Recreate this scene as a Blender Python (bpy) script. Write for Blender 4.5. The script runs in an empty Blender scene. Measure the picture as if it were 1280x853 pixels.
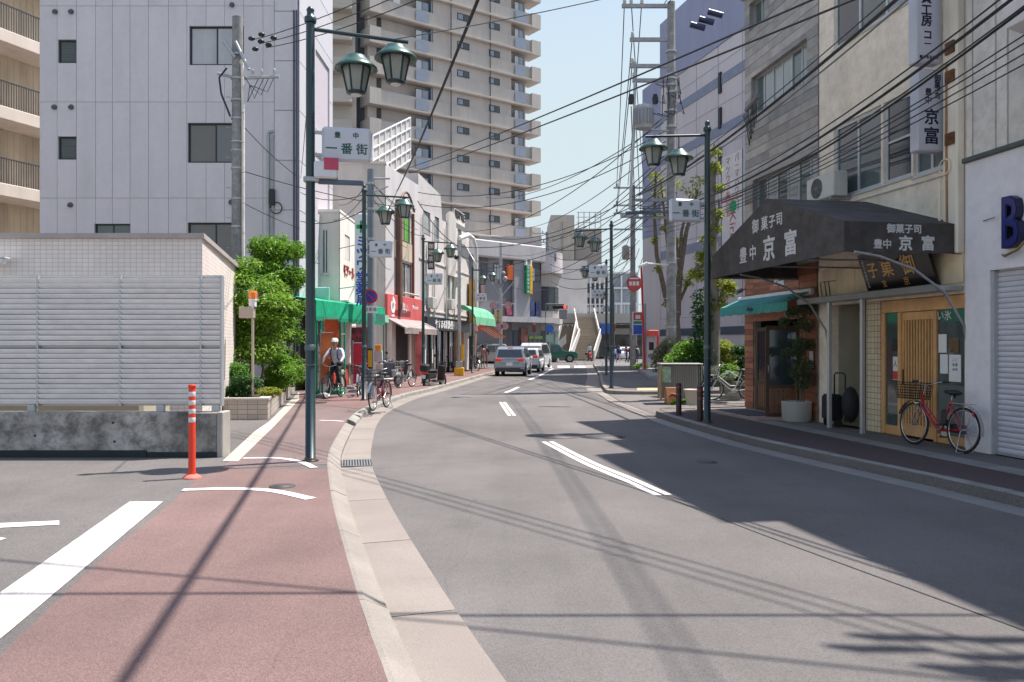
import bpy, math, random
from mathutils import Vector, Matrix
random.seed(7)
R = random.Random(11)
S = bpy.context.scene
COL = S.collection
# ---------------------------------------------------------------- camera
EYE = 1.55
cam = bpy.data.cameras.new('camera'); camo = bpy.data.objects.new('camera', cam); COL.objects.link(camo)
camo.location = (0, 0, EYE); camo.rotation_euler = (math.pi/2, 0, 0)
cam.sensor_width = 36; cam.lens = 36*1000/1280
cam.shift_y = -(426.5-432)/1280*1.0
cam.clip_start = .05; cam.clip_end = 3000
S.camera = camo
S.render.resolution_x = 1024; S.render.resolution_y = 682
# ---------------------------------------------------------------- sky and sun
SUN = Vector((2.45, 1.10, 6.0)).normalized()          # towards the sun
elev = math.asin(SUN.z); azim = math.atan2(SUN.x, SUN.y)
w = bpy.data.worlds.new('World'); S.world = w; w.use_nodes = True
nt = w.node_tree; nt.nodes.clear()
out = nt.nodes.new('ShaderNodeOutputWorld'); bg = nt.nodes.new('ShaderNodeBackground')
sky = nt.nodes.new('ShaderNodeTexSky'); sky.sky_type = 'NISHITA'; sky.sun_disc = False
sky.sun_elevation = elev; sky.sun_rotation = azim
sky.air_density = 1.2; sky.dust_density = 1.5; sky.ozone_density = 3.5
bg.inputs['Strength'].default_value = .105
# summer haze: the sky pales towards the horizon all round
tc = nt.nodes.new('ShaderNodeTexCoord'); sx_ = nt.nodes.new('ShaderNodeSeparateXYZ'); nt.links.new(tc.outputs['Generated'], sx_.inputs[0])
hz = nt.nodes.new('ShaderNodeMapRange'); hz.interpolation_type = 'SMOOTHERSTEP'; nt.links.new(sx_.outputs[2], hz.inputs[0])
hz.inputs[1].default_value = .15; hz.inputs[2].default_value = .80; hz.inputs[3].default_value = .97; hz.inputs[4].default_value = .0
mixs = nt.nodes.new('ShaderNodeMixRGB'); nt.links.new(hz.outputs[0], mixs.inputs[0]); nt.links.new(sky.outputs[0], mixs.inputs[1]); mixs.inputs[2].default_value = (3.1, 3.62, 3.8, 1)
nt.links.new(mixs.outputs[0], bg.inputs[0]); nt.links.new(bg.outputs[0], out.inputs[0])
sl = bpy.data.lights.new('sun', 'SUN'); sl.energy = 3.9; sl.angle = math.radians(.5); sl.color = (1, .94, .87)
so = bpy.data.objects.new('sun', sl); COL.objects.link(so); so.location = (30, 10, 60)
so.rotation_euler = SUN.to_track_quat('Z', 'Y').to_euler()
S.view_settings.view_transform = 'Standard'; S.view_settings.look = 'None'
S.view_settings.exposure = 1.1; S.view_settings.gamma = 1
S.cycles.max_bounces = 6; S.cycles.diffuse_bounces = 3; S.cycles.glossy_bounces = 3
S.cycles.transparent_max_bounces = 6; S.cycles.use_denoising = True

# ---------------------------------------------------------------- materials
MATS = {}
def mat(name, col, rough=.7, metal=0., var=.12, scale=3., bump=0., bscale=60., streak=0., coat=0., spec=None,
        emit=0., fine=0., grime=0.):
    """procedural paint: colour with a slow mottling, a fine speckle, downward streaks and fine relief"""
    if name in MATS: return MATS[name]
    m = bpy.data.materials.new(name); m.use_nodes = True; MATS[name] = m
    n = m.node_tree.nodes; l = m.node_tree.links
    b = n['Principled BSDF']
    b.inputs['Roughness'].default_value = rough; b.inputs['Metallic'].default_value = metal
    if coat: b.inputs['Coat Weight'].default_value = coat
    if spec is not None: b.inputs['Specular IOR Level'].default_value = spec
    c0 = n.new('ShaderNodeTexCoord'); oi = n.new('ShaderNodeObjectInfo'); sh = n.new('ShaderNodeVectorMath'); sh.operation = 'MULTIPLY_ADD'
    l.new(oi.outputs['Random'], sh.inputs[0]); sh.inputs[1].default_value = (31, 17, 23); l.new(c0.outputs['Object'], sh.inputs[2])   # alike pieces do not share one pattern
    rgb = n.new('ShaderNodeRGB'); rgb.outputs[0].default_value = (*col, 1)
    last = rgb.outputs[0]
    def layer(last, fac_out, lo, hi, amt):
        mr = n.new('ShaderNodeMapRange'); l.new(fac_out, mr.inputs[0])
        mr.inputs[1].default_value = lo; mr.inputs[2].default_value = hi
        mr.inputs[3].default_value = 1-amt; mr.inputs[4].default_value = 1+amt*.6
        mx = n.new('ShaderNodeVectorMath'); mx.operation = 'SCALE'
        l.new(last, mx.inputs[0]); l.new(mr.outputs[0], mx.inputs['Scale'])
        return mx.outputs[0]
    if var: last = layer(last, oi.outputs['Random'], 0, 1, .02)
    if var:
        t = n.new('ShaderNodeTexNoise'); t.inputs['Scale'].default_value = scale; t.inputs['Detail'].default_value = 5
        l.new(sh.outputs[0], t.inputs['Vector']); last = layer(last, t.outputs[0], .3, .7, var)
    if fine:
        t = n.new('ShaderNodeTexNoise'); t.inputs['Scale'].default_value = 90; t.inputs['Detail'].default_value = 3
        l.new(sh.outputs[0], t.inputs['Vector']); last = layer(last, t.outputs[0], .35, .65, fine)
    if grime:
        t = n.new('ShaderNodeTexNoise'); t.inputs['Scale'].default_value = 4.5; t.inputs['Detail'].default_value = 12; t.inputs['Roughness'].default_value = .72
        l.new(sh.outputs[0], t.inputs['Vector']); last = layer(last, t.outputs[0], .62, .42, grime)
    if streak:
        mp = n.new('ShaderNodeMapping'); mp.inputs['Scale'].default_value = (1.7, 1.7, .22)
        l.new(sh.outputs[0], mp.inputs[0])
        t = n.new('ShaderNodeTexNoise'); t.inputs['Scale'].default_value = 1.; t.inputs['Detail'].default_value = 6
        l.new(mp.outputs[0], t.inputs['Vector']); last = layer(last, t.outputs[0], .4, .72, -streak)
    l.new(last, b.inputs['Base Color'])
    if bump:
        t = n.new('ShaderNodeTexNoise'); t.inputs['Scale'].default_value = bscale; t.inputs['Detail'].default_value = 3
        l.new(sh.outputs[0], t.inputs['Vector'])
        bp = n.new('ShaderNodeBump'); bp.inputs['Strength'].default_value = bump; bp.inputs['Distance'].default_value = .01
        l.new(t.outputs[0], bp.inputs['Height']); l.new(bp.outputs[0], b.inputs['Normal'])
    if emit:
        b.inputs['Emission Color'].default_value = (*col, 1); b.inputs['Emission Strength'].default_value = emit
    return m
def grid_mat(name, col, joint, sx, sz, mortar=.06, offset=0., rough=.6, var=.1, plane='XZ', bump=.3):
    """small tiles or far panels, by the Brick texture in metres"""
    if name in MATS: return MATS[name]
    m = bpy.data.materials.new(name); m.use_nodes = True; MATS[name] = m
    n = m.node_tree.nodes; l = m.node_tree.links; b = n['Principled BSDF']; b.inputs['Roughness'].default_value = rough
    c = n.new('ShaderNodeTexCoord'); s = n.new('ShaderNodeSeparateXYZ'); k = n.new('ShaderNodeCombineXYZ')
    l.new(c.outputs['Object'], s.inputs[0])
    ad = n.new('ShaderNodeMath'); ad.operation = 'ADD'; l.new(s.outputs[0], ad.inputs[0]); l.new(s.outputs[1], ad.inputs[1])
    l.new(ad.outputs[0], k.inputs[0]); l.new(s.outputs[2], k.inputs[1])
    t = n.new('ShaderNodeTexBrick'); t.offset = offset; t.squash = 1
    t.inputs['Color1'].default_value = (*[x*(1-var) for x in col], 1); t.inputs['Color2'].default_value = (*[min(1, x*(1+var)) for x in col], 1)
    t.inputs['Mortar'].default_value = (*joint, 1); t.inputs['Scale'].default_value = 1
    t.inputs['Mortar Size'].default_value = mortar*min(sx, sz); t.inputs['Brick Width'].default_value = sx; t.inputs['Row Height'].default_value = sz
    t.inputs['Mortar Smooth'].default_value = .1
    l.new(k.outputs[0], t.inputs['Vector'])
    ns = n.new('ShaderNodeTexNoise'); ns.inputs['Scale'].default_value = .8; ns.inputs['Detail'].default_value = 5; l.new(c.outputs['Object'], ns.inputs['Vector'])
    mr = n.new('ShaderNodeMapRange'); l.new(ns.outputs[0], mr.inputs[0]); mr.inputs[1].default_value = .3; mr.inputs[2].default_value = .7
    mr.inputs[3].default_value = .9; mr.inputs[4].default_value = 1.06
    mx = n.new('ShaderNodeVectorMath'); mx.operation = 'SCALE'; l.new(t.outputs['Color'], mx.inputs[0]); l.new(mr.outputs[0], mx.inputs['Scale'])
    l.new(mx.outputs[0], b.inputs['Base Color'])
    bp = n.new('ShaderNodeBump'); bp.inputs['Strength'].default_value = bump; bp.inputs['Distance'].default_value = .006; bp.invert = True
    l.new(t.outputs['Fac'], bp.inputs['Height']); l.new(bp.outputs[0], b.inputs['Normal'])
    return m
def asphalt(name, col, sp=.35, crack=0., patch=.12):
    if name in MATS: return MATS[name]
    m = bpy.data.materials.new(name); m.use_nodes = True; MATS[name] = m
    n = m.node_tree.nodes; l = m.node_tree.links; b = n['Principled BSDF']; b.inputs['Roughness'].default_value = .88
    c = n.new('ShaderNodeTexCoord'); rgb = n.new('ShaderNodeRGB'); rgb.outputs[0].default_value = (*col, 1); last = rgb.outputs[0]
    def lay(tex, lo, hi, a, bb):
        nonlocal last
        mr = n.new('ShaderNodeMapRange'); l.new(tex, mr.inputs[0]); mr.inputs[1].default_value = lo; mr.inputs[2].default_value = hi
        mr.inputs[3].default_value = a; mr.inputs[4].default_value = bb
        mx = n.new('ShaderNodeVectorMath'); mx.operation = 'SCALE'; l.new(last, mx.inputs[0]); l.new(mr.outputs[0], mx.inputs['Scale']); last = mx.outputs[0]
    def noise(s, d=4, vec=None):
        t = n.new('ShaderNodeTexNoise'); t.inputs['Scale'].default_value = s; t.inputs['Detail'].default_value = d; l.new(vec or c.outputs['Object'], t.inputs['Vector']); return t.outputs[0]
    lay(noise(.35, 6), .35, .65, 1-patch, 1+patch*.6)
    lay(noise(2.2, 5), .35, .7, 1.05, .95)
    lay(noise(.9, 8), .62, .72, 1., .88)
    lay(noise(7., 3), .68, .74, 1., .86)
    mp = n.new('ShaderNodeMapping'); mp.inputs['Scale'].default_value = (1.3, .05, 1); mp.inputs['Rotation'].default_value = (0, 0, .12); l.new(c.outputs['Object'], mp.inputs[0])
    lay(noise(1.4, 3, mp.outputs[0]), .35, .65, .94, 1.05)
    v = n.new('ShaderNodeTexVoronoi'); v.inputs['Scale'].default_value = 110; l.new(c.outputs['Object'], v.inputs['Vector'])
    sx = n.new('ShaderNodeSeparateXYZ'); l.new(v.outputs['Color'], sx.inputs[0]); lay(sx.outputs[0], 0, 1, 1-sp, 1+sp)
    if crack:
        wv = noise(1.6, 3); cv = n.new('ShaderNodeTexVoronoi'); cv.feature = 'DISTANCE_TO_EDGE'; cv.inputs['Scale'].default_value = .33
        va = n.new('ShaderNodeVectorMath'); va.operation = 'ADD'; l.new(c.outputs['Object'], va.inputs[0]); l.new(wv, va.inputs[1]); l.new(va.outputs[0], cv.inputs['Vector'])
        lay(cv.outputs['Distance'], 0, .003, 1-crack, 1)
    l.new(last, b.inputs['Base Color'])
    bp = n.new('ShaderNodeBump'); bp.inputs['Strength'].default_value = .5; bp.inputs['Distance'].default_value = .006
    l.new(v.outputs['Distance'], bp.inputs['Height']); l.new(bp.outputs[0], b.inputs['Normal'])
    return m

# ---------------------------------------------------------------- mesh builder
class B:
    def __init__(s, T=None):
        s.v = []; s.f = []; s.m = []; s.T = T or Matrix(); s.sm = []
    def add(s, vs, fs, m=0, smooth=False):
        o = len(s.v); T = s.T
        s.v += [tuple(T @ Vector(p)) for p in vs]
        for f in fs: s.f.append([o+i for i in f]); s.m.append(m); s.sm.append(smooth)
        return s
    def box(s, x0, x1, y0, y1, z0, z1, m=0):
        return s.add([(x0,y0,z0),(x1,y0,z0),(x1,y1,z0),(x0,y1,z0),(x0,y0,z1),(x1,y0,z1),(x1,y1,z1),(x0,y1,z1)],
              [(0,3,2,1),(4,5,6,7),(0,1,5,4),(1,2,6,5),(2,3,7,6),(3,0,4,7)], m)
    def bbox(s, x0, x1, y0, y1, z0, z1, b=.01, m=0):
        """box with bevelled edges"""
        X = (x0, x1); Y = (y0, y1); Z = (z0, z1); vs = []; idx = {}
        for i in (0,1):
            for j in (0,1):
                for k in (0,1):
                    sx, sy, sz = (b if i == 0 else -b), (b if j == 0 else -b), (b if k == 0 else -b)
                    idx[i,j,k,0] = len(vs); vs.append((X[i], Y[j]+sy, Z[k]+sz))
                    idx[i,j,k,1] = len(vs); vs.append((X[i]+sx, Y[j], Z[k]+sz))
                    idx[i,j,k,2] = len(vs); vs.append((X[i]+sx, Y[j]+sy, Z[k]))
        fs = []
        def q(a, flip): fs.append(a[::-1] if flip else a)
        for i in (0,1):
            q([idx[i,0,0,0], idx[i,1,0,0], idx[i,1,1,0], idx[i,0,1,0]], i == 0)
            q([idx[0,i,0,1], idx[1,i,0,1], idx[1,i,1,1], idx[0,i,1,1]], i == 1)
            q([idx[0,0,i,2], idx[1,0,i,2], idx[1,1,i,2], idx[0,1,i,2]], i == 0)
        for i in (0,1):
            for j in (0,1):
                fs.append([idx[i,j,0,0], idx[i,j,0,1], idx[i,j,1,1], idx[i,j,1,0]])
                fs.append([idx[i,0,j,0], idx[i,0,j,2], idx[i,1,j,2], idx[i,1,j,0]])
                fs.append([idx[0,i,j,1], idx[0,i,j,2], idx[1,i,j,2], idx[1,i,j,1]])
                for k in (0,1): fs.append([idx[i,j,k,0], idx[i,j,k,1], idx[i,j,k,2]])
        return s.add(vs, fs, m)
    def quad(s, a, b, c, d, m=0): return s.add([a, b, c, d], [(0,1,2,3)], m)
    def prism(s, pts, h0, h1, axis='z', m=0):
        """closed outline (2-D) extruded along an axis"""
        n = len(pts)
        def P(p, h): return (p[0], p[1], h) if axis == 'z' else ((p[0], h, p[1]) if axis == 'y' else (h, p[0], p[1]))
        vs = [P(p, h0) for p in pts] + [P(p, h1) for p in pts]
        fs = [list(range(n))[::-1], list(range(n, 2*n))] + [(i, (i+1) % n, n+(i+1) % n, n+i) for i in range(n)]
        return s.add(vs, fs, m)
    def tube(s, pts, r, n=8, m=0, cap=True, closed=False):
        pts = [Vector(p) for p in pts]; k = len(pts); rs = r if isinstance(r, (list, tuple)) else [r]*k
        vs = []; prev = None
        for i, p in enumerate(pts):
            if closed: d = pts[(i+1) % k]-pts[i-1]
            else: d = pts[min(i+1, k-1)]-pts[max(i-1, 0)]
            d.normalize()
            if prev is None:
                u = d.orthogonal().normalized() if abs(d.z) > .9 else d.cross(Vector((0,0,1))).normalized()
            else: u = (prev-d*prev.dot(d)).normalized()
            prev = u; w_ = d.cross(u)
            for j in range(n):
                a = 2*math.pi*j/n + math.pi/n; vs.append(p+(u*math.cos(a)+w_*math.sin(a))*rs[i])
        fs = []
        for i in range(k if closed else k-1):
            i2 = (i+1) % k
            for j in range(n): fs.append((i*n+j, i*n+(j+1) % n, i2*n+(j+1) % n, i2*n+j))
        s.add(vs, fs, m, smooth=n > 5)
        if cap and not closed: s.add([vs[j] for j in range(n)], [list(range(n))[::-1]], m); s.add([vs[(k-1)*n+j] for j in range(n)], [list(range(n))], m)
        return s
    def lathe(s, prof, n=16, c=(0,0,0), m=0, smooth=True, a0=0.):
        """profile of (r, z) round a vertical axis"""
        vs = []; k = len(prof)
        for r, z in prof:
            for j in range(n):
                a = a0+2*math.pi*j/n; vs.append((c[0]+r*math.cos(a), c[1]+r*math.sin(a), c[2]+z))
        fs = [(i*n+j, i*n+(j+1) % n, (i+1)*n+(j+1) % n, (i+1)*n+j) for i in range(k-1) for j in range(n)]
        s.add(vs, fs, m, smooth)
        if prof[0][0] > 1e-4: s.add(vs[:n], [list(range(n))[::-1]], m)
        if prof[-1][0] > 1e-4: s.add(vs[-n:], [list(range(n))], m)
        return s
    def disc(s, c, r, axis, h, n=20, m=0):
        """short cylinder, centred on c, along axis vector"""
        a = Vector(axis).normalized()*(h/2); c = Vector(c)
        return s.tube([c-a, c+a], r, n, m)
    def sphere(s, c, r, n=12, m=0, sc=(1,1,1)):
        vs = []; fs = []; k = n//2+1
        for i in range(k):
            t = math.pi*i/(k-1)
            for j in range(n):
                a = 2*math.pi*j/n; vs.append((c[0]+r*sc[0]*math.sin(t)*math.cos(a), c[1]+r*sc[1]*math.sin(t)*math.sin(a), c[2]+r*sc[2]*math.cos(t)))
        for i in range(k-1):
            for j in range(n): fs.append((i*n+j, (i+1)*n+j, (i+1)*n+(j+1) % n, i*n+(j+1) % n))
        return s.add(vs, fs, m, True)
    def mesh(s, name, mats):
        me = bpy.data.meshes.new(name); me.from_pydata(s.v, [], s.f)
        for mm in (mats if isinstance(mats, (list, tuple)) else [mats]): me.materials.append(mm)
        me.polygons.foreach_set('material_index', s.m); me.polygons.foreach_set('use_smooth', s.sm)
        me.update(); return me
    def build(s, name, mats, parent=None, loc=None, rot=None):
        return obj(name, s.mesh(name, mats), parent, loc, rot)
def obj(name, me, parent=None, loc=None, rot=None):
    o = bpy.data.objects.new(name, me); COL.objects.link(o)
    if parent is not None: o.parent = parent
    if loc is not None: o.location = loc
    if rot is not None: o.rotation_euler = rot
    return o
def tag(o, label, cat, group=None):
    o['label'] = label; o['category'] = cat
    if group: o['group'] = group
    return o
def thing(name, label, cat, loc=(0,0,0), rz=0., group=None):
    o = bpy.data.objects.new(name, None); COL.objects.link(o); o.location = loc; o.rotation_euler = (0, 0, rz)
    o.empty_display_size = .2
    return tag(o, label, cat, group)
def struct(o): o['kind'] = 'structure'; return o
def stuff(o): o['kind'] = 'stuff'; return o
KIDS = {}
def copy_tree(o, loc=None, rz=None, label=None):
    """a copy of a thing with its parts and sub-parts (mesh data shared)"""
    ch = {}
    for q in COL.objects:
        if q.parent: ch.setdefault(q.parent.name, []).append(q)
    def cp(a, par):
        c = a.copy(); COL.objects.link(c)
        if par is not None: c.parent = par
        for k in ch.get(a.name, []): cp(k, c)
        return c
    c = cp(o, None)
    if loc is not None: c.location = loc
    if rz is not None: c.rotation_euler = (0, 0, rz)
    if label: c['label'] = label
    return c
# ---------------------------------------------------------------- where things stand: sight lines turned into points
def ray(x, y): return Vector(((x-640)/1000, 1, (432-y)/1000))
def gp(x, y, z=0.):
    d = (EYE-z)*1000/(y-432); return Vector(((x-640)/1000*d, d, z))
def at(x, y, D): return Vector(((x-640)/1000*D, D, EYE+(432-y)/1000*D))
class Fac:
    """a facade: local x runs along it, local y points out of it (street side), z up; P is the origin"""
    def __init__(s, P, Q):
        s.P = Vector((P[0], P[1], 0)); d = Vector((Q[0]-P[0], Q[1]-P[1], 0)); s.L = d.length; s.u = d.normalized()
        s.n = Vector((-s.u.y, s.u.x, 0)); s.rz = math.atan2(s.u.y, s.u.x)
    def pix(s, x, y, off=0.):
        r = ray(x, y); t = (s.P.dot(s.n)+off)/(r.x*s.n.x+r.y*s.n.y)
        p = Vector((r.x*t, r.y*t, 0))-s.P
        return p.dot(s.u), EYE+r.z*t
    def U(s, x, off=0.): return s.pix(x, 432, off)[0]
    def Z(s, x, y, off=0.): return s.pix(x, y, off)[1]
    def rect(s, xa, xb, yt, yb, off=0.):
        """pixel box: xa, xb are the side edges, yt and yb the top and bottom at xa"""
        u0, z1 = s.pix(xa, yt, off); _, z0 = s.pix(xa, yb, off); u1 = s.U(xb, off)
        return min(u0, u1), max(u0, u1), z0, z1
    def w(s, u, off, z): return s.P+s.u*u+s.n*off+Vector((0, 0, z))
    def root(s, name, label, cat, group=None): return thing(name, label, cat, s.P, s.rz, group)
# ---------------------------------------------------------------- writing
_TXT = {}
FLIP = Matrix(((-1,0,0,0),(0,0,1,0),(0,1,0,0),(0,0,0,1)))       # text plane -> facade plane (reads from outside, faces +y)
def text_mesh(body, size, m, depth=.004, bold=0., vertical=False, res=2, squeeze=1.):
    key = (body, size, m.name, depth, bold, vertical, squeeze)
    if key in _TXT: return _TXT[key]
    c = bpy.data.curves.new('txt', 'FONT'); c.body = '\n'.join(body) if vertical else body
    c.size = size; c.align_x = 'CENTER'; c.align_y = 'CENTER'; c.extrude = depth; c.resolution_u = res
    if vertical: c.space_line = 1.08
    o = bpy.data.objects.new('txt', c); COL.objects.link(o)
    bpy.context.view_layer.update()
    me = bpy.data.meshes.new_from_object(o.evaluated_get(bpy.context.evaluated_depsgraph_get()))
    COL.objects.unlink(o); bpy.data.objects.remove(o)
    me.name = 'lettering'
    if len(me.vertices):
        xs = [v.co.x for v in me.vertices]; ys = [v.co.y for v in me.vertices]
        cx, cy = (min(xs)+max(xs))/2, (min(ys)+max(ys))/2
        for v in me.vertices: v.co.x = (v.co.x-cx)*squeeze; v.co.y -= cy
    if bold:                                            # heavier strokes: the same outline laid over itself, a hair apart
        vs = [v.co.copy() for v in me.vertices]; fs = [list(p.vertices) for p in me.polygons]; V = []; Fc = []
        for k, (dx, dy) in enumerate(((-bold,-bold),(bold,-bold),(bold,bold),(-bold,bold))):
            o_ = len(V); V += [(v.x+dx, v.y+dy, v.z+.0004*k) for v in vs]; Fc += [[i+o_ for i in f] for f in fs]
        me = bpy.data.meshes.new('lettering'); me.from_pydata(V, [], Fc); me.update()
    me.materials.clear(); me.materials.append(m); _TXT[key] = me
    return me
def text(body, size, m, parent, loc, rz=0., depth=.004, bold=0., vertical=False, name='lettering', squeeze=1., shear=0., tilt=0.):
    """letters upright on local +y face at loc, turned by rz about z"""
    me = text_mesh(body, size, m, depth, bold, vertical, squeeze=squeeze)
    o = obj(name, me, parent)
    M = Matrix.Translation(loc) @ Matrix.Rotation(rz, 4, 'Z') @ Matrix.Rotation(tilt, 4, 'X') @ FLIP
    o.matrix_local = M
    return o
def smooth(pts, k=6):
    """Catmull-Rom through 2-D points"""
    P = [Vector(p) for p in pts]; P = [P[0]*2-P[1]]+P+[P[-1]*2-P[-2]]; o = []
    for i in range(1, len(P)-2):
        for j in range(k):
            t = j/k; a, b, c, d = P[i-1:i+3]
            o.append(.5*((2*b)+(c-a)*t+(2*a-5*b+4*c-d)*t*t+(3*b-a-3*c+d)*t**3))
    o.append(P[-2]); return o
def resample(pts, step):
    o = [pts[0].copy()]; acc = 0
    for a, b in zip(pts, pts[1:]):
        L = (b-a).length; d = step-acc
        while d <= L: o.append(a+(b-a)*(d/L)); d += step
        acc = (acc+L) % step
    return o
def offs(pts, d):
    """offset a 2-D line to its right by d"""
    o = []
    for i, p in enumerate(pts):
        t = (pts[min(i+1, len(pts)-1)]-pts[max(i-1, 0)]).normalized(); o.append(p+Vector((t.y, -t.x))*d)
    return o

# common paints
STEEL = mat('galvanised_steel', (.42,.43,.44), .45, .6, .12, 8)
DGREEN = mat('dark_green_paint', (.012,.035,.038), .35, 0, .1, 8, coat=.3)
LGREEN = mat('lantern_green_paint', (.03,.09,.07), .35, 0, .15, 8, coat=.3)
WHITE = mat('white_paint', (.72,.72,.72), .5, 0, .06, 4)
BLACK = mat('black_paint', (.015,.015,.017), .4, 0, .1, 8)
RUBBER = mat('rubber', (.018,.018,.019), .8, 0, .1, 10)
CONC = mat('concrete', (.36,.345,.315), .85, 0, .14, 2.5, bump=.3, bscale=80, fine=.12)
POLEC = mat('pole_concrete', (.24,.235,.23), .85, 0, .18, 3, bump=.4, streak=.2, grime=.25)
GLASSD = mat('dark_glass', (.035,.045,.052), .06, 0, .25, .7, spec=.8)
GLASSC = mat('curtained_glass', (.30,.31,.31), .12, 0, .2, 1.4, spec=.7)
GLASSG = mat('green_grey_glass', (.10,.13,.125), .08, 0, .25, .9, spec=.8)
ALU = mat('aluminium', (.50,.51,.52), .4, .5, .06, 6)
SASHD = mat('dark_bronze_sash', (.022,.026,.032), .4, .2, .1, 8)
REDP = mat('red_paint', (.62,.03,.03), .4, 0, .08, 5)
YELP = mat('yellow_paint', (.75,.42,.02), .5, 0, .1, 5)
INK = mat('black_print', (.02,.02,.022), .6, 0, 0)
WPRINT = mat('white_print', (.78,.78,.76), .6, 0, 0)
# ================================================================ ground, road, kerbs, pavements
RZ = -.13                                                    # road surface below the pavements
KL = smooth([(2.6,-9),(1.2,-3.5),(.28,.8),(-.57,3.68),(-.89,4.73),(-1.56,7.11),(-2.03,8.9),(-2.58,11.2),(-3.0,13.7),(-3.5,17.3),(-3.70,20.5),(-3.56,25.4),(-3.0,30),(-1.72,43),(-.77,51.7),(-.2,56)])
KR = smooth([(7.6,-9),(7.0,-2),(6.3,3.0),(5.75,5.6),(5.24,8.2),(4.94,9.6),(4.46,11.4),(3.9,13.8),(3.46,17.3),(3.40,18.9)])
KR2 = smooth([(3.28,28),(3.75,34),(4.77,44),(6.6,64.6),(6.9,68)])
def sheet(name, outline, z, m, kind='structure'):
    b = B(); b.add([(p[0], p[1], z) for p in outline], [list(range(len(outline)))]); o = b.build(name, m)
    o['kind'] = kind; return o
def ribbon(b, la, lb, za, zb, m=0):
    for i in range(len(la)-1):
        b.quad((*la[i], za), (*lb[i], zb), (*lb[i+1], zb), (*la[i+1], za), m)
A_ROAD = asphalt('road_asphalt', (.127,.116,.112), .17, .14, .17)
A_LOT = asphalt('lot_asphalt', (.122,.111,.106), .22, .25, .18)
A_PINK = asphalt('pink_asphalt', (.17,.107,.098), .2, .12, .22)
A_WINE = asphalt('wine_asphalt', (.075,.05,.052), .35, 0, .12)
A_PAVE = asphalt('grey_pavement', (.15,.133,.125), .3, .15, .12)
sheet('ground', [(-700,-40),(700,-40),(700,1500),(-700,1500)], RZ-.03, mat('far_ground', (.20,.19,.18), .9, 0, .2, .05))
sheet('road', [(-60,-30),(45,-30),(45,140),(-60,140)], RZ, A_ROAD)
# left slab: everything left of the kerb stands on it
left_poly = [tuple(p) for p in KL]+[(-2.2,58.2),(-6,59),(-60,61),(-60,-9)]
b = B(); b.prism(left_poly, RZ-.02, 0.); o = b.build('parking_lot_pavement', A_LOT); struct(o)
# right slab, near side
Rin = [tuple(p) for p in KR]
right_poly = [(30,-9)]+Rin[::1]+[(3.62,19.4),(6.2,20.2),(12,21.6),(30,24)]
right_poly = [(p[0], p[1]) for p in right_poly]
b = B(); b.prism([(x,y) for x,y in right_poly][::-1], RZ-.02, 0.); struct(b.build('pavement_base', A_PAVE))
# far right slab
KR2t = [tuple(p) for p in KR2]
b = B(); b.prism(([(30,31),(12,28.6),(5.4,27.2),(3.9,27.2)]+KR2t+[(7.6,71),(9.4,72.5),(40,74)])[::-1], RZ-.02, 0.); struct(b.build('pavement_far', A_PAVE))
# side street apron, a touch above the road
sheet('side_street', [(3.2,18.9),(3.6,19.38),(6.2,20.18),(30,23.9),(30,31),(12,28.6),(5.4,27.2),(3.3,27.2)], RZ+.012, A_PAVE)
# pink pavement sheet: between the kerb and the lot edge
lot_edge = [(-2.0,-6),(-2.2,1.5),(-2.42,3.3),(-2.55,3.98),(-2.72,4.69),(-2.98,5.85),(-3.3,7.6),(-3.52,8.7),(-3.66,9.3)]
pl = [p for p in KL if p.y > -6 and p.y < 10.05]
sheet('pink_pavement', [tuple(p) for p in pl]+[(-3.66,10.0),(-3.66,9.3)]+lot_edge[::-1][1:], .004, A_PINK)
A_PINK2 = asphalt('worn_pink_asphalt', (.158,.113,.107), .25, 0, .15)
A_PINK3 = asphalt('far_red_pavement', (.18,.105,.095), .2, 0, .15)
pl = [p for p in KL if 10.05 <= p.y < 19.5]
sheet('pink_pavement_middle', [tuple(p) for p in pl]+[(-6.1,22.0),(-5.5,19.5),(-4.72,16.2),(-3.66,10.0)], .004, A_PINK2)
pl = [p for p in KL if p.y >= 19.5]
sheet('pink_pavement_far', [tuple(p) for p in pl]+[(-1.6,55),(-3.2,50.5),(-5.0,41),(-5.9,36),(-6.9,32),(-7.4,28),(-6.1,22.0),(-3.70,19.5)], .004, A_PINK3)
# right hand wine red pavement
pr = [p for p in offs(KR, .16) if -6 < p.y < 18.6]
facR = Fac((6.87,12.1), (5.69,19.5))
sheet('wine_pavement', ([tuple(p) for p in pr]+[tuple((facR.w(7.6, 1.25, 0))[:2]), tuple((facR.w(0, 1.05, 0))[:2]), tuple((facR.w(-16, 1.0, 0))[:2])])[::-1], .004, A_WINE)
SLABM = mat('pavement_slab_concrete', (.24,.225,.205), .85, 0, .2, 2, fine=.15)
pv = thing('paving_edge', 'strip of old concrete paving slabs along the foot of the right hand shops', 'paving', facR.P, facR.rz)
for i in range(14):
    u0 = -9+i*1.2; h = R.uniform(.006,.012)
    B().box(u0, u0+1.185, .86, 1.22, -.03, h).build('slab', SLABM, pv)
# cream tile forecourt of the wood shop
fo = thing('forecourt', 'salmon tiled forecourt step before the red plank restaurant', 'step', facR.P, facR.rz)
B().box(4.5, 7.3, .0, 1.15, -.02, .035).build('tiled_step', grid_mat('salmon_tile', (.38,.25,.2), (.25,.2,.17), .3, .3, .03), fo)
B().bbox(5.3, 6.9, .25, 1.0, .035, .05, .006).build('door_mat', mat('grey_mat', (.07,.075,.08), .95, 0, .2, 20), fo)
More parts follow.
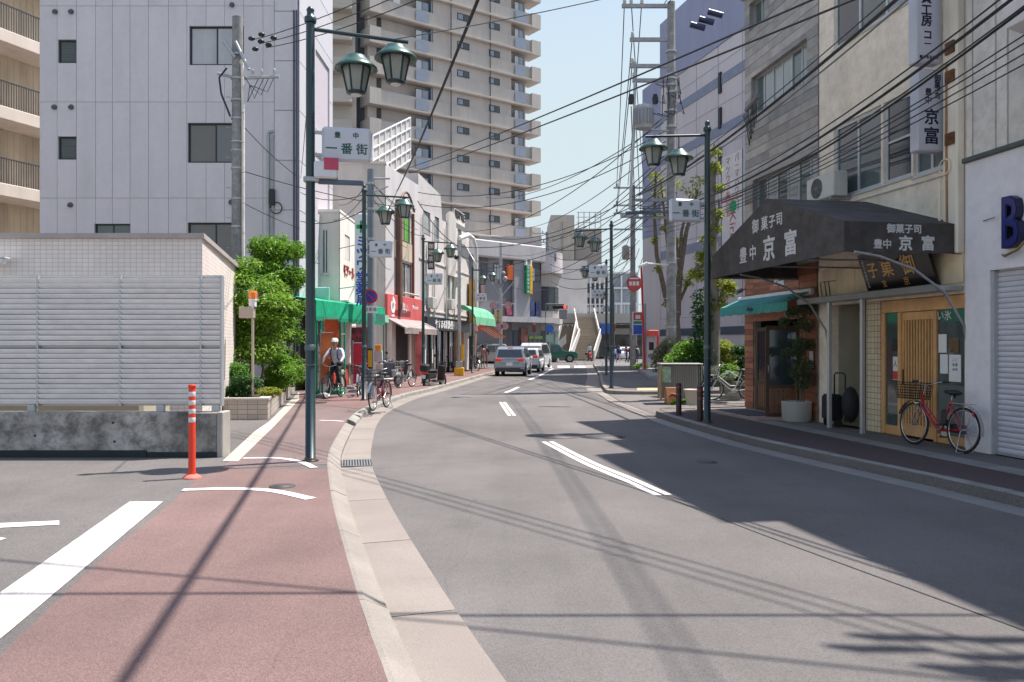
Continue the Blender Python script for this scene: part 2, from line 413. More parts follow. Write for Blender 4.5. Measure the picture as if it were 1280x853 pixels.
# ---- kerb stones and gutter slabs, left
KST = mat('kerb_concrete', (.265,.235,.208), .85, 0, .14, 2.2, bump=.4, bscale=90, fine=.14)
KST2 = mat('old_kerb_concrete', (.27,.262,.235), .9, 0, .28, 2.6, bump=.6, bscale=50, fine=.18)
GUT = mat('gutter_concrete', (.25,.215,.19), .85, 0, .13, 1.1, bump=.3, bscale=110, fine=.12)
kl = thing('kerb', 'pale concrete kerb along the left pavement with dropped stones near the lot', 'kerb')
def stones(line, step, gap, prof_fn, name, m, parent, sub=3, jit=0.):
    """each stone is swept along the line; prof_fn(s) gives (offset, z) corners"""
    pts = resample(line, step/sub); n = (len(pts)-1)//sub
    for k in range(n):
        seg = pts[k*sub:(k+1)*sub+1]; seg = [p.copy() for p in seg]
        d = (seg[1]-seg[0]).normalized(); seg[0] += d*gap/2; d = (seg[-1]-seg[-2]).normalized(); seg[-1] -= d*gap/2
        pf = prof_fn(seg[0]); q = len(pf); dz = R.uniform(-jit, jit); vs = []
        al = [offs(seg, o_) for o_, _ in pf]
        for i in range(len(seg)):
            for j in range(q): vs.append((al[j][i].x, al[j][i].y, pf[j][1]+(dz if pf[j][1] > RZ+.02 else 0)))
        fs = [(i*q+j, i*q+(j+1) % q, (i+1)*q+(j+1) % q, (i+1)*q+j) for i in range(len(seg)-1) for j in range(q)]
        fs += [list(range(q))[::-1], [(len(seg)-1)*q+j for j in range(q)]]
        B().add(vs, fs).build(name, m, parent)
near = [p for p in KL if -7 < p.y < 16.5]; far = [p for p in KL if p.y >= 16.4]
stones(near, 1.9, .014, lambda p: [(0,-.1),(0,.003),(.03,.005),(.13,-.045),(.17,-.062),(.17,-.14)], 'kerb_stone', KST, kl, 3, .002)
def pf_far(p):
    t = min(1, max(0, (p.y-16.4)/2.5)); z = -.06+t*.065
    return [(0,-.1),(0,.006),(.02,.009),(.145,z),(.165,z-.02),(.175,-.14)]
stones(far, 1.2, .014, pf_far, 'kerb_stone', KST2, kl, 2, .003)
gl = thing('gutter', 'wide pale concrete gutter slabs between left kerb and road', 'gutter')
stones([p for p in KL if p.y > -7], 1.9, .016, lambda p: [(.172,-.2),(.172,RZ+.014),(.2,RZ+.010),(.60,RZ+.016),(.62,-.2)], 'gutter_slab', GUT, gl, 3, .0015)
# grating in the gutter
i0 = min(range(len(KL)), key=lambda i: abs(KL[i].y-11.35)); gc = offs(KL, .395)[i0]; gt = (KL[i0+1]-KL[i0-1]).normalized()
g = thing('drain_grating', 'steel drain grating set in the left gutter', 'drain', (gc.x, gc.y, RZ+.017), math.atan2(gt.y, gt.x)-math.pi/2)
B().box(-.21,.21,-.30,.30,0,.004).build('pit', BLACK, g)
for i in range(11): B().box(-.2+i*.038,-.185+i*.038,-.29,.29,.004,.012).build('bar', STEEL, g)
for y in (-.3,.29): B().box(-.21,.21,y,y+.012,.004,.014).build('frame_bar', STEEL, g)
# ---- right kerb
kr = thing('kerb', 'mossy grey concrete kerb along the shaded right pavement', 'kerb')
line = [p for p in KR if p.y > -6]
def pf_r(p):
    t = min(1, max(0, (19.5-p.y)/1.6)); zt = -.09+t*.10
    return [(-.0,-.14),(.0,-.14),(.01,zt-.02),(.025,zt),(.15,zt),(.15,-.14)][1:]
stones(line[:], 1.0, .016, pf_r, 'kerb_stone', KST2, kr, 2, .004)
gr = thing('gutter', 'narrow concrete gutter strip below the right kerb', 'gutter')
stones(line, 2.0, .01, lambda p: [(-.30,-.2),(-.30,RZ+.007),(-.002,RZ+.012),(-.002,-.2)], 'gutter_slab', mat('gutter_grey', (.25,.235,.22), .85, 0, .15, 1.5, fine=.12), gr, 2)
kf = thing('kerb', 'low pale kerb round the corner pavement beyond the side street', 'kerb')
stones([Vector((5.4,27.2)), Vector((4.4,27.1)), Vector((3.75,27.2)), Vector((3.35,27.7))]+[p for p in KR2], 1.0, .014, lambda p: [(0,-.14),(0,-.01),(.02,.006),(.15,.006),(.15,-.14)], 'kerb_stone', KST, kf, 2, .003)
gf = thing('gutter', 'wide light gutter apron beside the far right kerb', 'gutter')
stones([p for p in KR2], 2.0, .01, lambda p: [(-.62,-.2),(-.62,RZ+.007),(-.002,RZ+.012),(-.002,-.2)], 'gutter_slab', GUT, gf, 2)
# gutter across the junction mouth: two thin curved concrete strips
jc = smooth([(3.10,18.9),(3.0,21),(2.9,24),(2.98,28.3)])
jg = thing('gutter', 'flush concrete gutter strip crossing the side street mouth', 'gutter')
stones(jc, 1.5, .01, lambda p: [(0,-.2),(0,RZ+.02),(.3,RZ+.02),(.3,-.2)], 'gutter_slab', GUT, jg, 2)
jc2 = smooth([(3.62,19.5),(5.5,20.4),(8.5,21.2),(14,22.2)])
jg2 = thing('kerb', 'low kerb line turning into the side street on the right', 'kerb')
stones(jc2, 1.2, .012, lambda p: [(-.02,-.14),(-.02,.0),(.12,.006),(.12,-.14)], 'kerb_stone', KST, jg2, 2)
# yellowish tactile patch at the corner beyond the side street
sheet('tactile_paving_patch', [(4.3,27.5),(5.9,27.9),(5.9,29.6),(4.6,29.4)], .005, mat('pale_yellow_paving', (.50,.36,.2), .85, 0, .15, 3, bump=.3, bscale=30))

# ---------------------------------------------------------------- painted markings (flat)
WL = mat('road_marking_white', (.66,.62,.60), .75, 0, .10, 6, fine=.12, streak=0)
WLw = mat('worn_marking_white', (.52,.48,.46), .8, 0, .3, 7, fine=.25)
def marking(name, outline, z, label, m=WL, cat='road marking'):
    b = B(); b.add([(p[0], p[1], z) for p in outline], [list(range(len(outline)))])
    return tag(b.build(name, m), label, cat)
def pixpoly(pts, z): return [tuple(gp(x, y, z)[:2]) for x, y in pts]
marking('lane_stripe', pixpoly([(0,741),(162,627),(204,627),(0,799)], .004), .005, 'broad white painted stripe on the lot asphalt beside the pink pavement', WLw)
marking('lot_line', pixpoly([(-40,656),(74,651),(74,656),(-40,662)], .004), .005, 'thin white line on the lot asphalt at the left edge')
marking('lot_line', pixpoly([(-40,678),(-6,671),(8,673),(-40,690)], .004), .005, 'white tip of a marking at the far left edge of the lot')
def arc_mark(pts, wd, label, z=.009, name='pavement_line'):
    l = smooth(pts, 5); b = B(); a = offs(l, wd/2); c = offs(l, -wd/2)
    for i in range(len(l)-1): b.quad((*a[i], z), (*a[i+1], z), (*c[i+1], z), (*c[i], z))
    return tag(b.build(name, WL), label, 'road marking')
arc_mark([(-3.52,8.55),(-3.05,8.62),(-2.55,8.5),(-2.02,8.05)], .13, 'nearest curved white line painted across the pink pavement')
arc_mark([(-3.68,10.95),(-3.2,10.95),(-2.8,10.6),(-2.5,10.1)], .10, 'curved white line across the pavement at the foot of the nearest lamp post')
arc_mark([(-3.95,16.45),(-3.65,16.4),(-3.42,16.25)], .10, 'short white curved mark at the dropped kerb beyond the lamp post')
def road_band(cpts, wd, label, group=None, m=WL, z=RZ+.005, mid=True):
    l = smooth(cpts, 5); b = B()
    for s0, s1 in (((-wd/2, -.017), (.017, wd/2)) if mid else ((-wd/2, wd/2),)):
        a = offs(l, s0); c = offs(l, s1)
        for i in range(len(l)-1): b.quad((*a[i], z), (*c[i], z), (*c[i+1], z), (*a[i+1], z))
    return tag(b.build('centre_line', m), label, 'road marking', group)
def G2(x, y): return tuple(gp(x, y, RZ)[:2])
road_band([G2(829,619.5), G2(786,600), G2(740,581), G2(706,564), G2(684,552.5)], .22, 'long curved double white centre line nearest the camera')
road_band([G2(640,520), G2(632,509), G2(628,503)], .2, 'short white centre dash just past the long double line')
road_band([G2(632,491), G2(640,488), G2(648,484)], .16, 'short white centre dash behind the silver car', mid=False)
road_band([G2(662,475), G2(676,469), G2(691,461)], .18, 'white centre dash reaching towards the crossing', mid=False)
for i, (xa, xb) in enumerate(((676,690),(697,712),(718,734))):
    marking('crossing_bar', [tuple(gp(xa,457.5,RZ)[:2]), tuple(gp(xb,457.5,RZ)[:2]), tuple(gp(xb,460,RZ)[:2]), tuple(gp(xa,460,RZ)[:2])], RZ+.005,
            ['left bar of the far pedestrian crossing','middle bar of the far pedestrian crossing','right bar of the far pedestrian crossing'][i])
# asphalt joint, seam across the road
seam = smooth([G2(790,602), G2(832,621), G2(925,658), G2(1060,708), G2(1290,792)], 6); b = B()
a_ = offs(seam, -.008); c_ = offs(seam, .008)
ribbon(b, a_, c_, RZ+.004, RZ+.004); struct(b.build('road_seam', mat('tar_joint', (.05,.048,.047), .9, 0, .3, 12)))
# manhole covers
MH = mat('cast_iron', (.09,.085,.085), .6, .4, .2, 20, bump=.5, bscale=60)
def manhole(x, y, r, z, label):
    p = gp(x, y, z); o = thing('manhole_cover', label, 'manhole cover', (p.x, p.y, z))
    B().lathe([(r+.03,.001),(r+.03,.006),(r,.006)], 28).build('rim', MH, o)
    B().lathe([(r-.01,.001),(r-.01,.009),(.01,.009)], 28).build('lid', MH, o)
manhole(697,546,.36,RZ,'round iron manhole cover, left of the two beside the long centre line')
manhole(752,546,.40,RZ,'round iron manhole cover, right of the two beside the long centre line')
manhole(353,608,.11,.006,'small round valve cover set in the pink pavement')
manhole(576,497,.30,RZ,'manhole cover in the left lane before the parked scooter')
manhole(884,578,.12,RZ,'small valve cover in the shaded right lane')
# ================================================================ building helpers
def wall(b, u0, u1, z0, z1, ops=(), y=0., rev=.1, m=0, mr=None):
    """wall face towards +y with real openings and their reveals"""
    ops = [(max(a, u0), min(c, u1), max(d, z0), min(e, z1)) for a, c, d, e in ops if c > u0 and a < u1]
    us = sorted({u0, u1, *[o[0] for o in ops], *[o[1] for o in ops]}); zs = sorted({z0, z1, *[o[2] for o in ops], *[o[3] for o in ops]})
    for i in range(len(us)-1):
        for j in range(len(zs)-1):
            cu, cz = (us[i]+us[i+1])/2, (zs[j]+zs[j+1])/2
            if any(o[0] < cu < o[1] and o[2] < cz < o[3] for o in ops): continue
            b.quad((us[i+1],y,zs[j]),(us[i],y,zs[j]),(us[i],y,zs[j+1]),(us[i+1],y,zs[j+1]), m)
    mr = m if mr is None else mr
    for a, c, d, e in ops:
        y2 = y-rev
        b.quad((a,y,d),(a,y2,d),(a,y2,e),(a,y,e), mr); b.quad((c,y2,d),(c,y,d),(c,y,e),(c,y2,e), mr)
        b.quad((a,y,e),(a,y2,e),(c,y2,e),(c,y,e), mr); b.quad((a,y2,d),(a,y,d),(c,y,d),(c,y2,d), mr)
    return b
def shell(b, u0, u1, depth, z0, z1, y=0., m=0, mroof=None):
    b.quad((u0,y,z0),(u0,y-depth,z0),(u0,y-depth,z1),(u0,y,z1), m); b.quad((u1,y-depth,z0),(u1,y,z0),(u1,y,z1),(u1,y-depth,z1), m)
    b.quad((u0,y-depth,z0),(u1,y-depth,z0),(u1,y-depth,z1),(u0,y-depth,z1), m)
    b.quad((u0,y,z1),(u0,y-depth,z1),(u1,y-depth,z1),(u1,y,z1), m if mroof is None else mroof)
    return b
_WC = {}
def window(root, u0, u1, z0, z1, y=-.06, panes=2, fm=None, gm=None, fw=.045, sill=True, name='window', trans=0, fmats=None, sm=None, rows=1):
    """framed window: frame (part), sliding panes and sill (sub-parts)"""
    fm = fm or SASHD; gm = gm or GLASSD; W, H = u1-u0, z1-z0
    key = (round(W,3), round(H,3), panes, fm.name, fw, rows)
    if key not in _WC:
        b = B(); d = .05
        b.box(0,W,-d,0,0,fw); b.box(0,W,-d,0,H-fw,H); b.box(0,fw,-d,0,fw,H-fw); b.box(W-fw,W,-d,0,fw,H-fw)
        for i in range(1, panes): x = W*i/panes; b.box(x-fw*.4,x+fw*.4,-d+.005,-.005,fw,H-fw)
        for i in range(1, rows): z = H*i/rows; b.box(fw,W-fw,-d+.008,-.008,z-fw*.3,z+fw*.3)
        _WC[key] = b.mesh('window', fm)
    f = obj(name, _WC[key], root, (u0, y, z0))
    pw = (W-2*fw)/panes
    gms = gm if isinstance(gm, (list, tuple)) else [gm]*panes
    for i in range(panes):
        g = gms[i % len(gms)]; k2 = ('p', round(pw,3), round(H,3), fw, g.name)
        if k2 not in _WC: _WC[k2] = B().box(0,pw,-.012,0,0,H-2*fw).mesh('pane', g)
        obj('pane', _WC[k2], f, (fw+i*pw, -.02-.012*(i % 2), fw))
    if sill:
        k3 = ('s', round(W,3), (sm or fm).name)
        if k3 not in _WC: _WC[k3] = B().box(-.03,W+.03,-.02,.07,-.03,-.001).mesh('sill', sm or fm)
        obj('sill', _WC[k3], f)
    return f
def rects_minus(u0, u1, z0, z1, ops):
    ops = [o for o in ops if o[1] > u0 and o[0] < u1 and o[3] > z0 and o[2] < z1]
    if not ops: return [(u0, u1, z0, z1)]
    us = sorted({u0, u1, *[min(max(o[0],u0),u1) for o in ops], *[min(max(o[1],u0),u1) for o in ops]})
    zs = sorted({z0, z1, *[min(max(o[2],z0),z1) for o in ops], *[min(max(o[3],z0),z1) for o in ops]}); r = []
    for i in range(len(us)-1):
        for j in range(len(zs)-1):
            cu, cz = (us[i]+us[i+1])/2, (zs[j]+zs[j+1])/2
            if not any(o[0] < cu < o[1] and o[2] < cz < o[3] for o in ops): r.append((us[i],us[i+1],zs[j],zs[j+1]))
    return r
_PC = {}
def panels(root, us, zs, ops, m, name='panel', gap=.012, t=.03, y=0., jit=0., stagger=0, bev=.004):
    """cladding: every panel its own object standing proud of the wall; ops are openings"""
    mats = m if isinstance(m, (list, tuple)) else [m]
    for j in range(len(zs)-1):
        uu = us
        for i in range(len(uu)-1):
            a, c, d, e = uu[i]+gap/2, uu[i+1]-gap/2, zs[j]+gap/2, zs[j+1]-gap/2
            if c-a < .02 or e-d < .02: continue
            rs = rects_minus(a, c, d, e, ops)
            if not rs: continue
            mm = R.choice(mats); yy = y+R.uniform(0, jit)
            if len(rs) == 1 and rs[0] == (a, c, d, e):
                k = (round(c-a,3), round(e-d,3), t, mm.name)
                if k not in _PC: _PC[k] = B().bbox(0,c-a,0,t,0,e-d,bev).mesh(name, mm)
                obj(name, _PC[k], root, (a, yy, d))
            else:
                left = list(rs)
                while left:                                   # one object per connected remainder
                    grp = [left.pop()]; go = True
                    while go:
                        go = False
                        for q_ in left[:]:
                            if any(q_[0] <= g[1]+1e-6 and q_[1] >= g[0]-1e-6 and q_[2] <= g[3]+1e-6 and q_[3] >= g[2]-1e-6 for g in grp): grp.append(q_); left.remove(q_); go = True
                    b = B()
                    for r in grp: b.box(r[0]-a, r[1]-a, 0, t, r[2]-d, r[3]-d)
                    b.build(name, mm, root, (a, yy, d))
def pipe(root, pts, r, m, name='pipe', n=8): return B().tube(pts, r, n).build(name, m, root)
def frange(a, b_, s):
    o = []; x = a
    while x < b_-1e-6: o.append(x); x += s
    return o+[b_]
# ================================================================ right hand buildings (one facade line)
U = facR.U; ZR = facR.Z
def uz(x, y, off=0.): return facR.pix(x, y, off)
U0 = U(1207); UC = U(1024); UE = U(932)                      # neighbour | confectioner | plank house | end
CREAM = mat('cream_render', (.84,.72,.58), .85, 0, .08, 1.2, bump=.25, bscale=50, streak=.10, grime=.12)
CREAM2 = mat('cream_board', (.74,.62,.43), .75, 0, .12, 2.5, streak=.2, bump=.2, bscale=40)
WHITEW = mat('white_render', (.80,.75,.76), .7, 0, .04, 1.5, bump=.1, bscale=60, streak=.04, grime=.06)
GREYPAN = mat('grey_panel', (.70,.65,.58), .8, 0, .06, 1.5, bump=.3, bscale=30, streak=.12, grime=.14)
HONEY = mat('honey_wood', (.62,.34,.14), .45, 0, .16, 6, fine=.1, streak=.2)
HONEYD = mat('honey_wood_dark', (.17,.075,.035), .5, 0, .16, 6, fine=.1, streak=.2)
GREYWOODS = [mat('weathered_board_%s' % k, c, .75, 0, .22, 3, fine=.12) for k, c in (('ash',(.41,.375,.345)), ('dust',(.36,.33,.305)), ('pale',(.46,.42,.385)), ('slate',(.32,.30,.285)))]
REDWOODS = [mat('red_plank_%s' % k, c, .6, 0, .25, 4, fine=.15) for k, c in (('rust',(.34,.12,.06)), ('umber',(.24,.085,.045)), ('amber',(.40,.16,.085)))]
# ---------- plank house with the restaurant
wh = facR.root('plank_clad_house', 'three storey house clad in weathered grey horizontal boards with a red plank restaurant below', 'building')
w1 = (U(1010), U(940), ZR(1009.6,103), ZR(1009.6,47.5)); w2 = (UC+.02, U(942), 4.2, 5.48); w3 = (U(957), U(938), 9.1, 9.75)
w4 = (U(1022), U(1012), 9.1, 9.75)
WHT = 9.95
base = B(); dooru = (U(1000), U(943.5)); wall(base, UC+.01, UE, 0, WHT, [w1, w2, w3, (dooru[0], dooru[1], .0, 2.12)], rev=.16, m=0); shell(base, UC+.01, UE, 9, 0, WHT)
base.build('wall', GREYWOODS[3], wh)
panels(wh, [UC+.01, UC+2.1, UE], frange(3.35, WHT, .205), [w1, w2, w3], GREYWOODS, 'board', .008, .022, .001, .006)
B().box(UC-.0,UE+.06,-9,.12,WHT+.002,WHT+.12).build('parapet', GREYWOODS[1], wh)
window(wh, *w1, y=-.10, panes=6, fm=ALU, gm=[GLASSC, GLASSG, GLASSC, GLASSC], fw=.04)
window(wh, *w2, y=-.10, panes=6, fm=ALU, gm=[GLASSC, GLASSG], fw=.04)
window(wh, *w3, y=-.10, panes=2, fm=ALU, gm=GLASSG, fw=.04)
B().box(UC+.03,UE-.02,.024,.06,3.26,3.345).build('cornice', GREYWOODS[0], wh)
ops = [(dooru[0]-.02, dooru[1]+.02, -.1, 2.12)]
panels(wh, [UC+.05, dooru[0]-.02, dooru[1]+.02, UE+.0], frange(.05, 3.25, .135), ops, REDWOODS, 'plank', .008, .025, .001, .01)
panels(wh, [dooru[0]-.02, dooru[0]+1.3, dooru[1]+.02], frange(2.12, 3.25, .135), [], REDWOODS, 'plank', .008, .025, .001, .01)
# end face (turned to the side street) clad too, seen edge on
DKW = mat('dark_brown_wood', (.07,.035,.018), .5, 0, .25, 5, fine=.1)
din = facR.root('restaurant_entrance', 'dark open entrance of the red plank restaurant with brown folding doors', 'doorway')
DARKIN = mat('dark_interior', (.02,.016,.014), .9, 0, .3, 1)
b = B(); u0, u1 = dooru
b.quad((u0,-2,0),(u1,-2,0),(u1,-2,2.12),(u0,-2,2.12)); b.quad((u1,-2,0),(u1,-.16,0),(u1,-.16,2.12),(u1,-2,2.12)); b.quad((u0,-2,0),(u0,-.16,0),(u0,-.16,2.12),(u0,-2,2.12))
b.quad((u0,-2,2.12),(u1,-2,2.12),(u1,-.16,2.12),(u0,-.16,2.12)); b.quad((u0,-2,.01),(u1,-2,.01),(u1,-.16,.01),(u0,-.16,.01)); b.build('interior_wall', DARKIN, din)
def leaf_door(uu, ang, name='door_leaf', w=.72, h=1.95):
    L = thing('x','x','x'); del L['label'], L['category']; L.name = name; L.parent = din; L.location = (uu, -.02, .02); L.rotation_euler = (0,0,ang)
    b = B(); b.box(0,.08,-.02,.02,0,h); b.box(w-.08,w,-.02,.02,0,h); b.box(.08,w-.08,-.02,.02,h-.09,h); b.box(.08,w-.08,-.02,.02,0,.1); b.box(.08,w-.08,-.02,.02,.62,.70); b.build('leaf_frame', DKW, L)
    B().box(.08,w-.08,-.004,.004,.70,h-.09).build('pane', GLASSD, L)
    b = B(); 
    for i in range(6): b.box(.085+i*(w-.17)/6,.08+(i+.9)*(w-.17)/6,-.012,.012,.1,.62)
    b.build('lower_panel', HONEYD, L)
    B().tube([(w-.05,.03,.95),(w-.05,.06,.95),(w-.05,.06,1.1),(w-.05,.03,1.1)],.008,6).build('handle', ALU, L)
leaf_door(dooru[1]-.04, math.pi+.12)
leaf_door(dooru[0]+.02, 1.3)
text('Kinya', .20, WPRINT, wh, ((U(968)+U(985))/2-.0, .04, ZR(976,354,.03)), depth=.008, bold=.004, squeeze=1.0)
for (px,py,nm) in ((931,362,'spotlight'),(995,389,'spotlight')):
    s_ = thing('spotlight', 'small black spotlight bracketed '+('at the far corner of the red plank wall' if px<960 else 'under the teal awning'), 'light', facR.w(U(px+3), .03, ZR(px,py)), facR.rz)
    B().box(-.03,.03,-.03,.0,-.04,.04).tube([(0,0,0),(0,.13,-.02)],.012,6).build('bracket', BLACK, s_)
    B().tube([(0,.10,-.02),(-.02,.26,-.09)],[.05,.065],12).build('lamp_head', mat('spot_grey',(.18,.18,.19),.4,.4,.1,5), s_)
# teal awning of the restaurant
TEAL = mat('teal_canvas', (.045,.26,.23), .8, 0, .15, 3, bump=.2, bscale=25, streak=.1)
ta = facR.root('shop_awning', 'teal fabric awning with a white cassette over the red plank restaurant', 'awning')
ua, ub = U(1020), U(929)
B().bbox(ua-.02,ub+.02,.03,.14,2.58,2.72,.02).build('cassette', WHITE, ta)
b = B(); b.prism([(.12,2.66),(.12,2.645),(.60,2.44),(.61,2.455)], ua+.03, ub-.03, 'x'); b.build('canopy_fabric', TEAL, ta)
b = B(); n = 26; vs = []
for i in range(n+1):
    t = ua+.03+(ub-ua-.06)*i/n; dz = .012*math.sin(i*1.7); vs += [(t,.612,2.445),(t,.612+.012*math.sin(i*2.3),2.25+dz)]
b.add(vs, [(2*i,2*i+1,2*i+3,2*i+2) for i in range(n)]); b.build('valance', TEAL, ta)
for uu in (ua+.3, ub-.3): B().tube([(uu,.08,2.62),(uu,.35,2.5),(uu,.59,2.44)],.014,6).build('arm', ALU, ta)
text('Kinya', .13, INK, ta, (ua+.5*(ub-ua), .632, 2.35), depth=.002, bold=.002)
# wall items of the restaurant
mb = facR.root('menu_frame', 'white framed poster on the red plank wall beside the climbing plant', 'poster')
B().box(U(1020),U(1014),.03,.05,ZR(1017,462),ZR(1017,437)).build('frame', DKW, mb); B().box(U(1019.5),U(1014.5),.051,.054,ZR(1017,460),ZR(1017,439)).build('sheet', WPRINT, mb)
# ---------- confectioner's building
cb = facR.root('confectioner_building', 'cream rendered building with wide white window bands above the black gabled awning', 'building')
CBT = 10.7
A1 = (U(1101.5), U(1042), 4.38, 5.82); A2 = (U(1139.5), U(1104), 4.38, 5.82); A3 = (U(1184), U(1141.5), 4.34, 5.82)
B1 = (U(1143), U(1042), 7.32, 8.75)
shop = (U0+.02, U(1083), 0, 2.34); side_rec = (U(1076), U(1040), 0, 2.34)
b = B(); wall(b, U0, UC, 0, CBT, [A1, A2, A3, B1, shop, side_rec], rev=.14); shell(b, U0, UC, 10, 0, CBT); b.build('wall', CREAM, cb)
B().box(U0+.0,UC-.0,-10.02,.08,CBT+.002,CBT+.15).build('parapet', CREAM, cb)
WF = mat('white_sash', (.55,.55,.55), .45, .1, .06, 5)
window(cb, *A1, y=-.04, panes=2, fm=WF, gm=[GLASSG, GLASSG], fw=.07)
window(cb, *A2, y=-.04, panes=1, fm=WF, gm=GLASSD, fw=.07, rows=2)
window(cb, *A3, y=-.04, panes=2, fm=WF, gm=GLASSG, fw=.07)
window(cb, *B1, y=-.04, panes=3, fm=WF, gm=[GLASSC, GLASSG, GLASSD], fw=.07)
# pilaster at the right end of the cream wall, with rusty sign brackets
B().bbox(U(1206.5),U(1188),.002,.14,2.95,CBT-.01,.02).build('pilaster', mat('pale_cream_render', (.80,.71,.58), .85, 0, .1, 1.5, bump=.25, streak=.25), cb)
RUST = mat('rusty_steel', (.17,.075,.035), .85, .2, .4, 7, streak=.3)
RUSTST = mat('rust_stain', (.36,.20,.09), .9, 0, .4, 5, streak=.3)
# small meter boards and pipes on the cream wall
pipe(cb, [Vector((U(1186),.16,4.1)), Vector((U(1186),.16,2.98))], .02, CREAM2); pipe(cb, [Vector((U(1042),.03,4.25)), Vector((U(1184),.03,4.22))], .012, GREYPAN, 'cable_duct')
# cream boards between beam and awning
panels(cb, [U0+.02, U(1168), U(1128), U(1100), U(1070), U(1048), UC-.01], [2.5, 3.05], [], CREAM2, 'board', .01, .025, .003)
b = B(); 
for k, (dx, dz) in enumerate(((0,.0),(.14,.05),(.30,.0),(.42,.06))):
    b.tube([(U(1040)+dx,.035,ZR(1040,371)),(U(1040)+dx+.07,.035,ZR(1040,352)+dz*.3),(U(1040)+dx+.02,.035,ZR(1040,365))],.008,5)
b.tube([(U(1046),.035,ZR(1046,351)),(U(1029),.035,ZR(1029,353))],.007,5)
EMB = tag(b.build('wall_emblem', BLACK, None, facR.P, (0,0,facR.rz)), 'thin black wire emblem on the cream boards beside the black sign', 'emblem')
# canopy beam over the shop front
bm = facR.root('canopy_beam', 'slim grey metal canopy beam on posts across the confectioner front', 'canopy')
B().bbox(U0+.02,UC-.02,.03,.42,2.38,2.46,.01).build('beam', ALU, bm); B().bbox(U0+.02,UC-.02,.425,.50,2.36,2.48,.01).build('gutter', mat('dull_grey_metal',(.26,.26,.26),.5,.3,.1,4), bm)
for px, nm in ((1078.5,'post'),(1037,'post')):
    u_ = U(px,.42); B().bbox(u_-.035,u_+.035,.39,.46,.0,2.36,.006).build(nm, ALU, bm)
# wooden shop front
sf = facR.root('wooden_shop_front', 'honey coloured wooden shop front with a latticed sliding door below the black awning', 'shop front')
y0 = -.02
hu0, hu1 = shop[0], U(1100)
B().bbox(hu0,hu1,-.12,y0,2.12,2.33,.006).build('header', HONEY, sf)
B().bbox(U(1104),hu1,-.12,y0,.0,2.118,.006).build('post', HONEY, sf)
B().bbox(U(1168.5)-.0,U(1165),-.12,y0,.0,2.118,.006).build('post', HONEY, sf)
B().bbox(U(1124),U(1120.5),-.12,y0,.0,2.118,.006).build('post', HONEY, sf)
B().bbox(U(1120.3),U(1104.3),-.11,y0-.01,.0,.16,.006).build('bottom_rail', HONEY, sf)
B().bbox(hu0,U(1169),-.11,y0-.01,.0,.14,.006).build('bottom_rail', HONEY, sf)
SHOPG = mat('shop_glass', (.06,.085,.08), .05, 0, .35, 1.1, spec=.8)
g1 = B().box(U(1120.3),U(1104.3),-.07,-.055,.165,2.115).build('pane', SHOPG, sf)
g2 = B().box(hu0,U(1169),-.07,-.055,.145,2.115).build('pane', SHOPG, sf)
B().box(hu0,U(1169),-.054,-.05,.145,.92).build('frosted_film', mat('frosted_film',(.13,.16,.15),.35,0,.15,3), sf)
GRN = mat('shop_green', (.01,.17,.11), .4, 0, .15, 4)
B().box(U(1203),U(1174),-.049,-.04,ZR(1188,402),ZR(1188,384)).build('green_banner', GRN, sf)
text('い氷', .17, WPRINT, sf, (U(1178),-.035, ZR(1180,399)+.06), depth=.002)
for (xa,xb,ya,yb) in ((1170,1180,418,441),(1172,1181.5,443,467),(1183,1198,443.5,477)):
    B().box(U(xb),U(xa),-.049,-.043,ZR(xa,yb),ZR(xa,ya)).build('notice_paper', WPRINT, sf)
for i in range(3):
    for j in range(2): text('ご案内'[i], .05, INK, sf, (U(1192.5-j*3.5),-.040,ZR(1190,450)-i*.075), depth=.001)
B().box(U(1195),U(1183),-.049,-.044,ZR(1190,441),ZR(1190,424)).build('brown_placard', mat('gold_brown',(.16,.09,.03),.5,0,.3,6), sf)
B().box(U(1119.5),U(1113),-.054,-.048,ZR(1115,475),ZR(1115,446)).build('notice_paper', WPRINT, sf)
B().box(U(1119.3),U(1113.2),-.047,-.045,ZR(1115,475)+.01,ZR(1115,464)).build('red_strip', REDP, sf)
text('人', .12, INK, sf, (U(1116),-.046,ZR(1116,455)), depth=.001)
B().disc((U(1115.5),-.045,ZR(1115.5,432)),.10,(0,1,0),.006,20).build('round_crest', INK, sf)
# sliding lattice door
du0, du1 = U(1165), U(1124)
dr = facR.root('lattice_door', 'honey wood sliding door with vertical slats behind the red bicycle', 'door')
b = B(); b.box(du0,du0+.055,-.10,-.055,.03,2.11); b.box(du1-.055,du1,-.10,-.055,.03,2.11); b.box(du0+.055,du1-.055,-.10,-.055,1.98,2.11); b.box(du0+.055,du1-.055,-.10,-.055,.03,.22); b.build('door_frame', HONEY, dr)
ns = 10; dw = (du1-du0-.11)
for i in range(ns): B().box(0,.034,-.0,.03,0,1.76).build('slat', HONEY, dr, (du0+.055+dw*(i+.5)/ns-.017, -.088, .22))
B().box(du0+.055,du1-.055,-.095,-.0885,.22,1.98).build('pane', mat('warm_dark_glass',(.035,.018,.008),.2,0,.3,3), dr)
B().box(du1-.05,du1-.02,-.055,-.045,.88,1.14).build('handle', BLACK, dr)
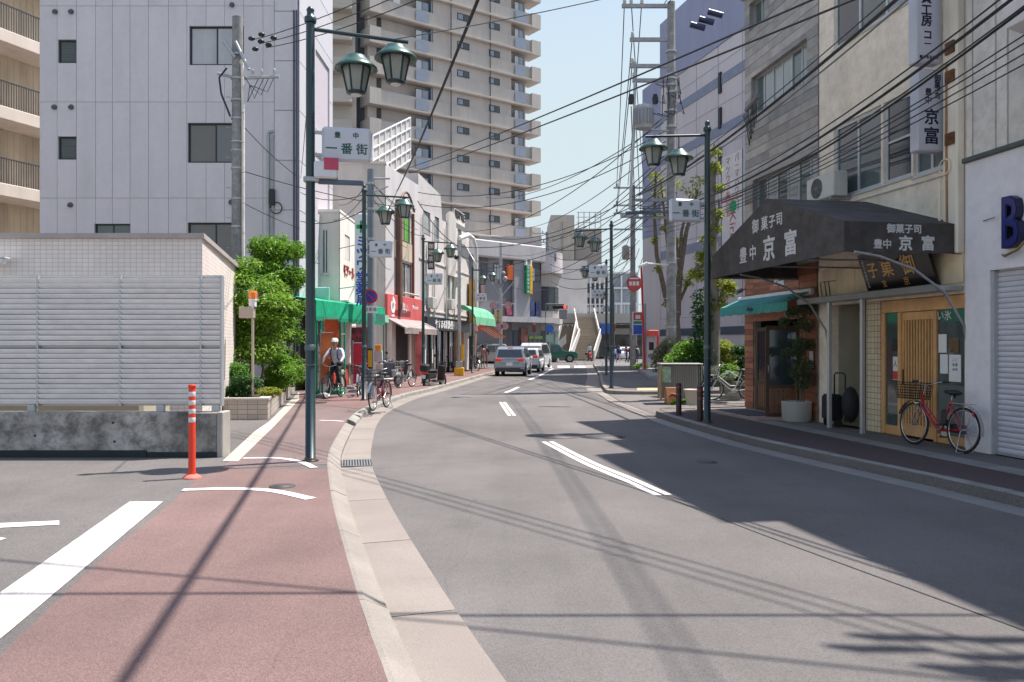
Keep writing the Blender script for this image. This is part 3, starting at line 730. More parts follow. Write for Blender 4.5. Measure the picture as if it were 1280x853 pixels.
# cream tile strip + dark drain post + side recess
B().box(U(1100)+.004,U(1083),-.06,.0,.0,2.335).build('tile_wall', grid_mat('cream_small_tile', (.66,.55,.38), (.28,.22,.14), .10, .10, .06), sf)
B().box(U(1083)+.004,U(1079),-.1,.05,.0,2.37).build('dark_post', SASHD, sf)
rc = facR.root('side_recess', 'pale recess with a grey door and grab handle left of the shop front', 'doorway')
r0, r1 = side_rec[0], side_rec[1]
b = B(); RECW = mat('recess_cream',(.42,.38,.30),.8,0,.12,2,streak=.15); b.quad((r0,-.9,0),(r1,-.9,0),(r1,-.9,2.34),(r0,-.9,2.34)); b.quad((r1,-.9,0),(r1,-.14,0),(r1,-.14,2.34),(r1,-.9,2.34)); b.quad((r0,-.9,0),(r0,-.14,0),(r0,-.14,2.34),(r0,-.9,2.34)); b.quad((r0,-.9,2.34),(r1,-.9,2.34),(r1,-.14,2.34),(r0,-.14,2.34)); b.quad((r0,-.9,.01),(r1,-.9,.01),(r1,-.14,.01),(r0,-.14,.01)); b.build('recess_wall', RECW, rc)
B().bbox(r0+.35,r0+1.15,-.89,-.84,.03,2.1,.01).build('door', mat('greige_door',(.50,.45,.36),.5,0,.08,3), rc)
B().box(r0+.75,r0+1.0,-.838,-.83,1.25,2.08).build('red_brown_panel', mat('oxblood',(.12,.025,.02),.4,0,.15,4), rc)
B().tube([(r0+.62,-.84,.85),(r0+.62,-.76,.87),(r0+.62,-.76,1.2),(r0+.62,-.84,1.22)],.014,8).build('handle', ALU, rc)
# black board with gold characters
bs = facR.root('black_shop_board', 'black lacquered shop board with gold characters leaning out under the awning', 'sign')
sb0, sb1 = U(1166,.2), U(1080,.2); T = .35
b = B(); b.prism([(.06,2.50),(.12,2.50),(.34,3.16),(.28,3.16)], sb0, sb1, 'x'); b.build('board', mat('black_lacquer',(.008,.008,.009),.3,0,.2,6), bs)
GOLD = mat('gold_leaf', (.70,.42,.15), .45, .2, .15, 8)
tl = -math.atan(.22/.66)
for ch, fx, zz, sz in (('子',.82,2.86,.30),('菓',.60,2.88,.34),('御',.30,2.88,.36)):
    text(ch, sz, GOLD, bs, (sb0+(sb1-sb0)*fx, .06+.06+(zz-2.5)/3+.004, zz), depth=.003, bold=.004, tilt=tl)
for ch, fx, zz, sz in (('宝',.70,2.62,.14),('京',.38,2.62,.16)):
    text(ch, sz, GOLD, bs, (sb0+(sb1-sb0)*fx, .12+(zz-2.5)/3+.004, zz), depth=.003, tilt=tl)
text('御菓子司豊中京富', .058, WPRINT, bs, (sb1-.09, .12+.1+.004, 2.81), depth=.002, vertical=True, tilt=tl)
for f in (.15,.45,.8): B().box(sb0+(sb1-sb0)*f,sb0+(sb1-sb0)*f+.1,.03,.16,2.465,2.50).build('bracket', mat('verdigris',(.03,.10,.08),.5,.2,.2,6), bs)
# the black gabled awning
AWN = mat('charcoal_canvas', (.066,.057,.054), .85, 0, .2, 2, bump=1.0, bscale=5, streak=.2, grime=.25)
aw = facR.root('gabled_shop_awning', 'big charcoal fabric awning with a gable front and white brush lettering', 'awning')
an, af, am = U(1203), None, None
o_ = 1.95; fu = lambda x: facR.pix(x, 432, o_)[0]
an = U(1203)+.02; af = fu(890); am = (fu(1055)+af)/2; an_f = fu(1055)
zb, zt, zp = 2.94, 3.40, 4.17
an = an_f
F = lambda u, y, z: (u, y, z)
b = B()
b.quad(F(an,0.02,zt),F(an,o_,zt),F(am,o_,zp),F(am,.02,zp)); b.build('near_slope', AWN, aw)
b = B(); b.quad(F(am,0.02,zp),F(am,o_,zp),F(af,o_,zt),F(af,.02,zt)); b.build('far_slope', AWN, aw)
b = B(); b.prism([(an,zb),(af,zb),(af,zt),(am,zp),(an,zt)], o_-.012, o_+.004, 'y'); b.build('gable_front', AWN, aw)
b = B(); b.box(an-.016,an,.02,o_-.014,zb,zt-.002); b.build('end_panel', AWN, aw)
b = B(); b.box(af,af+.016,.02,o_-.014,zb,zt-.002); b.build('end_panel', AWN, aw)
for (p, q) in (((an,.03,zb+.02),(an,o_-.03,zb+.02)),((an,o_-.03,zb+.02),(af,o_-.03,zb+.02)),((am,.03,zp-.03),(am,o_-.03,zp-.03)),((am,o_-.03,zp-.03),(am,o_-.03,zb)),((af,.03,zb+.02),(af,o_-.03,zb+.02)),((an+(am-an)*.5,.03,zb+.02),(an+(am-an)*.5,o_-.03,zb+.02)),((am,.03,zb+.02),(am,o_-.03,zb+.02))):
    B().tube([p,q],.015,6).build('frame_tube', STEEL, aw)
# long curved support arms
for ue in ((fu(1072)+U(1205))/2, (fu(925)+U(1036))/2):
    pts = [(ue,.05,1.5),(ue,.12,1.85),(ue,.45,2.35),(ue,.95,2.68),(ue,1.5,2.86),(ue,o_-.05,zb-.02)]
    B().tube(pts,.02,8).build('support_arm', STEEL, aw)
AWT = mat('awning_lettering', (.62,.60,.58), .7, 0, .08, 6)
def awt(s, size, px, py, bold=.003):
    u_, z_ = facR.pix(px, py, o_+.006); text(s, size, AWT, aw, (u_, o_+.006, z_), depth=.0015, bold=bold)
for s, size, px, py, bo in (('御',.27,944,283,.004),('菓',.26,955.5,279,.004),('子',.24,965,277,.004),('司',.24,974,274,.004),('富',.45,988,303,.010),('京',.46,961,310,.010),('中',.29,941,316,.005),('豊',.32,929,319,.005)):
    awt(s, size, px, py, bo)
# near end lettering: on the end panel, its plane is across the facade
for s, size, px, py, bo in (('御菓子司',.145,1130,286,.003),('豊中',.15,1103,305,.003),('京',.235,1132,304,.006),('富',.235,1160,304,.006)):
    # plane u = an-.016: sight line meets it
    Pn = facR.w(an-.018, 0, 0); r_ = ray(px, py); t_ = (Pn.dot(facR.u))/(r_.x*facR.u.x+r_.y*facR.u.y); p = Vector((r_.x*t_, r_.y*t_, EYE+r_.z*t_)); y_ = (p-facR.P).dot(facR.n)
    text(s, size, AWT, aw, (an-.018, y_, p.z), rz=math.pi/2, depth=.0015, bold=bo)
# vertical projecting signs
def proj_sign(name, label, xl, xr, yt, yb, off0, texts, thick=.2, logo=None):
    # board across the facade, its face towards the camera
    q = facR.root(name, label, 'sign')
    un = facR.U(1183.5); o2 = .28; D = facR.w(un, o2, 0)
    # outward extent
    def out_of(px): # offset at which plane u=un is met
        r_ = ray(px, 0); P0 = facR.w(un, 0, 0); t_ = P0.dot(facR.u)/(r_.x*facR.u.x+r_.y*facR.u.y); p = Vector((r_.x*t_, r_.y*t_, 0)); return (p-facR.P).dot(facR.n), t_
    ol, tl_ = out_of(xl); orr, tr_ = out_of(xr); z1 = EYE+(432-yt)/1000*tr_; z0 = EYE+(432-yb)/1000*tr_
    B().bbox(un,un+thick,orr,ol,z0,z1,.02).build('sign_box', mat('sign_enamel',(.55,.55,.60),.4,0,.05,3,streak=.08), q)
    B().bbox(un-.004,un,orr+.02,ol-.02,z0+.03,z1-.03,.001).build('sign_face', mat('sign_acrylic',(.58,.58,.64),.35,0,.04,2), q)
    for s, size, fx, fz, mm in texts:
        text(s, size, mm, q, (un-.006, orr+(ol-orr)*fx, z0+(z1-z0)*fz), rz=math.pi/2, depth=.001, bold=(.005 if size > .15 else .002))
    for fz in (.12,.85):
        B().box(un+.04,un+.09,.1,orr-.002,z0+(z1-z0)*fz-.02,z0+(z1-z0)*fz+.02).build('bracket', RUST, q)
    for fz in (.1,.84): B().box(U(1193,.15),U(1182.5,.15),.142,.175,z0+(z1-z0)*fz-.09,z0+(z1-z0)*fz+.09).build('mount_plate', RUST, q)
    return q
NAVY = mat('navy_print', (.01,.014,.05), .6, 0, 0)
proj_sign('projecting_sign', 'lower of two tall white projecting signs with navy brush characters on the cream pilaster', 1147, 1180, 87, 190, 0,
    [('御',.12,.26,.89,NAVY),('菓',.11,.26,.81,NAVY),('子',.10,.26,.74,NAVY),('司',.10,.26,.67,NAVY),('豊',.12,.60,.72,NAVY),('中',.12,.60,.62,NAVY),('京',.26,.48,.42,NAVY),('富',.28,.48,.19,NAVY)])
proj_sign('projecting_sign', 'upper white projecting sign with bold navy characters, cut by the top of the picture', 1145, 1177, -40, 80, 0,
    [('賃',.17,.60,.95,NAVY),('貸',.19,.60,.63+.05,NAVY),('工',.19,.60,.55,NAVY),('房',.19,.60,.44,NAVY),('コ',.16,.55,.29,NAVY),('ー',.14,.55,.20,NAVY),('118',.09,.3,.70,REDP),('豊中市玉井町',.055,.5,.06,NAVY)])
rs = facR.root('rust_streak_pipe', 'thin rust stained conduit running down the cream pilaster', 'pipe')
B().tube([(U(1194),.15,5.9),(U(1194),.155,4.6),(U(1195),.15,3.1)],.018,6).build('conduit', RUSTST, rs)
ck = facR.root('cable_loop', 'loop of cream cable hanging from the pilaster under the rusty bracket', 'cable')
B().tube([(U(1193)+.12*math.cos(a),.17,4.3+.12*math.sin(a)) for a in [i*.5 for i in range(13)]],.012,6).build('loop', CREAM2, ck)
# air conditioner on the awning ledge
ac = facR.root('air_conditioner', 'white outdoor air conditioner unit on the wall above the gabled awning', 'air conditioner')
uc0, uc1 = U(1046,.35), U(1012,.35); az0, az1 = ZR(1030,250,.35), ZR(1030,219,.35)
B().bbox(uc0,uc1,.12,.42,az0,az1,.02).build('casing', mat('ac_white',(.55,.54,.5),.5,0,.06,5,streak=.1), ac)
cu = uc0+(uc1-uc0)*.6; cz = (az0+az1)/2; rr = (az1-az0)*.40
B().disc((cu,.423,cz),rr,(0,1,0),.006,24).build('fan_opening', BLACK, ac)
b = B()
for k in range(1,7): b.tube([(cu+rr*k/6*math.cos(a),.432,cz+rr*k/6*math.sin(a)) for a in [i*2*math.pi/24 for i in range(24)]],.004,4,closed=True)
for k in range(8): a = k*math.pi/4; b.tube([(cu,.434,cz),(cu+rr*math.cos(a),.434,cz+rr*math.sin(a))],.004,4)
b.build('grille', mat('ac_grille',(.3,.3,.29),.5,0,0), ac)
for u_ in (uc0+.1,uc1-.14): B().box(u_,u_+.04,.0,.42,az0-.04,az0-.002).build('bracket', STEEL, ac)
# ---------- white shuttered shop at the right edge
bb = facR.root('shuttered_shop', 'low white shop front with a grey roller shutter and blue letter B', 'building')
UB = -16; yB = .16; ZB = 4.25; UB1 = U(1207,yB); ush = U(1237, yB)
b = B(); wall(b, UB, UB1, 0, ZB, [(-9.5, ush, -.01, 2.62)], y=yB, rev=.13); shell(b, UB, UB1, .16, 0, ZB, y=yB); b.build('wall', WHITEW, bb)
B().bbox(UB-.02,UB1+.03,yB-.6,yB+.05,ZB+.002,ZB+.075,.01).build('coping', mat('dark_coping',(.09,.105,.10),.5,.2,.15,4), bb)
SHUT = mat('shutter_grey', (.62,.60,.64), .45, .15, .07, 3, streak=.1)
rsd = facR.root('roller_shutter', 'closed grey roller shutter at the right edge of the picture', 'shutter')
B().box(ush-.05,ush-.002,yB-.115,yB-.03,0,2.61).build('guide_rail', ALU, rsd)
z = .03; k = 0
sl_me = B().prism([(0,0),(.018,.006),(.026,.03),(.026,.05),(.018,.072),(0,.0745)], 0, 5.2, 'x').mesh('slat', SHUT)
while z < 2.60: obj('slat', sl_me, rsd, (ush-.05-5.2, yB-.12, z)); z += .0755
B().box(ush-5.3,ush-.051,yB-.13,yB-.121,0,2.6).build('backing', SHUT, rsd)
B().bbox(ush-5.25,ush-.052,yB-.12,yB-.07,.0,.03,.004).build('bottom_bar', ALU, rsd)
BLUE = mat('royal_blue_enamel', (.008,.02,.17), .3, 0, .1, 5, coat=.5)
BLUED = mat('navy_letter_side', (.006,.010,.05), .4, 0, .1, 5)
lb = facR.root('letter_sign', 'thick blue three dimensional letter B on the white shop wall', 'sign')
uB, zB_ = facR.pix(1263, 277, yB+.1); text('B', .98, BLUED, lb, (uB, yB+.05, zB_), depth=.05, bold=.02, name='letter_side', squeeze=.62); text('B', .98, BLUE, lb, (uB, yB+.105, zB_), depth=.004, bold=.0, name='letter_face', squeeze=.62)
GOLDB = mat('brass_trim', (.35,.25,.12), .35, .7, .1, 5)
B().tube([(uB+.22,yB+.03,zB_-.43),(uB+.10,yB+.10,zB_-.46),(uB-.12,yB+.10,zB_-.40),(uB-.3,yB+.08,zB_-.25)],.02,6).build('brass_trim', GOLDB, lb)
B().tube([(U(1230,yB),yB+.01,ZR(1232,276,yB)),(U(1248,yB),yB+.06,ZR(1248,272,yB))],.008,6).build('fixing_rod', mat('rod_grey',(.2,.2,.22),.5), lb)
# upper wall of the neighbour behind
nb = facR.root('grey_panel_house', 'plain grey panelled upper storeys rising behind the shuttered shop', 'building')
b = B(); wall(b, UB, U0-.01, 0, 11.3, [], rev=.1); shell(b, UB, U0-.01, 10, 0, 11.3); 
b.build('wall', GREYPAN, nb)
panels(nb, [-8,-5,-3.2,U(1262),U(1247),U(1218),U0-.04], [4.35,7.1,9.8,11.28], [], GREYPAN, 'panel', .03, .03, .002)
B().bbox(-2.25,U0-.01,-3,.06,11.302,12.5,.02).build('roof_screen', GREYPAN, nb)
B().bbox(U0+.01,2.55,-3,.06,CBT+.152,12.5,.02).build('roof_screen', CREAM, cb)
bx0 = U(1254,.6); b = B(); b.prism([(.035,9.0),(.035,5.62),(.55,5.75),(.62,6.0),(.62,9.0)], bx0-2.5, bx0, 'x'); b.build('bay', WHITEW, nb)
B().bbox(bx0-2.3,bx0-.12,.036,.40,5.0,5.60,.03).build('bay_base', WHITEW, nb)
# ================================================================ left side
# ---------- concrete wall, louvre fence
WALLC = mat('stained_concrete', (.30,.28,.255), .9, 0, .35, 1.6, bump=.6, bscale=40, streak=.4, fine=.2, grime=.5)
cw = thing('concrete_wall', 'low stained concrete wall below the louvred fence beside the parking lot', 'wall', (-4.0,11.07,0))
B().bbox(-9,-.085,0,.28,-.02,.62,.012).build('wall_body', WALLC, cw)
B().bbox(-.083,0,-.01,.30,-.02,.63,.012).build('end_pier', CONC, cw)
for x0,x1,h in ((-9,-1.05,.10),(-1.04,-.09,.075)): B().box(x0,x1,-.02,-.002,.0,h).build('base_band', mat('bitumen_band',(.018,.026,.03),.7,0,.3,4), cw)
for hx, hz_ in ((-.45,.47),(-1.5,.22),(-1.52,.48),(-2.6,.3),(-3.6,.45),(-4.5,.25)): B().disc((hx,-.001,hz_),.018,(0,1,0),.006,10).build('tie_hole', BLACK, cw)
fe = thing('louvre_fence', 'tall grey aluminium louvred fence panels standing on the concrete wall', 'fence', (0,11.28,0))
LOUV = mat('louvre_aluminium', (.84,.80,.78), .5, .0, .06, 1.5, streak=.06, grime=.06)
zt_, zm_, zb_ = 2.53, 1.53, .70
fx = [-8.9,-6.66,-5.50,-4.37,-4.085]
slat_cache = {}
for i in range(4):
    a, c = fx[i]+.012, fx[i+1]-.012; L = c-a
    for (zl, zh) in ((zb_+.03, zm_-.02), (zm_+.02, zt_-.03)):
        n = int(round((zh-zl)/.074))
        k = round(L,3)
        if k not in slat_cache: slat_cache[k] = B().prism([(0,.0),(.006,0),(.034,.05),(.034,.064),(.028,.064),(0,.012)][::-1], 0, L, 'x').mesh('slat', LOUV)
        for j in range(n): o = obj('slat', slat_cache[k], fe, (a, -.03+R.uniform(-.0015,.0015), zl+(zh-zl)*j/n+R.uniform(-.0015,.0015))); o.scale = (1,-1,1); o.rotation_euler = (R.uniform(-.03,.03), R.uniform(-.0012,.0012), 0)
for x in fx: B().box(x-.012,x+.012,-.06,.04,zb_,zt_).build('post', ALU, fe)
for z in (zb_,zm_-.012,zt_-.02): B().box(-8.9,-4.085,-.0,.03,z,z+.03).build('rail', ALU, fe)
for x in (fx[1]-.1, -4.95,-4.17): B().box(x-.05,x+.05,-.04,.04,.6,.715).build('foot', ALU, fe)
B().box(-8.9,-4.12,.035,.04,zb_,zt_).build('backing', mat('fence_back',(.45,.43,.43),.7), fe)
db = tag(B().bbox(-9,-5.5,11.9,12.9,.0,.72,.05).build('tank_base', mat('cream_base',(.42,.37,.28),.8,0,.1,2)), 'cream rounded base seen under the louvred fence', 'base')
# ---------- tiled low building
TILE = grid_mat('beige_wall_tile', (.80,.71,.66), (.60,.54,.50), .105, .075, .10, rough=.5, var=.04)
tb = thing('tiled_building', 'low flat roofed building faced with small beige tiles behind the louvred fence', 'building', (-5.42,14,0))
ZT = 3.42
out_ = [(0,0),(-6,0),(-12,0),(-12,8),(-2.0,8)][::-1]
b = B(); b.prism([(0,0),(-1.5,6.4),(-12,6.4),(-12,0)], -.02, ZT, 'z'); b.build('tile_wall', TILE, tb)
b = B(); b.prism([(.05,-.05),(-1.44,6.45),(-12,6.45),(-12,-.05)], ZT+.001, ZT+.09, 'z'); b.build('coping', mat('coping_grey',(.42,.37,.35),.6,0,.12,3), tb)
cc = thing('security_camera', 'white security camera on the beige tiled wall at the left edge', 'camera', at(2,327,13.85))
B().tube([(-.25,.0,.05),(.10,-.10,-.01)],.05,10).build('camera_body', WHITE, cc); B().box(-.3,.14,-.13,.02,.05,.065).build('hood', WHITE, cc); B().tube([(-.1,.0,-.02),(-.1,.13,-.08)],.015,6).build('bracket', WHITE, cc)
# paving edge strip along the pink pavement
struct(sheet('pavement_edge', pixpoly([(278,577),(298,577),(343,533),(374,500),(374,490),(337,527),(318,540)],0), .006, mat('edge_concrete',(.43,.39,.33),.85,0,.12,2,fine=.1)))
# ---------- planter
pl = thing('planter', 'tiled planter box with pale coping along the pavement at the left', 'planter', (-5.1,16.7,0))
PT = grid_mat('planter_tile', (.43,.39,.34), (.22,.2,.18), .21, .105, .07, rough=.55)
b = B(); b.prism([(0,0),(-2.3,10.6),(-2.45,10.55),(-.22,.17),(-2.6,.17),(-2.6,0)], -.01, .40); b.build('tile_wall', PT, pl)
b = B(); b.prism([(.03,-.03),(-2.28,10.65),(-2.48,10.6),(-.24,.2),(-2.6,.2),(-2.6,-.03)], .401, .45); b.build('coping', mat('planter_coping',(.40,.38,.34),.7,0,.1,3), pl)
b = B(); b.prism([(-.17,.172),(-2.4,10.5),(-4.5,10.5),(-2.6,.172)], .3, .38); b.build('soil', mat('soil',(.05,.035,.025),.95,0,.3,8), pl)
# ---------- warning light post
wp = thing('warning_light_post', 'slim beige post with a box and an orange beacon in the planter', 'warning light', at(316,498,17.4)*1.0)
wp.location.z = .38; zz = lambda y: EYE+(432-y)/1000*17.4-.38
POSTB = mat('beige_post', (.42,.36,.30), .5, .1, .08, 4)
B().tube([(0,0,0),(0,0,zz(397))],.028,10).build('post', POSTB, wp)
B().bbox(-.27,.04,-.1,.06,zz(398),zz(384),.01).build('control_box', POSTB, wp)
B().lathe([(.085,zz(383.5)),(.085,zz(377)),(.095,zz(376)),(.095,zz(374))],8,smooth=False).build('beacon_base', WHITE, wp)
B().lathe([(.095,zz(373.8)),(.10,zz(366)),(.085,zz(364))],8,smooth=False).build('beacon_lens', mat('orange_lens',(.85,.22,.01),.25,0,.1,6,coat=.5), wp)
# ---------- delineator post
dl = thing('delineator_post', 'orange flexible delineator post with four white bands at the edge of the lot', 'bollard', gp(240,598))
ORG = mat('safety_orange', (.80,.055,.02), .5, 0, .08, 5, fine=.05); BANDW = mat('band_white', (.70,.68,.68), .5, 0, .1, 8)
B().lathe([(.11,0),(.11,.012),(.09,.025),(.065,.045),(.05,.05)],24).build('base', mat('faded_orange',(.62,.16,.12),.7,0,.2,6), dl)
B().lathe([(.044,.05),(.041,.12),(.0375,.9),(.0375,1.05),(.035,1.06)],20).build('tube', ORG, dl)
B().lathe([(.039,1.058),(.043,1.06),(.043,1.085),(.036,1.095)],20).build('cap', ORG, dl)
for z in (.955,.855,.755,.655): B().lathe([(.0385,z),(.0395,z+.003),(.0395,z+.052),(.0385,z+.055)],20).build('white_band', BANDW, dl)
# ---------- grey panel building
GP = mat('lavender_grey_panel', (.61,.565,.575), .6, 0, .03, .6, streak=.05, grime=.03)
GPL = mat('lavender_grey_joint', (.50,.45,.49), .7, 0, .05, .6)
gf = Fac((-7.5,28),(-24,28)); gs = Fac((-7.5,33.2),(-7.5,28))
gb = gf.root('panel_clad_building', 'tall lavender grey panel clad building with dark framed windows on the left', 'building')
GH = 18.4; GW = gf.U(50)
wins = [gf.rect(237,305,33,82), gf.rect(235,304,154,204), gf.rect(235,304,278.5,330)]
louv = [gf.rect(73,96,50,79.5), gf.rect(73,96,171,200)]; small = gf.rect(118.5,163.5,280,309)
ops = wins+louv+[small]
b = B(); wall(b, 0, GW, 0, GH, ops, rev=.16); shell(b, 0, GW, 5.2, 0, GH); b.build('wall', GPL, gb)
cols = [gf.U(x) for x in (343,329,305,281,258,234,211,186,163,141,120,96,72,50)]; cols = sorted(cols)
zs_ = [.02,3.34,6.7,10.06,13.42,16.8,GH]
panels(gb, cols, zs_, ops, GP, 'panel', .012, .03, .0, .002)
zc = [.02]+[EYE+(432-y)/1000*28 for y in (372,320,263,201,138.6,76.6,14.7,-47)]+[GH]
panels(gb, [.0,cols[0]], zc, [], GP, 'panel', .03, .035, .0)
b = B(); b.bbox(-.02,GW+.05,-5.3,.08,GH+.002,GH+.15,.01); b.build('parapet', GP, gb)
CURT = mat('white_curtain_glass', (.42,.42,.43), .15, 0, .1, 2, streak=.15, spec=.6)
window(gb, *wins[0], y=-.05, panes=2, gm=CURT, fw=.06, sill=True)
window(gb, *wins[1], y=-.05, panes=2, gm=[mat('grey_blind_glass',(.16,.155,.165),.12,0,.1,1,spec=.7), mat('brown_blind_glass',(.15,.135,.125),.12,0,.1,1,spec=.7)], fw=.06)
window(gb, *wins[2], y=-.05, panes=2, gm=mat('brown_blind_glass',(.15,.135,.125),.12), fw=.06)
window(gb, *small, y=-.05, panes=2, gm=GLASSG, fw=.05)
for L_ in louv:
    f = window(gb, *L_, y=-.05, panes=1, gm=GLASSD, fw=.06)
    n = 9; H_ = L_[3]-L_[2]-.12
    for i in range(n): B().prism([(-.045,.0),(-.04,0),(-.005,.055),(-.01,.055)],.06,L_[1]-L_[0]-.06,'x').build('louvre', GLASSG, f, (0,-.0,.06+H_*i/n))
VENT = mat('vent_steel', (.12,.12,.14), .4, .5, .1, 6)
for x, y in ((70,15.5),(90,15.5),(69,134.5),(90,134.5),(89,256.5),(290.5,7),(289.5,253)):
    u_, z_ = gf.pix(x, y); b = B(); b.sphere((u_,.05,z_),.09,12); b.disc((u_,.09,z_-.02),.07,(0,1,-.5),.1,12); b.build('vent_hood', VENT, gb)
# rounded corner trim, pipes
pts = [(gf.P.x+.0,27.97)]
for x_, r_, m_ in ((373,.028,mat('navy_pipe',(.05,.055,.10),.4)),(376.5,.028,mat('navy_pipe',(.05,.055,.10),.4))):
    p = gf.U(x_-5); B().tube([(p,.07,zc[7]+.02),(p,.07,.2)], r_, 8).build('downpipe', m_, gb)
B().tube([(gf.U(336),.07,.2),(gf.U(336),.07,8.9),(gf.U(337),.07,9.0),(gf.U(342),.07,9.02)],.05,8).build('downpipe', STEEL, gb)
B().tube([(gf.U(341),.07,.2),(gf.U(341),.07,8.75),(gf.U(342),.07,8.9)],.03,8).build('downpipe', STEEL, gb)
gsr = gs.root('street_side_wing', 'sunlit street face of the grey panel building with a tall dark window strip', 'building')
gsr.parent = None
opz = [(.6,2.9,9.9,12.8),(.6,2.9,6.6,8.9)]
b = B(); wall(b, 0, gs.L, 0, GH-.01, opz, y=.03, rev=.15); b.build('wall', mat('pale_panel',(.52,.51,.54),.6,0,.05,.6), gsr)
for o__ in opz: window(gsr, *o__, y=-.02, panes=2, gm=GLASSD, fw=.08)
panels(gsr, [0,gs.L], zc, opz, mat('pale_panel',(.52,.51,.54),.6), 'panel', .03, .03, .031)
# ---------- far left flats with balconies
bf = Fac((-20.2+.387*4,38),(-20.2-.387*14,20)); 
fl = bf.root('balcony_flats', 'beige flats with stacked railed balconies at the far left edge', 'building')
BE = mat('beige_render', (.64,.56,.49), .75, 0, .07, 1, streak=.1); BY = mat('yellow_beige_siding', (.58,.50,.38), .7, 0, .1, 1.2, streak=.2)
RAILM = mat('dark_rail', (.08,.085,.10), .5, .3, .1, 5)
ufl = bf.U(46); L = bf.L
b = B(); wall(b, 0, L, 0, 18, [], y=-1.6); shell(b, 0, L, 6, 0, 18, y=-1.6); b.build('wall', BY, fl)
for u_ in frange(0, L, .35): pass
bb_ = B()
for u_ in frange(0.2, L, .30): bb_.box(u_, u_+.02, -1.6, -1.575, 0, 18)
stuff(bb_.build('siding_rib', BY, fl))
for k, zf in enumerate((1.6,4.75,7.95,11.1,14.25,17.4)):
    B().bbox(-.1,L,-1.58,.0,zf-.30,zf+.22,.02).build('balcony_slab', BE, fl)
    r_ = B(); 
    B().box(-.1,L,-.06,-.01,zf+1.22,zf+1.27).build('handrail', RAILM, fl)
    b = B(); n = int(L/.11)
    for i in range(n): b.box(i*.11,i*.11+.022,-.045,-.023,zf+.22,zf+1.22)
    stuff(b.build('railing_bar', RAILM, fl))
    B().box(L*.35,L*.35+.8,-1.57,-1.54,zf+.25,zf+2.3).build('door', GLASSD, fl)
    B().box(L*.6,L*.6+1.6,-1.57,-1.54,zf+.25,zf+2.3).build('balcony_window', GLASSD, fl)
    B().sphere((L*.3,-.8,zf-.33),.1,10).build('ceiling_lamp', BE, fl)

# ---------- small shops up the street
p1f = Fac((-6.7,31),(-9.6,31)); p1s = Fac((-6.7,34.2),(-6.7,31))
SHW = mat('shop_white', (.70,.66,.61), .75, 0, .08, 1, streak=.12); SHG = mat('shop_grey_beige', (.62,.57,.53), .75, 0, .1, 1, streak=.15)
s1 = p1f.root('corner_shop_house', 'two storey white corner house above the green awning with red characters on its side', 'building')
o1 = [p1f.rect(402,411,286,343)]
H1 = 6.72
b = B(); wall(b, 0, 2.9, 0, H1, o1, rev=.1); shell(b, 0, 2.9, 3.2, 0, H1); b.build('wall', SHG, s1)
window(s1, *o1[0], y=-.0, panes=2, fm=ALU, gm=GLASSD, fw=.06)
B().box(-.05,2.9,-3.25,.05,H1+.002,H1+.10).build('parapet', SHW, s1)
s1s = p1s.root('side_wall_face', 'sunlit white side wall with small red characters above the green awning', 'wall')
b = B(); wall(b, 0, 3.2, 0, H1-.01, [(1.3,2.3,5.0,6.0)], y=.03, rev=.1); b.build('wall', SHW, s1s); window(s1s, 1.3,2.3,5.0,6.0, y=.0, panes=2, fm=ALU, gm=GLASSG, sill=False)
text('モアール', .52, mat('faded_red',(.42,.06,.05),.6), s1s, (1.55,.05,4.55), depth=.02, bold=.01)
B().box(.05,3.1,.032,.3,3.25,3.32).build('ledge', SHW, s1s)
# teal side board
tag(B().bbox(-8.2,-6.9,30.2,30.3,2.95,3.75,.02).build('side_board', mat('aqua_board',(.30,.55,.50),.6,0,.1,3)), 'aqua coloured board above the left end of the green awning', 'sign')
# pharmacy sign
ps = thing('pharmacy_sign', 'tall white vertical sign with a green cross and blue characters on two brackets', 'sign', (-5.60,29.9,0))
B().bbox(-.27,.27,-.08,.08,EYE+.054*30,EYE+.164*30,.02).build('sign_box', WHITE, ps)
B().box(-.275,.275,-.085,.0,EYE+.053*30,EYE+.054*30).build('frame', STEEL, ps)
def front_text(s, size, m, parent, loc, **k): return text(s, size, m, parent, loc, rz=math.pi, **k)
BLUP = mat('blue_print', (.02,.05,.45), .5, 0, 0); GRP = mat('green_print', (.0,.30,.12), .5, 0, 0)
b = B(); b.box(-.07,.07,-.09,-.085,5.75,6.20); b.box(-.2,.2,-.09,-.0851,5.90,6.05); b.build('green_cross', GRP, ps)
for i, ch in enumerate('ミツワ堂薬局'): front_text(ch, .46, BLUP, ps, (0,-.085,5.42-i*.44), depth=.004, bold=.01)
for z in (5.3,3.75): B().tube([(-.27,.0,z),(-1.1,1.1,z)],.02,6).build('bracket', STEEL, ps)
# P2 taller white building
p2f = Fac((-5.72,36),(-9.6,36)); p2s = Fac((-4.77,40.8),(-5.72,36))
s2 = p2f.root('white_shop_building', 'three storey white building behind the pharmacy sign', 'building')
H2 = 9.72
b = B(); wall(b, 0, 3.9, 0, H2, [], rev=.1); shell(b, 0, 3.9, 4.9, 0, H2); b.build('wall', SHG, s2)
B().box(-.06,3.9,-5,.06,H2+.002,H2+.1).build('parapet', SHW, s2)
for z in (6.2,3.2): B().box(.0,2.5,.002,.03,z,z+.06).build('band', SHW, s2)
for u_, w_ in ((.35,.18),(.85,.14)): B().box(u_,u_+w_,.002,.06,0,5.8).build('fin', SHW, s2)
q2 = p2s.root('brown_arch_house', 'narrow shop house framed by a tall brown arch above the red sign', 'building')
L2 = p2s.L
oo = [p2s.rect(512,501,292,310), p2s.rect(515,499,327,371)]
oo = [(p2s.U(512),p2s.U(500),p2s.Z(500,300),p2s.Z(500,258)), (p2s.U(514),p2s.U(499),p2s.Z(499,371),p2s.Z(499,327))]
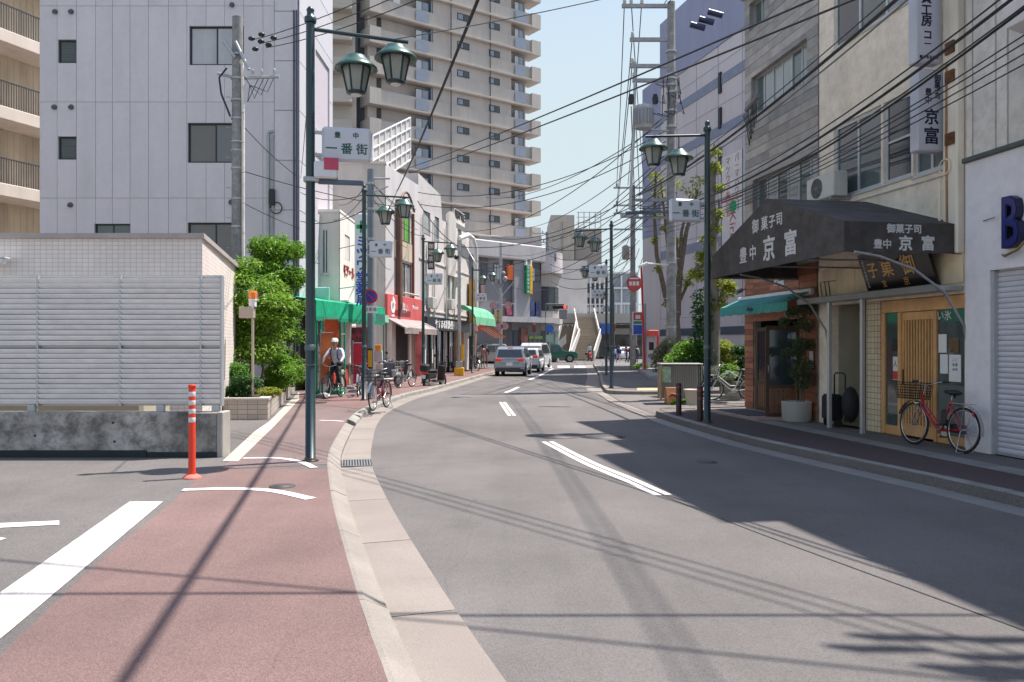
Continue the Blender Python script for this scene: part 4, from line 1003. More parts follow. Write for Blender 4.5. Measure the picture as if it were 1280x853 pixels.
b = B(); wall(b, 0, L2, 0, H2-.01, oo, y=.02, rev=.15); b.build('wall', mat('sunlit_white_render',(.55,.53,.53),.7,0,.06,1,streak=.08), q2)
b = B(); b.box(p2s.U(516),p2s.U(492),.022,.06,oo[1][3]+.1,oo[0][2]-.05); b.build('infill_panel', mat('cream_infill',(.55,.47,.36),.7,0,.08,2), q2)
window(q2, *oo[0], y=-.02, panes=2, fm=mat('brown_sash',(.13,.06,.04),.5), gm=[mat('lime_film',(.12,.42,.05),.3,0,.2,3), mat('beige_blind',(.40,.35,.28),.4)])
window(q2, *oo[1], y=-.02, panes=2, fm=mat('brown_sash',(.13,.06,.04),.5), gm=[GLASSC, GLASSG])
BRN = mat('arch_brown', (.13,.06,.04), .55, 0, .2, 2, streak=.2)
uA, uB2 = p2s.U(495), p2s.U(514.5); zsp = p2s.Z(495,250)
B().box(uA-.14,uA+.14,.02,.27,2.9,zsp).build('arch_post', BRN, q2); B().box(uB2-.05,uB2+.05,.02,.14,2.9,zsp-.3).build('arch_post', mat('arch_red_brown',(.24,.07,.045),.5), q2)
pa = [(uA+(uB2-uA)*t,.25,zsp-.2+.75*math.sin(math.pi*t)) for t in [i/10 for i in range(11)]]; B().tube([(u_,.14,z_) for u_,_,z_ in pa],.055,8).build('arch_top', BRN, q2)
ZS = lambda x,y,o=0.: p2s.Z(x,y,o)
rsn = p2s.root('red_shop_sign', 'coral red fascia sign with white emblem and characters over a grey canopy', 'sign')
sa, sb = p2s.U(527,.4), p2s.U(485.5,.4); z1 = EYE+.063*37; z0 = EYE+.033*37
sb = L2+.1
CORAL = mat('coral_sign', (.62,.115,.115), .5, 0, .08, 3)
B().bbox(-.2,sb,.02,.16,z0,z1,.02).build('sign_board', CORAL, rsn)
text('喜喜い', .50, WPRINT, rsn, (sb*.56,.165,(z0+z1)/2), depth=.01, squeeze=.9)
text('Manneri', .28, WPRINT, rsn, (sb*.2,.165,(z0+z1)/2+.1), depth=.008)
b = B(); b.disc((sb*.86,.17,(z0+z1)/2-.02),.28,(0,1,0),.02,16); b.tube([(sb*.86,.17,z0+.7),(sb*.86+.02,.17,z1-.1)],[.12,.03],8); b.box(sb*.86-.2,sb*.86+.2,.161,.175,z0+.1,z0+.18); b.build('white_emblem', WPRINT, rsn)
B().tube([(sb*.3,.5,z1+.1),(sb*.75,.5,z1+.1)],.05,8).build('sign_lamp', mat('dim_lamp',(.5,.45,.4),.5), rsn)
CAN = mat('taupe_canvas', (.30,.25,.24), .8, 0, .12, 3, bump=.8, bscale=6, streak=.15)
cn = p2s.root('taupe_canopy', 'sloping taupe canvas canopy under the coral red sign', 'awning')
b = B(); b.prism([(.05,2.85),(.05,2.80),(1.0,2.30),(1.0,2.08),(1.02,2.08),(1.02,2.35)], -.1, sb+.1, 'x'); b.build('canopy_fabric', CAN, cn)
for u_ in (-.1,sb+.08): B().tube([(u_,.05,2.83),(u_,1.02,2.34)],.02,6).build('frame_tube', BLACK, cn)
# P3 white building with tall windows and rounded corner
p3s = Fac((-2.75,50.9),(-4.77,40.8)); L3 = p3s.L
s3 = p3s.root('white_terrace_house', 'sunlit white terrace with tall narrow windows and a rounded parapet end', 'building')
uz3 = p3s.U
H3a, H3b = EYE+.214*41, EYE+.197*44.5
wo = [(uz3(538),uz3(529),p3s.Z(533,292),p3s.Z(533,257)), (uz3(549),uz3(543.5),p3s.Z(546,300),p3s.Z(546,268)), (uz3(536),uz3(531),p3s.Z(533,380),p3s.Z(533,352)), (uz3(563),uz3(559),p3s.Z(561,376),p3s.Z(561,344)), (uz3(577),uz3(572),p3s.Z(574,318),p3s.Z(574,286))]
b = B(); wall(b, 0, L3, 0, 8.6, wo, rev=.15); shell(b, 0, L3, 5, 0, 8.6); b.build('wall', mat('sunlit_white_wall',(.60,.56,.54),.7,0,.06,1,streak=.1), s3)
b = B(); b.prism([(uz3(553),8.6),(L3,8.6),(L3,10.35),(uz3(551),9.95)], -4.9, -.01, 'y'); b.build('upper_parapet', mat('pinkish_white',(.56,.53,.52),.7), s3)
for ux_ in (uz3(526)-.1, uz3(541), uz3(556), uz3(566)): B().tube([(ux_,.09,.3),(ux_,.09,8.3)],.05,6).build('drainpipe', SHG, s3)
for ax_, az_ in ((uz3(541)+.4,3.5),(uz3(556)-.9,3.6),(uz3(570),5.0)): B().bbox(ax_,ax_+.75,.05,.36,az_,az_+.6,.02).build('air_conditioner_unit', mat('ac_unit_grey',(.5,.49,.46),.5), s3)
for zb3 in (3.35, 6.0): B().box(0,L3,.005,.05,zb3,zb3+.08).build('band', SHG, s3)
for o__ in wo: window(s3, *o__, y=-.05, panes=1, fm=ALU, gm=GLASSC if o__ is wo[0] else GLASSG, fw=.06)
ur = uz3(563); b = B()
for i in range(9): b.tube([(ur-.75+i*.19,.06,5.6),(ur-.75+i*.19,.06,9.0+.35*math.cos((i-4)/4*1.3))],.08,8)
stuff(b.build('ribbed_cladding', SHW, s3))
wp_ = B().tube([(uz3(572),.1,8.0),(uz3(578),.35,8.35),(uz3(584),.35,8.3),(uz3(588),.35,7.7),(uz3(588.5),.35,2.8)],.15,10).build('white_arch_frame', WHITE, s3)
B().box(uz3(589),uz3(584),.1,.3,2.8,EYE+.085*49).build('orange_board', mat('ochre_board',(.50,.25,.06),.6,0,.15,2), s3)
text('EESTYLE', .62, INK, s3, (uz3(573.5),.06,p3s.Z(573,270)), depth=.03, bold=.02)
B().box(uz3(580),uz3(567),.02,.055,p3s.Z(573,262)-.9,p3s.Z(573,262)-.1).build('name_board', SHW, s3)
vs_ = p3s.root('dark_vertical_sign', 'small dark projecting signboard with pale characters near the third lamp', 'sign')
B().bbox(uz3(534),uz3(534)+.1,.06,.40,5.55,7.0,.01).build('sign_box', mat('dark_sign',(.05,.045,.05),.5), vs_)
for i,ch in enumerate('珈琲茶房'): text(ch, .28, WPRINT, vs_, (uz3(534)+.104,.23,6.78-i*.34), rz=-math.pi/2, depth=.004)
# black fascia clinic
bfas = p3s.root('clinic_front', 'black shop front fascia with small white characters and vertical white blinds', 'shop front')
zf0, zf1 = 2.35, 3.05
B().bbox(uz3(579),L3-.05,.05,.45,zf0,zf1,.02).build('fascia', mat('navy_black_fascia',(.012,.02,.03),.35,0,.1,3), bfas)
text('やすまる鍼灸整骨院', .50, WPRINT, bfas, (uz3(549),.455,(zf0+zf1)/2), depth=.008, bold=.01)
B().box(uz3(567),L3-.3,.01,.06,0,zf0-.01).build('glazing', GLASSD, bfas)
for i in range(14):
    u_ = uz3(566)+(L3-.6-uz3(566))*i/14; B().box(u_,u_+.14,.062,.075,.6,2.3).build('blind', WPRINT if i % 3 else BLACK, bfas)
for i in range(6): u_ = uz3(566)+(L3-.5-uz3(566))*i/5; B().box(u_-.04,u_+.04,.06,.14,0,zf0-.01).build('post', BLACK, bfas)
B().box(uz3(578),uz3(568),.01,.08,0,zf0-.01).build('orange_panel', mat('amber_front',(.45,.20,.05),.6,0,.4,3), bfas)
# green barrel awning
ga = p3s.root('barrel_awning', 'pale green barrel shaped awning over the far shop beyond the grey post', 'awning')
LG = mat('pale_green_canvas', (.14,.42,.25), .7, 0, .12, 2)
ga.location = (-3.05,46.5,0); ga.rotation_euler = (0,0,p3s.rz)
pr = [(.0,3.9),(.45,3.85),(.85,3.6),(1.1,3.2),(1.15,2.75),(1.12,2.75),(1.0,3.2),(.7,3.5),(.0,3.7)]
B().prism(pr, -4.6, .6, 'x').build('canopy_fabric', LG, ga)
B().box(-4.61,-4.605,.1,1.0,2.9,3.5).build('end_panel', WHITE, ga)
ws = tag(B().bbox(-3.0,-2.3,50.0,50.1,2.15,2.95,.02).build('white_sign_panel', WHITE), 'white panel with grey marks hanging below the green barrel awning', 'sign')
tri = B().prism([(-2.15,3.85),(-1.75,2.7),(-2.2,2.7)], 52, 52.1, 'y').build('red_pennant', mat('signal_red',(.85,.07,.02),.5)); tag(tri, 'bright red triangular fabric panel beyond the green barrel awning', 'banner')
oa = thing('striped_awning', 'orange and white striped awning at the far end of the left shops', 'awning', (-1.9,54,0), -1.2)
for i in range(7): B().prism([(0,2.75),(1.1,2.15),(1.1,2.05),(0,2.68)], i*.3-.9, i*.3-.6, 'x').build('stripe', [mat('orange_canvas',(.75,.20,.06),.7), WPRINT][i % 2], oa)
# end wall closing the terrace
e3 = thing('end_house', 'dim brown fronted shop at the far end of the left terrace', 'building', (-2.7,51.2,0))
B().box(-6,.25,0,4.5,0,5.6).build('wall', mat('dim_wall',(.22,.19,.17),.8,0,.2,1), e3)
B().box(-1.8,.255,-.05,.0,.0,2.4).build('shop_window', GLASSD, e3)
B().box(.25,.30,.8,3.6,.2,2.3).build('shop_window', mat('warm_shop',(.28,.15,.12),.5,0,.5,1.4), e3)
B().box(.25,.33,.2,4.2,2.5,3.2).build('fascia', mat('dull_red',(.3,.08,.06),.6), e3)
# ---------- pharmacy green awning and goods
KG = mat('kelly_green_canvas', (.0,.34,.17), .7, 0, .12, 2, streak=.15, bump=.8, bscale=6, grime=.15)
pa_ = Fac((-5.25,33),(-6.62,27)); 
gaw = pa_.root('green_awning', 'bright green canvas awning with scalloped valance over the pharmacy front', 'awning')
La = pa_.L
B().prism([(-1.6,3.34),(0,3.07),(0,2.50),(.012,2.50),(.012,3.085),(-1.6,3.355)], 0, La, 'x').build('canopy_fabric', KG, gaw)
b = B(); n = 30; vs = []
for i in range(n*2+1): t = La*i/(n*2); vs += [(t,.014,2.53),(t,.014,2.36+(.05 if i % 2 else 0))]
b.add(vs, [(2*i,2*i+1,2*i+3,2*i+2) for i in range(n*2)]); b.build('valance', mat('deep_green_canvas',(.0,.22,.11),.75), gaw)
for t in (.02,La-.02): B().tube([(t,-.04,0),(t,-.04,3.0)],.025,6).build('post', mat('green_post',(.0,.2,.1),.5), gaw)
B().box(-.0,-.015,-1.5,0,2.45,3.1).build('end_panel', mat('light_green_canvas',(.15,.48,.33),.7), gaw)
GLa = mat('mint_canvas', (.22,.52,.40), .7, 0, .08, 3)
tag(B().prism([(0,0),(.34,-.05),(.34,-.33),(0,-.27)], 0, .9, 'y').build('mint_awning', GLa, None, (-5.1,30,2.75)), 'small mint green awning right of the grey no parking post', 'awning')
# shop front below the awning
sfp = thing('pharmacy_storefront', 'crowded pharmacy front with shelves, banners and posters below the green awning', 'shop front', (-6.72,33.9,0), -math.pi/2)
BRK = mat('shop_dark_red', (.16,.05,.04), .6, 0, .5, 2); 
B().box(-.2,6.4,-.2,-.0,0,2.95).build('back_wall', mat('dim_shop_interior',(.12,.10,.095),.8,0,.6,1.3), sfp)
cl = [(.5,.42,.2),(.5,.1,.08),(.4,.38,.36),(.16,.22,.3),(.55,.3,.1),(.2,.3,.2)]
for i in range(10): 
    m_ = mat('poster_%s' % 'abcdef'[i % 6].replace('a','sand').replace('b','brick').replace('c','stone').replace('d','slate').replace('e','ochre').replace('f','moss'), cl[i % 6], .6, 0, .4, 4)
    B().box(.1+i*.6,.55+i*.6,.0,.03,R.uniform(.9,1.3),R.uniform(1.9,2.3)).build('poster', m_, sfp)
for i in range(9):
    B().bbox(.2+i*.65,.7+i*.65,.02,.35,0,R.uniform(.5,1.0),.02).build('goods_box', mat(['carton','crimson_box','white_box'][i % 3], [(.35,.25,.15),(.4,.04,.04),(.5,.5,.5)][i % 3], .7, 0, .4, 6), sfp)
def nobori(name, label, loc, w, z0, z1, m, rz=0., m2=None):
    q = thing(name, label, 'banner', loc, rz)
    B().tube([(0,0,0),(0,0,z1+.12)],.014,6).tube([(0,0,z1+.03),(w,0,z1+.03)],.01,6).build('pole', STEEL, q)
    b = B(); n = 8; vs = []
    for i in range(n+1): z = z0+(z1-z0)*i/n; vs += [(.01,.02*math.sin(i),z),(w,.05*math.sin(i*1.3),z)]
    b.add(vs, [(2*i,2*i+1,2*i+3,2*i+2) for i in range(n)]); b.build('banner_cloth', m, q)
    B().lathe([(.16,0),(.16,.06),(.05,.1)],10).build('base', mat('banner_base',(.3,.3,.32),.6), q)
    return q
nobori('shop_banner', 'red and yellow vertical banner behind the cyclist', at(405,498,24.6)*1+Vector((0,0,-at(405,498,24.6).z)), .45, .9, 2.35, mat('red_yellow_cloth',(.75,.12,.03),.7,0,.6,2.5))
nobori('shop_banner', 'orange vertical banner beside the nearest lamp post', Vector((-5.72,23.9,0)), .38, .4, 1.9, mat('orange_cloth',(.70,.18,.06),.7,0,.4,3))
nobori('shop_banner', 'low red banner board right of the cyclist', Vector((-5.25,26.4,0)), .42, .3, 1.6, mat('crimson_cloth',(.60,.02,.05),.7,0,.2,3))
nobori('shop_banner', 'dark red banner with pale characters near the pharmacy door', Vector((-5.75,28.6,0)), .75, .5, 2.2, mat('maroon_cloth',(.22,.03,.04),.7,0,.8,6))
gfr = thing('display_frame', 'green metal display frame at the left end of the pharmacy', 'display frame', (-6.15,25.2,0))
GF = mat('green_frame', (.0,.25,.13), .5, 0, .1, 4)
for x,y in ((0,0),(.75,0),(0,.6),(.75,.6)): B().tube([(x,y,0),(x,y,2.3)],.03,6).build('post', GF, gfr)
B().bbox(-.05,.8,-.05,.65,.0,.14,.02).build('base', GF, gfr)
for z in (.7,1.3,1.9): B().box(-.02,.77,.0,.6,z,z+.03).build('shelf', mat('shelf_grey',(.3,.32,.3),.6), gfr)
# coral shop entrance
ce = p2s.root('coral_shop_entrance', 'pale entrance with a beige curtain and banner poles below the taupe canopy', 'doorway')
B().box(.1,L2-.2,.022,.05,.0,2.8).build('back_wall', mat('dark_shop',(.05,.04,.04),.7,0,.5,2), ce)
B().box(.9,1.9,.05,.09,.3,2.1).build('curtain', mat('beige_curtain',(.45,.33,.24),.8,0,.1,3,streak=.2), ce)
B().box(.1,.5,.05,.3,0,2.6).build('column', SHW, ce); B().box(L2-.6,L2-.1,.05,.3,0,2.7).build('column', SHG, ce); B().box(2.2,2.5,.3,.36,0,2.1).build('notice_board', WPRINT, ce)
nobori('shop_banner', 'narrow red white and blue banner beside the coral shop entrance', Vector((-4.55,37.6,0)), .34, .1, 2.2, mat('red_white_cloth',(.65,.15,.15),.7,0,.5,2.2))
ob = tag(B().bbox(-5.1,-4.88,29.8,29.9,1.30,1.57,.01).build('orange_box', mat('orange_plate',(.85,.28,.03),.5)), 'small orange plate on the wall between the grey post and the coral shop', 'sign')
# ================================================================ the far end of the street
TW = mat('tower_render', (.46,.40,.365), .8, 0, .06, .4, streak=.06); TWD = mat('tower_band_render', (.44,.395,.355), .8, 0, .06, .4, streak=.08)
TWS = mat('tower_soffit', (.22,.18,.155), .8)
def tower(fac, name, label, cat, x0, x1, depth, H, base, pitch, wins, bay=None, z0=0.):
    """flats: recessed wall, one balcony parapet per storey, windows over it"""
    r = fac.root(name, label, cat)
    b = B(); wall(b, x0, x1, z0, H, [], y=-1.3); shell(b, x0, x1, depth, z0, H, y=-1.3); b.build('wall', TW, r)
    k = 0; z = base
    slab = B().prism([(-1.31,-.22),(.0,-.22),(.06,-.12),(.06,.0),(.0,.02),(.0,1.12),(-.12,1.12),(-.12,.02),(-1.31,.02)], x0-.05, x1+.9, 'x').mesh('balcony', TWD)
    while z < H:
        obj('balcony', slab, r, (0, 0, z))
        for (a, c, d, e, kind) in wins:
            if kind == 'high': window(r, a, c, z+d, z+e, y=-.0+.012, panes=2, fm=SASHD, gm=[GLASSG, CURT], fw=.06, sill=False)
            else: window(r, a, c, z+d, z+e, y=.012, panes=2, fm=SASHD, gm=CURT, fw=.06, sill=False)
        z += pitch; k += 1
    return r
tf = Fac((3.1,91.5),(-13.9,79.2)); Lt = tf.L
# solid facade with windows in it; parapets show as bands between shadow gaps
r = tf.root('apartment_tower', 'tall taupe apartment tower with stacked balconies rising over the shops', 'building')
HT = 52.; pitch = 3.03; base0 = 1.45
b = B(); wall(b, 1.3, Lt, 0, HT, [], y=-.9); shell(b, 1.3, Lt, 16, 0, HT, y=-.9); b.build('wall', TW, r)
par = B().prism([(-.89,-.25),(.22,-.25),(.30,-.16),(.30,-.02),(.0,.06),(.0,1.35),(-.14,1.35),(-.14,.04),(-.89,.04)][::-1], 1.2, Lt+.2, 'x').mesh('balcony', TWD)
wall_in = B().prism([(-.9,0),(-.1,0),(-.1,2.7),(-.9,2.7)], 0, 6.2, 'x').mesh('infill_wall', TW)
win_u = {}
bal_end = B().box(0,1.25,-2.0,.32,-.24,1.38).mesh('balcony', TWD)
bandw = B().box(0,Lt,-.12,-.02,.05,2.72)
TWG = mat('pale_blue_glass', (.22,.26,.32), .15, 0, .2, .6, spec=.7)
tall = [(2.1,3.4),(Lt-6.6,Lt-5.0)]; high = [(5.4,6.8),(9.4,10.9),]
z = base0; k = 0
wf1 = B(); 
gapw = mat('tower_gap', (.10,.09,.085), .8)
while z < HT-2:
    obj('balcony', par, r, (0,0,z))
    obj('balcony_end', bal_end, r, (0,0,z)); obj('balcony_end', bal_end, r, (Lt-.9,0,z))
    b = B(); b.box(3.8,Lt-7.1,-.30,-.18,.04,2.77)
    key = 'inf'
    if key not in _PC: _PC[key] = b.mesh('infill_wall', TW)
    obj('infill_wall', _PC[key], r, (0,0,z))
    for (a, c) in high: window(r, a, c, z+1.55, z+2.25, y=-.12, panes=2, fm=SASHD, gm=[GLASSD, TWG], fw=.06, sill=False)
    for (a, c) in tall: window(r, a, c, z+.06, z+2.35, y=-.15, panes=2, fm=SASHD, gm=[TWG, CURT], fw=.06, sill=False)
    for uu in (2.0, Lt-6.4):
        if 'gb' not in _PC: _PC['gb'] = B().box(0,1.5,.165,.18,.08,1.12).mesh('glass_balustrade', mat('blue_balustrade',(.24,.27,.34),.2,0,.1,1))
        obj('glass_balustrade', _PC['gb'], r, (uu,0,z))
    if k % 1 == 0 and 'dv' not in _PC: _PC['dv'] = B().box(0,.12,-.88,-.16,.05,2.77).mesh('divider', TWG)
    for uu, pr_ in ((4.5,.5),(7.6,.35),(Lt-3.2,.5)):
        if R.random() < pr_:
            if 'acb' not in _PC: _PC['acb'] = B().bbox(0,.8,-.14,.06,1.4,1.85,.02).mesh('balcony_screen', mat('balcony_white',(.6,.6,.58),.6,0,.1,2))
            if uu > Lt-4: obj('balcony_screen', _PC['acb'], r, (uu,-.12,z-.05))
    obj('divider', _PC['dv'], r, (Lt-7.0,0,z)); 
    z += pitch; k += 1
for uu in (6.9, 11.9): B().tube([(uu,.2,8),(uu,.2,HT-1)],.05,6).build('downpipe', SASHD, r)
# second wing seen left of it
tg = Fac((-14.6,78),(-23.5,76.5)); r2 = tg.root('apartment_tower', 'left wing of the taupe flats with glass balustrades seen between lamp post and tower', 'building')
TW2 = mat('tower_warm_render', (.48,.42,.36), .8, 0, .08, .5)
b = B(); wall(b, .6, 9, 0, HT, [], y=-1.2); shell(b, .6, 9, 12, 0, HT, y=-1.2); b.build('wall', TW2, r2)
z = 1.2
while z < HT-2:
    if 'p2' not in _PC:
        _PC['p2'] = B().prism([(-1.19,-.25),(.0,-.25),(.06,-.1),(.0,.05),(.0,1.1),(-.12,1.1),(-.12,.04),(-1.19,.04)][::-1], 1.0, 9, 'x').mesh('balcony', TW2)
        _PC['p2g'] = B().box(3.1,6.6,.005,.02,-.0,1.1).mesh('glass_balustrade', mat('blue_balustrade',(.24,.27,.34),.2,0,.1,1))
    obj('balcony', _PC['p2'], r2, (0,0,z)); obj('glass_balustrade', _PC['p2g'], r2, (0,0,z))
    window(r2, 3.4, 6.2, z+.1, z+2.3, y=-1.1, panes=2, gm=[TWG,CURT], fw=.07, sill=False)
    window(r2, 7.2, 8.4, z+.1, z+2.3, y=-1.1, panes=1, gm=TWG, fw=.07, sill=False)
    z += 3.03
# link between the wings, dark stair slot
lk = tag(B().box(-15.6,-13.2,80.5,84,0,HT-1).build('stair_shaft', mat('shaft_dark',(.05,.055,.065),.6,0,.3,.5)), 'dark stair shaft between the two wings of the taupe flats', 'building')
# scaffold like roof sign frame on the white building
sgf = thing('roof_sign_frame', 'pale lattice of a roof sign back standing above the white shops', 'sign', (0,0,0))
p0, p1 = at(466,232,44), at(513,200,54); p0t, p1t = at(466,170,44), at(513,147,54)
b = B()
def lerp(a,b_,t): return a+(b_-a)*t
for i in range(8):
    t = i/7; b.tube([lerp(p0,p1,t), lerp(p0t,p1t,t)],.05,4)
for j in range(5):
    t = j/4; b.tube([lerp(p0,p0t,t), lerp(p1,p1t,t)],.05,4)
b.build('frame_bar', WHITE, sgf)
b = B(); 
bq = B(); off_ = Vector((-.05,.25,0)); bq.quad(p0+off_,p1+off_,p1t+off_,p0t+off_); bq.build('panel', mat('pale_sign_back',(.45,.43,.41),.7,0,.2,1), sgf)
b = B()
for t in (.1,.5,.9): q_ = lerp(p0,p1,t); b.tube([q_, Vector((q_.x,q_.y,6))],.07,5)
b.build('leg', STEEL, sgf)
# ---------- grey commercial building on the corner
CG = mat('commercial_grey', (.21,.205,.22), .6, 0, .06, .6); CGD = mat('commercial_dark', (.115,.115,.13), .6, 0, .08, .8); CBE = mat('commercial_beige', (.40,.36,.33), .7, 0, .08, 1)
SLABW = mat('slab_white', (.42,.40,.40), .6, 0, .05, 1, streak=.08)
cf = Fac((2.9,79.6),(-5.2,72.0)); Lc = cf.L; UCf = cf.U
cg = cf.root('corner_commercial_building', 'grey three storey commercial building with white roof slab, green and yellow vertical signs', 'building')
HC = EYE+.1165*79
def cz(x, y, o=0.): return cf.Z(x, y, o)
xs = sorted([0,Lc])
b = B(); wall(b, 0, Lc, 0, HC, [], y=0); shell(b, 0, Lc, 5, 0, HC); b.build('wall', CG, cg)
b = B(); b.prism([(-.5,HC-1.05),(.5,HC-1.0),(.6,HC-.9),(.6,HC+.45),(.5,HC+.55),(-.5,HC+.5)], -.0, Lc+.4, 'x'); b.build('roof_slab', SLABW, cg)
b = B(); b.prism([(.0,3.75),(1.6,3.75),(1.6,4.25),(0,4.25)], -1.0, Lc, 'x'); b.build('canopy_slab', SLABW, cg)
for xa, xb, ya, yb, mm, nm in ((628,639.5,318,440,CGD,'recessed_bay'),(600,610,318,345,CGD,'recessed_bay'),(660,676,318,396,CGD,'recessed_bay')):
    B().box(UCf(xb),UCf(xa),.01,.05,cz(xa,yb),cz(xa,ya)).build(nm, mm, cg)
B().bbox(UCf(659.5),UCf(639.5),.02,.35,4.2,HC-1.05,.03).build('grey_pillar_wall', mat('commercial_light',(.27,.265,.285),.6,0,.05,.5), cg)
def plate(xa, xb, ya, yb, m_, o0=.05, o1=.25, nm='sign_panel'): return B().bbox(UCf(xb),UCf(xa),o0,o1,cz(xa,yb),cz(xa,ya),.01).build(nm, m_, cg)
window(cg, UCf(608), UCf(601), cz(604,350), cz(604,330), y=.06, panes=2, gm=CURT, sill=False)
window(cg, UCf(624), UCf(617), cz(620,350), cz(620,330), y=.06, panes=2, gm=CURT, sill=False)
window(cg, UCf(675), UCf(661), cz(668,352), cz(668,335), y=.1, panes=2, gm=[GLASSD,CURT], sill=False)
plate(632,639,331,350,mat('orange_sign',(.75,.15,.03),.6,0,.4,1.5),.06,.3)
plate(599,604,354,372,mat('mauve_sign',(.22,.14,.15),.6,0,.3,1))
plate(616,623,379,393,mat('blue_posters',(.07,.08,.15),.5,0,.8,1.2)); plate(631,638,378,394,mat('wine_posters',(.25,.05,.09),.5,0,.8,1.2))
plate(660.5,666,378,395,mat('blue_poster',(.035,.05,.15),.5,0,.8,1.5)); plate(668,673.5,378,395,mat('blue_poster',(.04,.07,.28),.5)); plate(661,670,396,403,mat('sky_poster',(.15,.30,.55),.5,0,.5,1))
ss_ = cf.root('vertical_sign', 'green vertical sign with white writing on the grey corner building', 'sign')
B().bbox(UCf(656.3),UCf(652),.36,.7,cz(654,367.5),cz(654,333),.01).build('sign_box', mat('sign_green',(.01,.25,.10),.5,0,.1,2), ss_)
for i,ch in enumerate('個別指導学習塾'): text(ch, .30, WPRINT, ss_, ((UCf(656.3)+UCf(652))/2,.705,cz(654,335.5)-i*.38), depth=.004)
B().bbox(UCf(659.6),UCf(652),.36,.6,cz(654,332.5),cz(654,324),.01).build('top_board', WPRINT, ss_)
text('塾', .55, INK, ss_, (UCf(656),.61,cz(654,328)), depth=.004)
sy = cf.root('vertical_sign', 'yellow vertical sign beside the green one on the grey corner building', 'sign')
B().bbox(UCf(659.6),UCf(656.5),.36,.7,cz(657,367.8),cz(657,333),.01).build('sign_box', YELP, sy)
# ground floor shops
window(cg, UCf(648), UCf(628), .1, 3.0, y=.06, panes=3, gm=mat('blue_black_glass',(.03,.04,.07),.2,0,.4,1), sill=False)
plate(649.5,658,410,440,mat('shop_poster_mix',(.28,.12,.10),.6,0,.9,1.5)); plate(659,676,420,424,mat('lime_fascia',(.25,.38,.10),.6)); window(cg, UCf(672), UCf(660), .1, 2.2, y=.06, panes=2, gm=GLASSD, sill=False)
# rounded corner piece
cr = thing('rounded_corner_building', 'beige rounded corner of the commercial block with a white fascia ring', 'building', (2.9,79.6,0))
arc = [(.0,.0)]+[(1.9*math.sin(a), 2.2-2.2*math.cos(a)+.0) for a in [i*math.pi/16 for i in range(1,9)]]+[(1.9,9),(0,9)]
b = B(); b.prism(arc, 0, HC-.6); b.build('wall', CBE, cr)
arc2 = [(p[0]+(.35 if p[0] > .1 else 0), p[1]-.25) for p in arc[:-2]]+[(2.3,9),(0,9)]
b = B(); b.prism(arc2, HC-2.0, HC-.2); b.build('fascia_ring', mat('fascia_pink_white',(.55,.50,.50),.6), cr); b = B(); b.prism(arc2, HC-.19, HC+.1); b.build('coping', SLABW, cr); b = B(); b.prism(arc2, 3.7, 4.2); b.build('canopy_ring', SLABW, cr)
for k in range(1,7,2):
    a = k*math.pi/16; x_, y_ = 1.92*math.sin(a), 2.2-2.22*math.cos(a); B().box(-.35,.35,-.03,.03,5.0,7.4).build('window', GLASSD, cr, (x_,y_,0), (0,0,a)); B().box(-.35,.35,-.03,.03,.4,3.0).build('window', GLASSG, cr, (x_,y_,0), (0,0,a))
tag(B().box(-3.5,3.1,84,100,0,13.0).build('tower_podium', TW), 'low taupe podium at the foot of the apartment tower', 'building')
# ---------- beige towers behind
bt = thing('beige_slab_block', 'windowless beige stair tower rising behind the crossing', 'building', (0,0,0))
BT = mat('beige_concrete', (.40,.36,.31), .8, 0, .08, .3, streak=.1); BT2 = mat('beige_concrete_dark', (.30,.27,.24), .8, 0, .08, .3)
def block(par, xl, xr, yt, D, dp, m_, name='wall', z0=0., lean=0.):
    a = at(xl, yt, D); c = at(xr, yt, D); return B().prism([(a.x,D),(c.x,D),(c.x+lean,D+dp),(a.x+lean,D+dp)], z0, a.z).build(name, m_, par)
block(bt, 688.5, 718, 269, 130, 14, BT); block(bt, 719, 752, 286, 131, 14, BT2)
for x in (703,): a = at(x,300,129.9); B().box(a.x-.06,a.x+.06,129.8,129.98,8,a.z+3).build('joint', BT2, bt)
an_ = thing('roof_antenna_frame', 'open steel frame on the roof of the darker beige block', 'antenna', (0,0,0)); b = B()
for x in (723,730,737,744,751):
    a = at(x,286,133); b.tube([(a.x,133,a.z),(a.x,133,a.z+2.8)],.08,4)
for dz in (1.0,1.9,2.7): a = at(721,286,133); c = at(751,286,133); b.tube([(a.x,133,a.z+dz),(c.x,133,c.z+dz)],.07,4)
b.build('frame_bar', STEEL, an_)
of = Fac((at(757,0,112).x,112),(at(693,0,112).x,112)); ofr = of.root('office_building', 'pale grey office with columns of narrow windows behind the crossing', 'building')
OFM = mat('office_grey', (.42,.41,.40), .7, 0, .06, .5); Lo = of.L; HO = EYE+.085*112
b = B(); wall(b, 0, Lo, 0, HO, [], y=0); shell(b, 0, Lo, 10, 0, HO); b.build('wall', OFM, ofr)
for i in range(11):
    for j in range(4): window(ofr, .35+i*.64*1.0, .35+i*.64+.36, 2.9+j*2.0, 2.9+j*2.0+1.35, y=.03, panes=1, fm=SASHD, gm=GLASSD, fw=.05, sill=False)
for i in range(12): B().box(.1+i*.64,.1+i*.64+.14,.005,.18,2.5,HO-.3).build('fin', WHITE, ofr)
tag(B().box(4.0,9.8,104,110,EYE+.033*105,EYE+.105*105).build('white_office', mat('white_office_wall',(.55,.54,.54),.7,0,.1,.6)), 'plain pale block partly hidden by the lantern signs', 'building')
